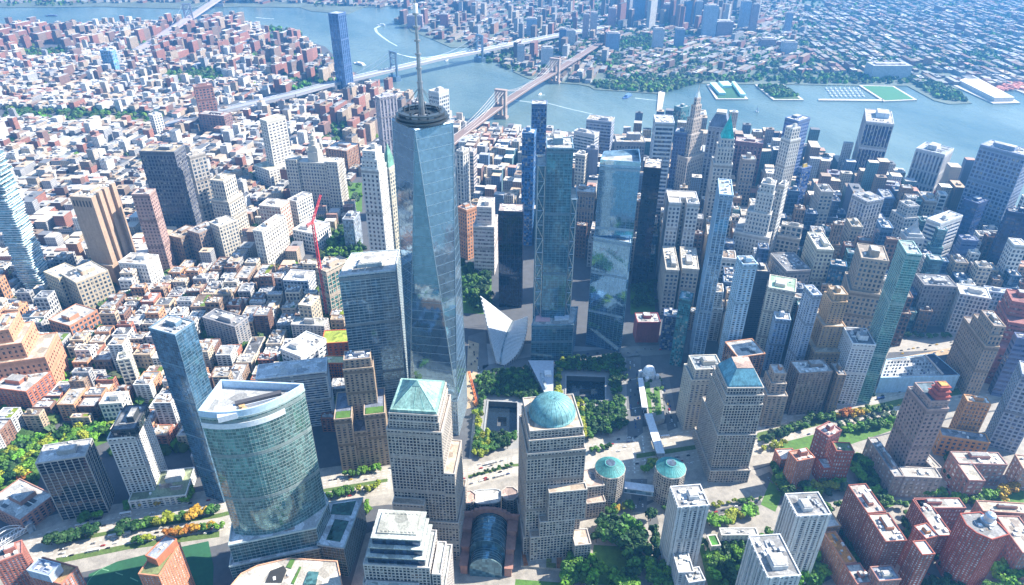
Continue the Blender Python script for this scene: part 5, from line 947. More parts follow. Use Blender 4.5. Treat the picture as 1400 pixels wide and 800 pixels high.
# roof garden plaza beside the domed tower
q = G((712, 776), (770, 781), (774, 752), (712, 754)); t = thing('garden_terrace', 'paved terrace with red and green planting beds below the domed tower', 'garden', (q[0].x, q[0].y, 0)); m = MB(); m.prism(ccw(q), .2, 3, top=True); m.build('terrace', PAVE, t)
for k, c in ((((713, 754), (717, 754), (722, 773), (716, 774)), (.28, .10, .03)), (((723, 757), (744, 754), (744, 757), (723, 761)), (.04, .12, .02)), (((747, 762), (754, 762), (754, 769), (747, 769)), (.12, .13, .03)), (((761, 752), (768, 752), (768, 777), (761, 777)), (.26, .10, .03)), (((747, 770), (760, 771), (760, 777), (747, 776)), (.10, .12, .03)), (((748, 755), (757, 754), (757, 758), (748, 759)), (.04, .12, .02))):
    m = MB(); m.prism(ccw([P2(*p, 3) for p in k]), 3.02, 4); m.build('planting_bed', LEAF, t, c)
# ------------------------------------------------------------------ bridges
def ribbon(m, pts, wd, th):
    for a, b in zip(pts, pts[1:]):
        u = Vector((b.x-a.x, b.y-a.y)).normalized(); v = Vector((-u.y, u.x, 0))*wd; d = Vector((0, 0, -th))
        m.faces([a-v, b-v, b+v, a+v, a-v+d, b-v+d, b+v+d, a+v+d], [(0, 1, 2, 3), (4, 5, 1, 0), (3, 2, 6, 7), (7, 6, 5, 4), (1, 5, 6, 2), (4, 0, 3, 7)])
def bridge(name, lab, pts, T1, T2, th, hw, deckcol, towercol, stone, dth, sag, mat):
    t = thing(name, lab, 'bridge', (T1.x, T1.y, 0)); m = MB(); ribbon(m, pts, hw, dth); dk = m.build('deck', PLAIN, t, deckcol)
    m = MB()
    for s in (-1, 1):
        for a, b in zip(pts, pts[1:]):
            u = Vector((b.x-a.x, b.y-a.y)).normalized(); v = Vector((-u.y, u.x, 0))*hw*s; m.beam(a+v+Vector((0, 0, 2)), b+v+Vector((0, 0, 2)), .8, 4); 
    m.build('truss_rail', METAL, dk, mat)
    u = Vector((T2.x-T1.x, T2.y-T1.y)).normalized(); v = Vector((-u.y, u.x))
    for B in (T1, T2):
        m = MB(); c = V2(B)
        def bx(c0, c1, d, z0, z1): m.prism(ccw([c+v*c0-u*d, c+v*c1-u*d, c+v*c1+u*d, c+v*c0+u*d]), z0, z1)
        if stone:
            w_ = hw+5
            bx(-w_-3, w_+3, 10, -4, 5)
            for a, b in ((-w_, -w_+6), (-3, 3), (w_-6, w_)): bx(a, b, 7, 5, 66)
            for s in (-1, 1):
                for k in range(5): bx(s*3 if s > 0 else -w_+6, (w_-6) if s > 0 else -3, 6, 66+k*0, 67) if k == 0 else None
            bx(-w_, w_, 7, 66.02, 80); bx(-w_-1, w_+1, 8, 80.02, 84); bx(-w_, w_, 5, 30, 38)
        else:
            bx(-hw-6, hw+6, 11, -4, 14)
            for s in (-1, 1): bx(s*hw-3.2, s*hw+3.2, 3, 14, th)
            for z in (30, 52, 74, th-7): bx(-hw, hw, 2, z, z+3.5)
            for z0, z1 in ((33, 52), (55, 74), (77, th-7)):
                for s in (-1, 1): a, b = c+v*s*hw, c-v*s*hw; m.beam((a.x, a.y, z0), (b.x, b.y, z1), .9)
            bx(-hw-4, hw+4, 3.5, th-2, th+1)
        m.build('tower', WALL if stone else METAL, t, towercol)
    cb, hg = MB(), MB(); L_ = (V2(T2)-V2(T1)).length
    for s in (-1, -.33, .33, 1) if stone else (-1, 1):
        o = Vector((v.x, v.y, 0))*hw*s
        def at(B, z): return Vector((B.x, B.y, z))+o
        N = 16; pr = None
        for k in range(N+1):
            f = k/N; p = at(T1, 0)+(at(T2, 0)-at(T1, 0))*f; p.z = th-2-(th-2-sag)*(1-(2*f-1)**2)
            if pr is not None: cb.beam(pr, p, .5, 4)
            hg.beam(p, Vector((p.x, p.y, 40)), .16, 3); pr = p
        for B, sg, k_ in ((T1, -1, 1), (T2, 1, 1)):
            e = at(B, 0)+Vector((u.x, u.y, 0))*sg*L_*.55; pr = at(B, th-2)
            for k in range(1, 7):
                f = k/6; p = at(B, 0)*(1-f)+e*f; p.z = th-2-(th-36)*(1-(1-f)**1.6); cb.beam(pr, p, .5, 4); pr = p
    c_ = cb.build('main_cable', METAL, t, mat); hg.build('suspender', METAL, c_, mat, kind='stuff'); return t
T1, T2 = P(685, 160), P(758, 112.5); u3 = (T2-T1).normalized(); up = lambda p, z: Vector((p.x, p.y, z))
bridge('suspension_bridge', 'stone towered suspension bridge with a tan deck nearest the skyscrapers', [up(T1-u3*420+Vector((-30, 25, 0)), 8), up(T1-u3*270, 24), up(T1, 38), up((T1+T2)/2, 42), up(T2, 38), P(812, 64, 24), P(832, 52, 10)], T1, T2, 84, 13, (.24, .165, .135), (.38, .30, .26), True, 4, 46, (.55, .5, .47))
T1, T2 = P(540, 109), P(656, 83); u3 = (T2-T1).normalized()
bridge('suspension_bridge', 'blue steel towered suspension bridge in the middle of the river', [P(215, 172, 14), P(300, 151, 30), P(400, 128, 36), up(T1-u3*260, 36), up(T1, 40), up((T1+T2)/2, 44), up(T2, 40), P(760, 48, 26), P(830, 36, 10)], T1, T2, 98, 16, (.32, .32, .34), (.20, .30, .42), False, 8, 48, (.36, .42, .5))
T1, T2 = P(261, 36), P(300, 9); u3 = (T2-T1).normalized()
bridge('suspension_bridge', 'distant grey suspension bridge at the top left of the picture', [P(176, 76, 6), P(205, 58, 20), up(T1, 40), up(T2, 42), up(T2+u3*600, 38), up(T2+u3*1500, 12)], T1, T2, 102, 17, (.40, .34, .35), (.40, .42, .50), False, 9, 52, (.52, .54, .6))
# ------------------------------------------------------------------ boats
def boat(name, lab, x, y, L_, hd, hull, house, wake=None, decks=2):
    c = P2(x, y, -2.5); t = thing(name, lab, 'boat', (c.x, c.y, -2.5)); u = Vector((math.cos(hd), math.sin(hd))); v = Vector((-u.y, u.x)); W = L_*.26
    pl = [c-u*L_*.5-v*W*.4, c-u*L_*.5+v*W*.4, c+u*L_*.25+v*W*.5, c+u*L_*.5, c+u*L_*.25-v*W*.5]; m = MB(); m.prism(ccw(pl), -2.4, .5, poly2=grow(ccw(pl), .6)); m.build('hull', PLAIN, t, hull)
    m = MB()
    for k in range(decks): m.prism(ccw([c-u*L_*(.42-.04*k)-v*W*.33, c-u*L_*(.42-.04*k)+v*W*.33, c+u*L_*(.2-.07*k)+v*W*.33, c+u*L_*(.2-.07*k)-v*W*.33]), .5+2.8*k, 3.1+2.8*k)
    m.build('deckhouse', PLAIN, t, house)
FOAM = mat_ground('foam', (.42, .52, .54), .4, .05)
boat('ferry', 'dark blue ferry crossing the river with a pale wake', 857, 133, 60, P2(850, 133).x*0+2.2, (.05, .12, .3), (.10, .2, .4))
boat('ferry', 'white fast boat heading up the river at the head of a curved wake', 521, 35, 40, 1.1, (.7, .72, .74), (.75, .75, .75))
boat('ferry', 'small white tour boat below the blue steel bridge', 611, 83, 34, 2.6, (.6, .62, .66), (.7, .72, .75))
boat('barge', 'flat dark barge in the river at the upper left', 70, 22, 60, 1.2, (.08, .1, .2), (.12, .14, .25), decks=1)
boat('tour_boat', 'tiny white water taxi near the stone bridge on the far shore side', 738, 130, 20, 2.2, (.7, .72, .74), (.75, .75, .75), decks=1)
boat('moored_ship', 'large white moored ship next to the lone dark blue tower', 491, 88, 70, .4, (.68, .70, .72), (.75, .75, .75))
c = P2(1035, 153, -2.5); t = thing('sailboat', 'small white sailboat alone on the open river', 'boat', (c.x, c.y, -2.5)); m = MB(); m.prism([c+Vector(p) for p in ((-6, -1.6), (4, -1.8), (7, 0), (4, 1.8), (-6, 1.6))], -2.4, -.8); m.build('hull', PLAIN, t, (.7, .7, .7)); m = MB(); m.faces([(c.x, c.y, -.5), (c.x-6, c.y, -.5), (c.x, c.y, 16), (c.x, c.y+.2, -.5), (c.x-6, c.y+.2, -.5), (c.x, c.y+.2, 16)], [(0, 1, 2), (5, 4, 3)]); m.faces([(c.x+.5, c.y, 0), (c.x+6, c.y, 0), (c.x+.5, c.y, 13), (c.x+.5, c.y+.2, 0), (c.x+6, c.y+.2, 0), (c.x+.5, c.y+.2, 13)], [(0, 1, 2), (5, 4, 3)]); m.build('sail', PLAIN, t, (.8, .8, .78)); m = MB(); m.beam((c.x+.2, c.y, -.8), (c.x+.2, c.y, 17), .2); m.build('mast', METAL, t, (.6, .6, .6))
m = MB()
def wake(pts, w0, w1):
    q = [P(*p, -2.42) for p in pts]
    for k in range(len(q)-1):
        a, b = q[k], q[k+1]; u = (b-a).normalized(); v = Vector((-u.y, u.x, 0)); wa, wb = w0+(w1-w0)*k/len(q), w0+(w1-w0)*(k+1)/len(q); m.face([a-v*wa, b-v*wb, b+v*wb, a+v*wa])
wake([(520, 35), (513, 39), (515, 44), (522, 50), (532, 57), (543, 63)], 8, 1.5); wake([(868, 134), (885, 136), (905, 138)], 3, 1); wake([(727, 140), (712, 138), (700, 136)], 2.5, 2); wake([(350, 24), (362, 25), (375, 26)], 5, 3)
wake([(745, 140), (775, 148), (810, 156)], 2.5, 1); wake([(735, 130), (745, 130)], 3, 1)
m.build('wake_foam', FOAM, kind='stuff')
m = MB(); m.prism([Vector(p) for p in ((-9, -2.4), (6, -2.6), (11, 0), (6, 2.6), (-9, 2.4))], 0, 2); m.prism([Vector(p) for p in ((-6, -1.6), (4, -1.6), (4, 1.6), (-6, 1.6))], 2, 4); m.beam((0, 0, 4), (0, 0, 16), .25); o = m.build('yacht', PLAIN); YD = o.data; bpy.data.objects.remove(o)
for j in range(4):
    for i in range(8):
        p = P2(1130+i*6.2+j*2.5, 121+j*3.4); o = bpy.data.objects.new('moored_yacht', YD); COL.objects.link(o); o.location = (p.x, p.y, -2.5); o.rotation_euler.z = -.6+R.gauss(0, .08); o.color = (.7, .72, .74, 1); tag(o, 'small white yacht moored in the marina inside the breakwater', 'yacht', 'white yachts moored in the marina')
# ------------------------------------------------------------------ trees
def crown_mesh(seed, n=320):
    r = random.Random(seed); m = MB(); lumps = [(Vector((r.gauss(0, .38), r.gauss(0, .38), r.uniform(-.25, .45))), r.uniform(.42, .68)) for _ in range(7)]
    for k in range(n):
        c, s = lumps[k % 7]; d = Vector((r.gauss(0, 1), r.gauss(0, 1), r.gauss(.25, 1))).normalized(); p = c+d*s*r.uniform(.72, 1.02)
        x = (d+Vector((r.gauss(0, .5), r.gauss(0, .5), r.gauss(0, .5)))).normalized().orthogonal().normalized(); y = d.cross(x).normalized(); a = r.uniform(.13, .24)
        m.face([p-x*a-y*a, p+x*a-y*a*.6, p+x*a*.8+y*a, p-x*a*.7+y*a*.8])
    return m.build('crown', LEAF)
CROWN = []
for s in range(5): o = crown_mesh(s); CROWN.append(o.data); bpy.data.objects.remove(o)
m = MB(); m.beam((0, 0, 0), (0, 0, .55), .05, 6, .035); 
for k in range(5): a = k*1.257; m.beam((0, 0, .4), (math.cos(a)*.3, math.sin(a)*.3, .75), .025, 4, .01)
o = m.build('trunk', BARK); TRUNK = o.data; bpy.data.objects.remove(o)
COLN = {'dark green': (.022, .065, .018), 'mid green': (.05, .13, .02), 'bright green': (.10, .23, .02), 'yellow green': (.20, .24, .02), 'golden yellow': (.36, .23, .02), 'orange': (.36, .14, .02), 'grey green': (.07, .11, .06)}
COUNTS = []
def tree(name, where, p, h, cn, r=None):
    t = bpy.data.objects.new(name, None); COL.objects.link(t); t.location = (p[0], p[1], p[2] if len(p) > 2 else .1); h *= 1.12; rr = (r or h*.40)*1.25; tag(t, f'{cn} tree {where}', 'tree', f'{cn} trees {where}'); t.rotation_euler.z = R.uniform(0, 6.28)
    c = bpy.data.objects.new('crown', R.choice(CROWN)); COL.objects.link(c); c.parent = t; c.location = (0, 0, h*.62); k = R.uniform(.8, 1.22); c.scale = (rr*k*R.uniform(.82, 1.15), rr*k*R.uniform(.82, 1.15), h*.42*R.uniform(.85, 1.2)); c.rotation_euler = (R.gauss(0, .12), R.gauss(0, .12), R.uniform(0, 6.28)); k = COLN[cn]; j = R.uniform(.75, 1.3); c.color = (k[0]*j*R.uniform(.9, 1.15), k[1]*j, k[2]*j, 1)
    b = bpy.data.objects.new('trunk', TRUNK); COL.objects.link(b); b.parent = t; b.scale = (h*.55, h*.55, h)
def inpoly(x, y, q):
    r = False; n = len(q)
    for i in range(n):
        (x1, y1), (x2, y2) = q[i], q[(i+1) % n]
        if (y1 > y) != (y2 > y) and x < (x2-x1)*(y-y1)/(y2-y1)+x1: r = not r
    return r
def row(name, where, a, b, n, h, cols, jit=1.0):
    A, B = P2(*a), P2(*b)
    for k in range(n):
        p = A+(B-A)*((k+.5)/n)+Vector((R.gauss(0, jit), R.gauss(0, jit))); tree(name, where, p, h*R.uniform(.8, 1.15), cols[int(k*len(cols)/n)] if len(cols) > 1 else cols[0])
def grove(name, where, poly, sp, h, cols, excl=(), ang=-.45, mx=999, r=None):
    q = G(*poly); xs = [p.x for p in q]; ys = [p.y for p in q]; c, s = math.cos(ang), math.sin(ang); n = 0; L_ = max(max(xs)-min(xs), max(ys)-min(ys)); o = cen(q); pts = []
    for i in range(-int(L_/sp), int(L_/sp)+1):
        for j in range(-int(L_/sp), int(L_/sp)+1):
            p = o+Vector((c*i-s*j, s*i+c*j))*sp+Vector((R.gauss(0, sp*.07), R.gauss(0, sp*.07)))
            if inpoly(p.x, p.y, [(a.x, a.y) for a in q]) and not any(inpoly(p.x, p.y, [(a.x, a.y) for a in e]) for e in excl): pts.append(p)
    R.shuffle(pts); COUNTS.append((name, where[:30], len(pts), mx))
    for p in pts[:mx]:
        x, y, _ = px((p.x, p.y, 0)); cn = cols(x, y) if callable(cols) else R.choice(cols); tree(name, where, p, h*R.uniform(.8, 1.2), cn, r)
PN, PS = grow(ccw(POOLN), 7), grow(ccw(POOLS), 7)
MUS = G((718, 490), (760, 488), (762, 540), (740, 542))
grove('memorial_oak', 'in the shaded grove around the pool beside the spire tower', ((655, 520), (672, 511), (728, 505), (742, 545), (712, 550), (712, 592), (700, 612), (650, 628), (647, 600)), 6.9, 9, lambda x, y: R.choice(['dark green', 'dark green', 'mid green']) if y < 560 or x > 672 else R.choice(['yellow green', 'yellow green', 'mid green']), (PN, MUS), r=3.7)  # the darker greens put this grove's shade into the leaf colour
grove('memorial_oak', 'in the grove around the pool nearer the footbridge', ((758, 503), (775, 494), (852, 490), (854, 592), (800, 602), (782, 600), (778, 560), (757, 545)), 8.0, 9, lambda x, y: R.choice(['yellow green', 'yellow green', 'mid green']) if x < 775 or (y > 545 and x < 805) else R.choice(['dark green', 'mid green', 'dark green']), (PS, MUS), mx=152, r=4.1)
HWY = 'on the highway planting strips at the lower left'
row('street_tree', HWY, (66, 747), (132, 733), 7, 13, ['dark green']); row('street_tree', HWY, (168, 728), (300, 700), 17, 11, ['dark green', 'dark green', 'mid green', 'mid green', 'yellow green', 'yellow green', 'mid green', 'mid green', 'golden yellow', 'golden yellow', 'mid green', 'dark green'])
row('street_tree', HWY, (230, 735), (302, 722), 10, 10, ['orange', 'golden yellow', 'orange', 'golden yellow', 'mid green', 'golden yellow', 'bright green']); row('street_tree', HWY, (183, 744), (212, 738), 4, 9, ['mid green', 'yellow green']); row('street_tree', 'beside the glass box tower and white podium', (108, 713), (146, 706), 5, 9, ['mid green', 'bright green']); row('street_tree', 'beside the glass box tower and white podium', (170, 696), (222, 690), 6, 8, ['mid green', 'golden yellow', 'yellow green', 'golden yellow'])
row('street_tree', 'beside the glass box tower and white podium', (252, 690), (265, 676), 5, 10, ['bright green']); row('street_tree', 'on the planted strip behind the glass hall', (447, 680), (520, 667), 11, 8, ['mid green', 'yellow green']); row('street_tree', 'in front of the stone telephone building', (468, 653), (522, 642), 8, 8, ['mid green', 'bright green']); row('street_tree', 'beside the glass hall at the crossing', (498, 690), (506, 703), 3, 9, ['bright green'])
row('street_tree', 'on the highway median below the memorial plaza', (642, 654), (705, 636), 7, 5, ['dark green', 'mid green']); row('street_tree', 'on the highway median below the memorial plaza', (805, 620), (838, 612), 5, 7, ['mid green', 'dark green']); row('street_tree', 'below the gate houses', (826, 702), (866, 697), 5, 10, ['mid green', 'golden yellow', 'yellow green', 'mid green']); row('street_tree', 'by the gate house and footbridge foot', (882, 648), (892, 636), 4, 11, ['bright green', 'mid green', 'yellow green'])
MR = 'on the wide highway median at the right'
row('street_tree', MR, (1097, 578), (1218, 562), 17, 10, ['mid green', 'mid green', 'mid green', 'golden yellow', 'orange', 'golden yellow', 'yellow green', 'mid green', 'dark green', 'mid green']); row('street_tree', MR, (1045, 605), (1100, 585), 9, 10, ['dark green', 'mid green']); row('street_tree', MR, (1048, 597), (1105, 580), 6, 9, ['grey green']); row('street_tree', MR, (1150, 592), (1222, 580), 11, 11, ['bright green', 'mid green', 'bright green']); row('street_tree', MR, (1125, 586), (1225, 570), 8, 9, ['grey green']); row('street_tree', MR, (1040, 618), (1075, 608), 6, 7, ['yellow green'])
row('street_tree', 'on the pavement below the sky blue roofed tower', (972, 694), (1040, 682), 8, 6, ['yellow green', 'mid green']); row('street_tree', 'along the garden wall below the sky blue roofed tower', (968, 722), (1030, 702), 10, 11, ['bright green', 'yellow green', 'bright green'])
row('street_tree', 'along the tunnel plaza', (1220, 462), (1300, 462), 9, 9, ['dark green', 'mid green']); row('street_tree', 'before the white concrete grid tower', (1140, 552), (1195, 543), 8, 8, ['dark green'])
PK = 'in the park beside the domed tower'
grove('park_tree', PK, ((770, 800), (772, 775), (800, 770), (820, 790), (815, 815)), 9, 17, ['bright green', 'mid green', 'bright green'], mx=18, r=6.5); grove('park_tree', PK, ((806, 745), (822, 722), (858, 722), (878, 745), (878, 790), (862, 795), (856, 755), (825, 748)), 9, 19, ['dark green', 'dark green', 'mid green'], mx=26, r=7); grove('park_tree', PK, ((828, 795), (870, 788), (876, 815), (830, 815)), 9, 14, ['mid green', 'bright green'], mx=10, r=5.5)
CT = 'in the courts between the white slab towers'
grove('courtyard_tree', CT, ((884, 770), (912, 775), (915, 812), (884, 812)), 9, 15, ['bright green', 'mid green'], mx=11, r=6); grove('courtyard_tree', CT, ((958, 745), (1040, 738), (1010, 810), (968, 805)), 10, 14, ['dark green', 'mid green', 'bright green', 'dark green'], mx=31, r=5.5); grove('courtyard_tree', CT, ((1096, 756), (1118, 766), (1125, 812), (1090, 806)), 8, 16, ['bright green', 'mid green'], mx=12, r=6); grove('courtyard_tree', CT, ((882, 700), (905, 735), (905, 770), (884, 765)), 10, 13, ['dark green'], mx=6, r=5)
BC = 'among the brick blocks at the lower right'
grove('courtyard_tree', BC, ((1160, 630), (1184, 632), (1220, 690), (1205, 700), (1170, 668)), 9, 12, ['dark green', 'bright green', 'mid green'], mx=22); grove('courtyard_tree', BC, ((1096, 668), (1150, 658), (1160, 672), (1100, 684)), 8, 10, ['grey green', 'bright green', 'yellow green'], mx=16); row('courtyard_tree', BC, (1226, 674), (1290, 680), 8, 11, ['yellow green', 'bright green']); row('courtyard_tree', BC, (1322, 686), (1375, 680), 8, 12, ['grey green', 'bright green', 'golden yellow']); row('courtyard_tree', BC, (1366, 676), (1384, 672), 3, 12, ['golden yellow']); grove('courtyard_tree', BC, ((1290, 640), (1300, 620), (1325, 668), (1300, 680)), 9, 11, ['dark green'], mx=10); grove('courtyard_tree', BC, ((1352, 795), (1375, 770), (1410, 770), (1410, 815), (1352, 815)), 9, 15, ['bright green', 'mid green'], mx=14, r=6); grove('courtyard_tree', BC, ((1280, 606), (1330, 606), (1330, 616), (1275, 614)), 8, 9, ['dark green', 'yellow green'], mx=8); grove('courtyard_tree', BC, ((1225, 740), (1250, 700), (1256, 730), (1240, 760)), 8, 12, ['dark green', 'mid green'], mx=6); grove('courtyard_tree', BC, ((1240, 800), (1300, 790), (1320, 810), (1240, 815)), 9, 10, ['dark green'], mx=8)
grove('courtyard_tree', BC, ((1100, 686), (1150, 690), (1195, 790), (1172, 790)), 9, 11, ['dark green', 'mid green'], mx=22, r=4.5); grove('courtyard_tree', BC, ((1052, 640), (1075, 640), (1100, 668), (1070, 690)), 9, 11, ['mid green', 'dark green', 'bright green'], mx=16); row('courtyard_tree', BC, (1228, 690), (1300, 800), 9, 10, ['mid green', 'dark green']); row('courtyard_tree', BC, (1300, 684), (1340, 690), 4, 11, ['bright green'])
row('street_tree', 'on the pavement below the sky blue roofed tower', (905, 700), (958, 690), 7, 8, ['mid green', 'yellow green']); grove('courtyard_tree', CT, ((1000, 745), (1045, 730), (1060, 745), (1015, 800)), 9, 12, ['mid green', 'dark green'], mx=10, r=5)
grove('park_tree', 'in the park at the left behind the glass box tower', ((-20, 640), (40, 606), (148, 586), (152, 600), (118, 612), (62, 616), (46, 640), (52, 664), (-20, 680)), 8.5, 13, ['bright green', 'bright green', 'mid green', 'yellow green', 'dark green'], mx=62, r=5.5)
tree('park_tree', 'in the park at the left behind the glass box tower', P2(38, 658), 11, 'orange', 6)
grove('park_tree', 'in the leafy square of the civic district', ((446, 325), (470, 318), (500, 345), (496, 380), (462, 384), (442, 360)), 9, 13, ['mid green', 'bright green', 'dark green'], mx=76, r=5.5); grove('park_tree', 'in the leafy square of the civic district', ((470, 255), (495, 255), (495, 285), (472, 285)), 9, 13, ['bright green', 'grey green'], mx=12, r=5.5)
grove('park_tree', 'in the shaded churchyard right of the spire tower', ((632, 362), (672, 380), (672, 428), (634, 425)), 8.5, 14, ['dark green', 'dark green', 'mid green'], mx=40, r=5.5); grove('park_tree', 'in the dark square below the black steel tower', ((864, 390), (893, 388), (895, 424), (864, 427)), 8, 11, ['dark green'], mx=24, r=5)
grove('park_tree', 'on the raised park beside the footbridge', ((880, 523), (902, 520), (907, 570), (889, 575)), 7, 8, ['dark green', 'mid green'], mx=24)
grove('park_tree', 'among the lofts at left', ((60, 535), (85, 510), (92, 515), (68, 545)), 8, 10, ['mid green', 'bright green'], mx=10)
# far trees nobody could count
def blobs(name, polys, n, h, cols):
    m = MB()
    for poly, cnt in polys:
        xs = [p[0] for p in poly]; ys = [p[1] for p in poly]; k = 0
        while k < cnt:
            x, y = R.uniform(min(xs), max(xs)), R.uniform(min(ys), max(ys))
            if not inpoly(x, y, poly): k += .02; continue
            k += 1; c = P(x, y, 0); r = R.uniform(.6, 1.1)*h; m.cur = tuple(v*R.uniform(.7, 1.3) for v in R.choice(cols))
            for _ in range(9):
                d = Vector((R.gauss(0, 1), R.gauss(0, 1), abs(R.gauss(0, 1)))).normalized(); p = c+d*r*R.uniform(.5, .9)+Vector((0, 0, r*.4)); a = r*.55; xx = d.orthogonal().normalized(); yy = d.cross(xx)
                m.face([p-xx*a-yy*a, p+xx*a-yy*a, p+xx*a+yy*a, p-xx*a+yy*a])
    o = m.build(name, ATTR, paint=True); o['kind'] = 'stuff'; return o
GRS = [COLN['mid green'], COLN['bright green'], (.05, .10, .035), (.08, .13, .04)]
blobs('distant_foliage', [(((812, 113), (900, 110), (960, 112), (905, 127), (815, 121)), 330), (((830, 100), (900, 96), (1060, 98), (1060, 112), (830, 112)), 260), (((855, 52), (900, 50), (905, 66), (850, 68)), 160), (((1060, 100), (1250, 102), (1250, 114), (1060, 114)), 240), (((1250, 103), (1300, 122), (1326, 139), (1285, 136), (1245, 112)), 200), (((1036, 118), (1068, 117), (1090, 132), (1058, 134)), 140), (((700, 0), (1400, 0), (1400, 98), (830, 98), (720, 60)), 5200), (((645, 80), (700, 66), (760, 80), (740, 105), (702, 96)), 140), (((320, 50), (400, 45), (470, 90), (460, 110), (420, 130), (330, 90)), 380), (((370, 36), (410, 43), (414, 54), (360, 42)), 60), (((0, 145), (70, 152), (150, 150), (220, 158), (220, 168), (60, 165), (0, 160)), 190), (((200, 105), (300, 95), (310, 108), (230, 118)), 150), (((430, 170), (520, 150), (520, 190), (440, 195)), 120), (((0, 170), (330, 200), (470, 260), (540, 540), (300, 620), (0, 620)), 1500), (((0, 60), (330, 40), (420, 130), (330, 130), (0, 130)), 520), (((0, 0), (130, 0), (120, 8), (0, 9)), 60), (((430, 4), (530, 0), (500, 8), (430, 9)), 50), (((30, 70), (90, 66), (90, 76), (30, 78)), 60)], 0, 9, GRS)
# ------------------------------------------------------------------ vehicles
CPAINT = [('black', (.02, .02, .025)), ('white', (.72, .72, .72)), ('grey', (.22, .23, .25)), ('dark blue', (.03, .06, .18)), ('yellow', (.62, .40, .03)), ('red', (.4, .04, .04))]
m = MB()
def carbox(x0, x1, y, z0, z1, t=0): m.prism([Vector(p) for p in ((x0, -y), (x1, -y), (x1, y), (x0, y))], z0, z1, poly2=[Vector(p) for p in ((x0+t, -y+t*.3), (x1-t, -y+t*.3), (x1-t, y-t*.3), (x0+t, y-t*.3))])
carbox(-2.3, 2.3, .92, .35, .95, .1)
for s in (-1, 1):
    for x in (-1.45, 1.45): m.mi = 1; m.beam((x, s*.7, .34), (x, s*.95, .34), .34, 8)
m.mi = 1; carbox(-1.5, 1.1, .82, .95, 1.42, .35); m.mi = 0; carbox(-1.1, .7, .68, 1.425, 1.47, .05)
BLACKG = mat_plain('car_glass', (.02, .025, .03), .1); CARM = mat_plain('car_paint', None, .3, .1, .02)
o = m.build('car', [CARM, BLACKG]); CARD = o.data; bpy.data.objects.remove(o)
m = MB(); m.prism([Vector(p) for p in ((-6, -1.3), (6, -1.3), (6, 1.3), (-6, 1.3))], .5, 3.2); m.mi = 1
for s in (-1, 1):
    for x in (-4, 4): m.beam((x, s*1, .5), (x, s*1.32, .5), .5, 8)
    m.faces([(-5.6, s*1.32, 1.7), (5.6, s*1.32, 1.7), (5.6, s*1.32, 2.6), (-5.6, s*1.32, 2.6)], [(0, 1, 2, 3) if s < 0 else (3, 2, 1, 0)])
o = m.build('bus', [CARM, BLACKG]); BUSD = o.data; bpy.data.objects.remove(o)
def car(p, a, where, z=.12, bus=False, ci=None, nm='car'):
    cn, c = CPAINT[ci if ci is not None else R.choice((0, 0, 0, 1, 1, 2, 2, 2, 3, 4, 5) if not bus else (1, 1, 3))]
    o = bpy.data.objects.new('bus' if bus else nm, BUSD if bus else CARD); COL.objects.link(o); o.location = (p[0], p[1], z); o.rotation_euler.z = a; o.color = (*c, 1); tag(o, f'{cn} {"bus" if bus else "car"} {where}', 'bus' if bus else nm.replace('_', ' '), f'{cn} {"buses" if bus else "cars"} {where}')
def traffic(k0, k1, n, where, ts=(.07, .17, .27, .36, .58, .67, .77, .86)):
    for _ in range(n):
        k = R.randint(k0, k1-1); f = R.random(); t = R.choice(ts); a, b = P2(*lerp(HW[k], HLr[k], t)), P2(*lerp(HW[k+1], HLr[k+1], t)); p = a+(b-a)*f; u = b-a; car(p, math.atan2(u.y, u.x), where, bus=R.random() < .06)
traffic(1, 3, 58, 'on the highway at the lower left'); traffic(4, 6, 26, 'on the highway before the stone telephone building'); traffic(6, 9, 44, 'on the highway below the memorial plaza'); traffic(9, 12, 30, 'on the highway by the footbridge'); traffic(12, 14, 20, 'on the highway at the right')
def street_cars(a, b, n, where, wd=3, z=.17):
    A, B = P2(*a), P2(*b); u = (B-A).normalized(); v = Vector((-u.y, u.x))
    for k in range(n): p = A+(B-A)*((k+R.uniform(.2, .8))/n)+v*R.choice((-wd, wd, wd*.2)); car(p, math.atan2(u.y, u.x), where, z)
street_cars((866, 492), (868, 590), 26, 'on the street between plaza and raised park', 5); street_cars((906, 525), (920, 585), 16, 'on the side street beside the raised park'); street_cars((873, 658), (874, 696), 12, 'under the sky bridge', 4); street_cars((760, 490), (935, 474), 14, 'on the cross street above the memorial grove'); street_cars((646, 470), (650, 510), 9, 'by the construction yard beside the spire tower', 5); street_cars((1215, 488), (1310, 472), 18, 'on the tunnel plaza', 9, .25); street_cars((1292, 660), (1310, 690), 7, 'on the brick district street'); street_cars((1050, 650), (1085, 690), 7, 'on the street beside the brick group'); street_cars((965, 704), (1040, 687), 8, 'on the street below the sky blue roofed tower', 2); street_cars((1100, 700), (1128, 790), 6, 'on the street beside the orange roof deck'); street_cars((1255, 770), (1285, 795), 6, 'on the street below the big red tower')
g = ccw(GAR); a, b, d = P2(1206, 514.5, 27), P2(1285, 511, 27), P2(1214, 493, 27)
for j in range(5):
    for i in range(17):
        if R.random() < .72: p = a+(b-a)*((i+.6)/17.5)+(d-a)*(.06+.2*j); u = d-a; car(p, math.atan2(u.y, u.x)+R.gauss(0, .03), 'on the garage roof deck', 27.1, ci=R.choice((0, 0, 2, 2, 3, 1)), nm='parked_car')
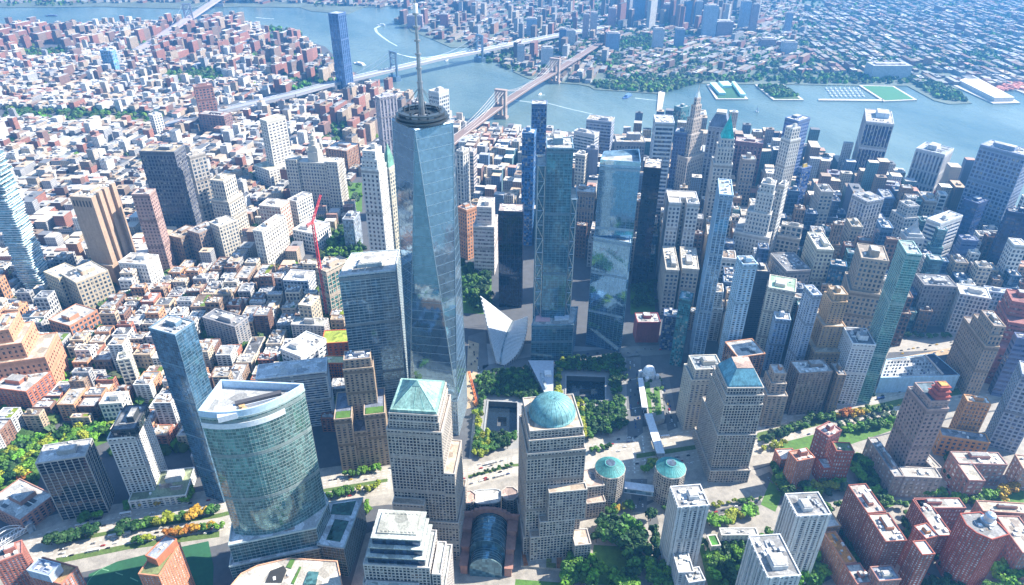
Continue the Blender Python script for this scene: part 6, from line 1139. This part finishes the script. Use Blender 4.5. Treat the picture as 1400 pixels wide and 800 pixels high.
# ------------------------------------------------------------------ the city between
def mat_winwall(name, attr):
    m, nt, b = newmat(name); g = nd(nt, 'ShaderNodeNewGeometry'); cx = nd(nt, 'ShaderNodeVectorMath', operation='CROSS_PRODUCT'); nt.links.new(g.outputs['True Normal'], cx.inputs[0]); cx.inputs[1].default_value = (0, 0, 1)
    dt = nd(nt, 'ShaderNodeVectorMath', operation='DOT_PRODUCT'); nt.links.new(cx.outputs[0], dt.inputs[0]); nt.links.new(g.outputs['Position'], dt.inputs[1])
    sp = nd(nt, 'ShaderNodeSeparateXYZ'); nt.links.new(g.outputs['Position'], sp.inputs[0]); sn = nd(nt, 'ShaderNodeSeparateXYZ'); nt.links.new(g.outputs['True Normal'], sn.inputs[0])
    def M(op, a, b_=None):
        n = nd(nt, 'ShaderNodeMath', operation=op)
        for i, v in enumerate((a, b_)):
            if v is None: continue
            if isinstance(v, (int, float)): n.inputs[i].default_value = v
            else: nt.links.new(v, n.inputs[i])
        return n.outputs[0]
    fx = M('FRACT', M('DIVIDE', dt.outputs['Value'], 4.2)); fz = M('FRACT', M('DIVIDE', sp.outputs[2], 3.6))
    win = M('MULTIPLY', M('MULTIPLY', M('GREATER_THAN', fx, .42), M('GREATER_THAN', fz, .45)), M('LESS_THAN', M('ABSOLUTE', sn.outputs[2]), .5))
    base = nd(nt, 'ShaderNodeVertexColor', layer_name='paint').outputs[0] if attr else nd(nt, 'ShaderNodeObjectInfo').outputs['Color']
    base = mul(nt, base, ramp(nt, noise(nt, 1, 4, pos(nt, .1, .1, .1)), .8, 1.15, .3, .7))
    mx = nd(nt, 'ShaderNodeMix', data_type='RGBA'); nt.links.new(win, mx.inputs[0]); nt.links.new(base, mx.inputs[6]); mx.inputs[7].default_value = (.05, .06, .08, 1); nt.links.new(mx.outputs[2], b.inputs['Base Color']); b.inputs['Roughness'].default_value = .75; return m
WINW = mat_winwall('windowed_masonry', False); WINA = mat_winwall('windowed_paint', True)
PAL = [('red brick', (.36, .15, .10)), ('dark brick', (.22, .13, .10)), ('orange brick', (.48, .26, .15)), ('cream', (.58, .50, .40)), ('white', (.66, .65, .62)), ('grey', (.38, .38, .39)), ('tan', (.46, .36, .26)), ('brown', (.27, .19, .14)), ('pale grey', (.52, .52, .52))]
RPAL = [('white', (.62, .61, .59)), ('pale tan', (.56, .51, .44)), ('pale grey', (.52, .52, .52)), ('grey', (.36, .37, .38)), ('tan', (.52, .44, .35)), ('dark', (.16, .17, .19)), ('reddish', (.42, .25, .2)), ('tan', (.46, .36, .26)), ('brown', (.30, .23, .18)), ('grey', (.45, .44, .42))]
ROADX = [(x, y-14) for x, y in HW] + [(x, y+14) for x, y in HL]
NOGO = [ROADX, [(-60, 655), (40, 600), (152, 580), (155, 604), (60, 620), (55, 672), (-60, 700)], [(440, 318), (500, 296), (505, 384), (438, 388)], [(466, 248), (500, 248), (500, 292), (466, 292)], [(628, 356), (676, 366), (676, 432), (628, 432)], [(640, 640), (645, 440), (735, 440), (870, 470), (940, 468), (945, 600), (800, 660)], [(860, 384), (897, 382), (898, 430), (860, 432)], [(1195, 545), (1200, 478), (1240, 452), (1335, 450), (1335, 545)], [(-60, 780), (-60, 700), (40, 660), (170, 690), (300, 670), (620, 600), (1400, 480), (1400, 850), (-60, 850)]]
def strip(a, b, w): return [(a[0]-3, a[1]-w), (b[0]+3, b[1]-w), (b[0]+3, b[1]+w), (a[0]-3, a[1]+w)]
NOGO += [strip((215, 172), (300, 151), 5), strip((300, 151), (400, 128), 6), strip((400, 128), (560, 98), 7), strip((600, 205), (665, 165), 9), strip((176, 76), (262, 34), 5)]
NOGO += [[(-10, 150), (60, 152), (60, 165), (-10, 162)], [(46, 152), (140, 151), (222, 157), (216, 167), (100, 169), (46, 161)], [(225, 98), (300, 95), (312, 110), (238, 119)], [(28, 66), (92, 62), (96, 77), (28, 81)], [(1095, 0), (1130, 2), (1130, 14), (1095, 10)], [(355, 36), (412, 43), (414, 54), (356, 46)]]
LOTS = []
def blocked(q):
    c = cen(q)
    for f in FOOT:
        fc = f[0]
        if abs(fc[0]-c.x) > 220 or abs(fc[1]-c.y) > 220: continue
        ff = [(p[0], p[1]) for p in f]; qq = [(p.x, p.y) for p in q]
        if any(inpoly(p.x, p.y, ff) for p in (*q, c, (q[0]+q[1])/2, (q[1]+q[2])/2, (q[2]+q[3])/2, (q[3]+q[0])/2)) or any(inpoly(p[0], p[1], qq) for p in ff): return True
    return False
def infill(kind, poly, ang, bl, bd, gap, lw, hf, pal, full=1.0, mar=60):
    a = math.radians(ang); u, v = Vector((math.cos(a), math.sin(a))), Vector((-math.sin(a), math.cos(a))); q = G(*poly); us = [p.dot(u) for p in q]; vs = [p.dot(v) for p in q]; r = random.Random(len(LOTS)+3)
    s = min(us)
    while s < max(us):
        t = min(vs)
        while t < max(vs):
            c0 = u*s+v*t; x, y, w_ = px((c0.x+bl*.5*u.x, c0.y+bl*.5*u.y, 0))
            if w_ > 0 and -mar-120 < x < 1400+mar+120 and -80 < y < 900:
                for half in (0, 1):
                    d = 0
                    while d < bl-6:
                        w1 = min(r.uniform(*lw) if r.random() < .9 else lw[1]*r.uniform(1.3, 1.9), bl-d); dp = bd*.5*r.uniform(.82, .99); o = c0+u*d+(v*0 if half == 0 else v*(bd-dp)); k = [o, o+u*(w1-.3), o+u*(w1-.3)+v*dp, o+v*dp]; d += w1
                        c = cen(k); x, y, w_ = px((c.x, c.y, 0))
                        if r.random() > full or not (-mar < x < 1400+mar and -30 < y < 860) or not inpoly(x, y, poly) or any(inpoly(x, y, g) for g in NOGO) or blocked(k): continue
                        LOTS.append((kind, w_, k, hf(r, x, y), r.choice(pal), r.choice(RPAL), x, y, r.random()))
            t += bd+gap
        s += bl+gap
W_ = PAL; BRK = [PAL[0], PAL[1], PAL[7], PAL[0], PAL[6]]
def h_tri(r, x, y): return r.uniform(38, 56) if r.random() < .06 else r.choice((r.uniform(14, 24), r.uniform(16, 30), r.uniform(22, 38)))
def h_chi(r, x, y): return r.uniform(9, 24) if r.random() < .88 else r.uniform(24, 46)
def h_fid(r, x, y): return r.uniform(34, 88) if r.random() < .62 or y > 420 or x < 850 else r.uniform(85, 132)
infill('loft_building', [(-60, 300), (200, 395), (330, 395), (480, 395), (560, 540), (440, 600), (300, 640), (150, 600), (0, 650), (-60, 650)], -22, 88, 48, 11, (9, 27), h_tri, W_)
infill('loft_building', [(-60, 190), (150, 250), (300, 330), (345, 300), (480, 250), (500, 300), (480, 395), (200, 395), (-60, 300)], -25, 84, 48, 11, (10, 28), h_tri, W_)
HOUS = [[(165, 66), (232, 34), (330, 28), (345, 62), (300, 78), (240, 92)], [(-40, 52), (110, 40), (160, 58), (100, 74), (-40, 74)], [(335, 52), (400, 47), (462, 100), (430, 124), (352, 98)], [(428, 150), (520, 121), (560, 142), (565, 176), (480, 212), (440, 190)]]
for h_ in HOUS: infill('brick_housing_slab', h_, -38, 84, 40, 30, (26, 48), lambda r, x, y: r.choice((r.uniform(34, 56), r.uniform(16, 26), r.uniform(38, 50))), BRK, .66)
NOGO += HOUS
TEN = [PAL[0], PAL[3], PAL[4], PAL[4], PAL[8], PAL[5], PAL[6], PAL[1]]
infill('tenement', [(-60, 38), (100, 36), (330, 30), (410, 48), (460, 95), (520, 120), (640, 170), (640, 200), (560, 205), (480, 250), (345, 300), (300, 330), (150, 250), (-60, 190)], -32, 96, 40, 11, (9, 27), h_chi, TEN, .93)
infill('rowhouse', [(618, 172), (700, 178), (740, 180), (840, 195), (840, 215), (720, 230), (640, 225)], -35, 60, 36, 11, (12, 24), lambda r, x, y: r.uniform(12, 22), W_)
infill('mid_rise_office', [(625, 225), (720, 230), (840, 215), (960, 215), (1130, 240), (1310, 292), (1400, 322), (1400, 470), (1320, 450), (1180, 520), (1140, 535), (960, 470), (870, 380), (640, 300)], -35, 62, 44, 8, (15, 29), h_fid, [PAL[3], PAL[5], PAL[6], PAL[7], PAL[4], ('blue glass', (.14, .22, .34)), ('teal glass', (.12, .24, .27)), ('blue glass', (.10, .16, .28)), ('dark brick', PAL[1][1])], 1)
bkp = [(0, -20), (1460, -20), (1460, 150), (1400, 118), (1302, 116), (1240, 113), (1172, 112), (1032, 111), (902, 112), (806, 114), (757, 108), (722, 103), (702, 92), (665, 78), (652, 70), (642, 60), (617, 60), (585, 47), (562, 38), (540, 28), (600, 12), (430, 6), (330, 4), (0, 4)]
NOGO += [[(812, 108), (905, 106), (1060, 100), (1250, 104), (1240, 116), (1060, 120), (812, 128)], [(850, 50), (905, 48), (905, 68), (846, 70)]]
def h_bk(r, x, y):
    d = math.hypot((x-930)/110, (y-22)/26)
    if d < 1 and r.random() < .30: return r.uniform(40, 130)
    if x < 830 and r.random() < .13: return r.uniform(25, 70)
    return r.uniform(8, 15) if r.random() < .95 else r.uniform(18, 34)
BKZ = [([(0, -20), (842, -20), (842, 120), (0, 120)], -40), ([(842.01, -20), (1100, -20), (1100, 150), (842.01, 150)], -62), ([(1100.01, -20), (1460, -20), (1460, 150), (1100.01, 150)], -28)]
_ip = inpoly
for zone, an_ in BKZ:
    def inpoly(x, y, q, zone=zone): return _ip(x, y, q) and (q is not bkp or _ip(x, y, zone))
    infill('far_building', bkp, an_, 120, 42, 20, (20, 64), h_bk, W_+BRK+[PAL[5]], .72, 20)
inpoly = _ip
NICK = [((240, 520), 'the dark blue corner tower'), ((355, 640), 'the curved green tower'), ((190, 640), 'the white folded tower'), ((90, 660), 'the dark glass box tower'), ((180, 500), 'the white panel block'), ((20, 460), 'the huge orange stepped building'), ((110, 395), 'the beige slab'), ((130, 330), 'the tan windowless tower'), ((210, 320), 'the slim pinkish slab tower'), ((245, 260), 'the dark checkered slab'), ((310, 290), 'the notched stone tower'), ((195, 380), 'the plain white cube'), ((372, 230), 'the white courthouse shaft'), ((435, 260), 'the wide civic building'), ((465, 225), 'the square brick headquarters'), ((440, 380), 'the red tower crane'), ((345, 350), 'the white limestone block'), ((420, 455), 'the grey civic block'), ((410, 480), 'the green striped roof'), ((460, 480), 'the green roofed school'), ((505, 440), 'the banded steel tower'), ((495, 560), 'the brown telephone tower'), ((310, 445), 'the grey stepped loft'), ((30, 330), 'the jagged glass tower'), ((285, 140), 'the lone red slab tower'), ((210, 165), 'the bright white slab'), ((145, 80), 'the blue curtain slab'), ((465, 60), 'the lone dark riverside tower'), ((525, 160), 'the ribbed silvery tower'), ((600, 150), 'the rippling steel tower'), ((540, 95), 'the blue steel bridge'), ((215, 50), 'the distant grey bridge'), ((680, 150), 'the stone towered bridge'), ((665, 330), 'the white ribbed office'), ((700, 350), 'the near black hotel slab'), ((760, 330), 'the braced glass tower'), ((840, 330), 'the faceted glass tower'), ((885, 330), 'the black steel tower'), ((910, 220), 'the silver banded tower'), ((950, 190), 'the needle spired tower'), ((995, 230), 'the turquoise pyramid'), ((935, 300), 'the twin winged block'), ((980, 340), 'the slender blue glass tower'), ((1015, 430), 'the light blue hotel'), ((1070, 420), 'the green roofed limestone block'), ((1110, 440), 'the grey blue tower'), ((1140, 440), 'the orange brown tower'), ((1175, 500), 'the white grid tower'), ((1215, 450), 'the curved sea green tower'), ((1110, 530), 'the brown brick box'), ((1050, 300), 'the white buttressed tower'), ((1120, 290), 'the narrow sandy tower'), ((1195, 210), 'the white piered river tower'), ((1275, 230), 'the finely ribbed tower'), ((1225, 285), 'the dark brown block'), ((1290, 340), 'the white banded office'), ((1280, 420), 'the grey granite block'), ((1360, 260), 'the huge blue grid slab'), ((1020, 205), 'the purple brown block'), ((820, 190), 'the blue ribbed river block'), ((738, 170), 'the slim dark blue tower')]
def height_word(h): return 'low' if h < 20 else ('mid rise' if h < 34 else 'tall')
KW = {'loft_building': ('loft', 'loft building', 'low city lofts'), 'tenement': ('tenement', 'tenement', 'tenements of the old low city'), 'brick_housing_slab': ('housing slab', 'housing block', 'brick housing slabs by the river'), 'rowhouse': ('house', 'house', 'small houses by the bridge foot'), 'mid_rise_office': ('office', 'office block', 'offices filling the dense district')}
LIM_ = {'loft_building': 285, 'tenement': 230, 'brick_housing_slab': 150, 'rowhouse': 60, 'mid_rise_office': 260, 'far_building': 0}
ORDW = ['', 'second nearest ', 'third nearest ', 'fourth nearest ', 'fifth nearest ', 'sixth nearest ', 'seventh nearest ', 'eighth nearest ', 'ninth nearest ', 'tenth nearest ', 'eleventh nearest ', 'twelfth nearest ']
cnt = {}; pend = {}; rest = []
LOTS.sort(key=lambda l: l[1])
indiv = []
for L in LOTS:
    k = L[0]; cnt[k] = cnt.get(k, 0)+1
    ok = cnt[k] <= LIM_[k] and 3 < L[6] < 1397 and -4 < L[7] < 800
    (indiv if ok else rest).append(L)
    if not ok: cnt[k] -= 1 if cnt[k] <= LIM_[k] else 0
for L in indiv:
    kind, dist, q, H, (wn, wcol), (rn, rcol), x, y, rv = L
    rr = random.Random(int(x*131+y*7)); x2, y2, _ = px((*cen(q), H))
    wid = 'narrow' if (q[1]-q[0]).length < 20 else ('wide' if (q[1]-q[0]).length > 27 else '')
    feat = ''; tank = 0; ph = 0; units = 0; garden = False
    if kind in ('loft_building',):
        units = rr.randint(4, 10)
        if rv < .22: tank = 1; feat = ' and tank'
        elif rv < .48: ph = 1; feat = ' and hut'
        elif rv < .60: garden = True; feat = ' and terrace'
    elif kind == 'mid_rise_office': ph = 1 if rv < .6 else 0; units = rr.randint(2, 6); feat = ' and hut' if ph else ''
    elif kind == 'brick_housing_slab': ph = 1 if rv < .7 else 0
    (nx, ny), nick = min(NICK, key=lambda n: math.hypot(n[0][0]-x2, (n[0][1]-y2)*1.3))
    dx, dy = x2-nx, y2-ny
    rel = ('right of ' if dx > 0 else 'left of ') if abs(dx) > abs(dy)*1.2 else ('in front of ' if dy > 0 else 'behind ')
    head = f'{height_word(H)} {wn} {KW[kind][0]} with {rn} roof{feat}'
    pend.setdefault((head, rel, nick), []).append((math.hypot(dx, dy), L, ph, units, tank, garden, rr))
for (head, rel, nick), items in pend.items():
    items.sort(key=lambda t: t[0])
    for i, (dd, L, ph, units, tank, garden, rr) in enumerate(items):
        kind, dist, q, H, (wn, wcol), (rn, rcol), x, y, rv = L
        lab = f'{head}, {ORDW[min(i, 11)]}{rel}{nick}'.replace(' nearest ', ' ').replace('mid rise', 'medium')
        while len(lab.split()) > 16:
            if ' and hut' in lab: lab = lab.replace(' and hut', '')
            elif ' and t' in lab: lab = lab.replace(' and tank', '').replace(' and terrace', '')
            elif ' pale grey roof' in lab: lab = lab.replace(' pale grey roof', ' pale roof')
            else: lab = lab.split(' ', 1)[1]
        name = kind; cat, grp = KW[kind][1], KW[kind][2]; v = rr.uniform(.85, 1.15); wc = tuple(min(.8, c*v) for c in wcol)
        if kind == 'loft_building' or kind == 'mid_rise_office':
            if kind == 'mid_rise_office' and H > 45 and rr.random() < .5:
                c = cen(q); t1 = [c+(p-c)*.72 for p in q]; tiers = [(q, 0, H*.7), (t1, H*.7, H)]
            else: tiers = None
            gls = 'glass' in wn; t = tower(name, lab, cat, H, q, 'curtain' if gls else rr.choice(('loft', 'punch', 'loft', 'grid', 'fins' if kind == 'mid_rise_office' else 'loft')), wc, (wc[0]*.45, wc[1]*.6, wc[2]*.75) if gls else rr.choice(((.03, .04, .06), (.05, .06, .08), (.04, .06, .09))), gm=CURTAIN if gls else None, rc=rcol, ph=ph, units=units, tank=tank, group=grp, tiers=tiers, keep=False)
            if garden:
                m = MB(); k = grow(ccw(q), -1.5); a, b, c, d = k; m.prism(ccw([a, b, b+(c-b)*.35, a+(d-a)*.35]), H+.05, H+.9); m.build('roof_garden', LEAF, t, rr.choice(((.05, .12, .02), (.16, .2, .02), (.10, .16, .03))))
        else:
            c = cen(q); t = thing(name, lab, cat, (c.x, c.y, 0), grp); m = MB(); k = ccw(q); m.prism(k, 0, H, top=False); w_ = m.build('wall', WINW, t, wc); m = MB(); m.face([(p.x, p.y, H-.6) for p in k]); g = grow(k, -.7)
            for i_ in range(4): j = (i_+1) % 4; m.faces([(k[i_].x, k[i_].y, H), (k[j].x, k[j].y, H), (g[j].x, g[j].y, H), (g[i_].x, g[i_].y, H)], [(0, 1, 2, 3)])
            for _ in range(rr.randint(1, 3)): s = rr.uniform(.15, .5); o = k[0]+(k[1]-k[0])*s+(k[3]-k[0])*.3; e = (k[1]-k[0])*rr.uniform(.12, .3); f = (k[3]-k[0])*.35; m.prism(ccw([o, o+e, o+e+f, o+f]), H-.6, H+rr.uniform(2, 5))
            m.build('roof', ROOF, t, rcol)
# everything past the countable ones
def mass(name, kinds):
    m = MB()
    for kind, dist, q, H, (wn, wcol), (rn, rcol), x, y, rv in rest:
        if kind not in kinds: continue
        k = ccw(q); v = .85+.3*rv; rcol = tuple(c*.5 for c in rcol) if kind == 'far_building' and rv > .22 else rcol; wcol = tuple(c*.7 for c in wcol) if kind == 'far_building' else wcol; m.mi = 0; m.cur = tuple(min(.8, c*v) for c in wcol); m.prism(k, -1, H, top=False); m.mi = 1; m.cur = tuple(min(.85, c*(.8+.35*((rv*7) % 1))) for c in rcol); m.face([(p.x, p.y, H) for p in k])
        if rv < .45:
            o = k[0]+(k[1]-k[0])*(.2+.4*rv)+(k[3]-k[0])*.3; e = (k[1]-k[0])*.25; f = (k[3]-k[0])*.35; m.cur = tuple(c*.8 for c in m.cur); m.prism(ccw([o, o+e, o+e+f, o+f]), H, H+3)
    if m.f: o = m.build(name, [WINA, ATTR], kind='stuff', paint=True)
mass('old_city_rooftops', ('loft_building', 'tenement', 'brick_housing_slab', 'rowhouse', 'mid_rise_office'))
mass('far_shore_buildings', ('far_building',))
# towers of the far shore that one can tell apart: base left, base right, base y, top y
FT = [('tall blue glass slab with a pale edge, left end of the far downtown group', 865, 880, 30, -4, (.20, .32, .5)), ('pinkish brick slab beside the blue glass slab of the far downtown group', 882, 897, 26, -6, (.46, .30, .27)), ('red brown block in the far downtown group', 907, 924, 30, 6, (.42, .24, .22)), ('dark blue slab with pale right flank in the far downtown group', 934, 948, 36, 2, (.16, .26, .44)), ('broad pale slab tower right of the dark blue slab in the far downtown group', 944, 957, 36, 2, (.52, .50, .52)), ('pale blue pointed tower in the far downtown group', 960, 977, 52, 8, (.42, .50, .60)), ('brown courthouse like block right of the pale blue pointed tower', 978, 1000, 52, 30, (.34, .26, .28)), ('light blue tower at the right end of the far downtown group', 1010, 1022, 40, 2, (.34, .46, .62)), ('slim brown tower behind the right end of the far downtown group', 1024, 1033, 44, 6, (.36, .28, .30)), ('blue grey slab on the hill above the far riverside park', 829, 846, 70, 46, (.26, .36, .52)), ('pale slab tower right of the green square on the far shore', 892, 906, 68, 40, (.50, .52, .58)), ('second dark slab tower right of the green square on the far shore', 922, 934, 66, 40, (.20, .28, .42)), ('brown clock tower like slab near the far bridge ramp', 796, 804, 55, 20, (.44, .32, .32)), ('pair of pale slabs joined at the base near the far bridge ramp', 806, 815, 52, 18, (.50, .48, .50)), ('reddish slab standing alone left of the far downtown group', 831, 841, 38, 12, (.44, .26, .27)), ('dark glass tower near the far foot of the stone bridge', 764, 773, 70, 40, (.12, .2, .34)), ('white apartment pair near the far foot of the stone bridge', 774, 786, 64, 42, (.58, .56, .54)), ('blue white block right of the blue steel bridge end', 720, 734, 52, 26, (.36, .46, .6)), ('pale apartment block by the river left of the stone bridge foot', 707, 717, 88, 62, (.56, .55, .55)), ('white apartment block behind the stone bridge foot', 740, 756, 92, 66, (.60, .60, .62)), ('tan warehouse at the navy yard point', 557, 578, 38, 22, (.46, .32, .34)), ('red warehouse with white chimney at the navy yard', 602, 613, 38, 20, (.44, .18, .18)), ('large pale riverside office block with small windows near the right piers', 1190, 1243, 108, 90, (.50, .54, .58)), ('slim church like tower among the far rooftops at right', 1072, 1080, 46, 18, (.30, .36, .50)), ('brick apartment block above the riverside expressway', 1040, 1060, 66, 54, (.40, .28, .28)), ('white block above the riverside expressway', 1070, 1088, 74, 58, (.52, .54, .58))]
for lab, x0, x1, yb, yt, col in FT:
    a, b = P2(x0, yb), P2(x1, yb); u = (b-a); v = Vector((-u.y, u.x)).normalized(); v = v if v.dot(Vector((FW.x, FW.y))) > 0 else -v; H = max(12, HT((x0+x1)/2, yb, yt)); q = ccw([a, b, b+v*min(60, u.length*.7), a+v*min(60, u.length*.7)]); c = cen(q)
    t = thing('distant_tower' if H > 50 else 'distant_block', lab, 'tower' if H > 50 else 'building', (c.x, c.y, 0)); m = MB(); m.prism(q, -1, H, top=False); m.build('wall', WINW, t, col); m = MB(); m.face([(p.x, p.y, H) for p in q]); g = grow(q, -u.length*.12); m.prism(g, H, H+4); m.build('roof', ROOF, t, (.5, .48, .47))
# ------------------------------------------------------------------ air
hb = MB(); hb.prism([Vector(p) for p in ((-1400, -9000), (12500, -9000), (12500, 7000), (-1400, 7000))], -6, 660, bot=True)
hm, nt, b = newmat('haze_air'); nt.nodes.remove(b)
pv = nd(nt, 'ShaderNodeVolumePrincipled'); pv.inputs['Color'].default_value = (.11, .43, 1, 1); pv.inputs['Density'].default_value = HAZE if 'HAZE' in globals() else .000105; pv.inputs['Anisotropy'].default_value = .25
nt.links.new(pv.outputs[0], nt.nodes['Material Output'].inputs['Volume'])
hb.build('haze', hm, kind='stuff')
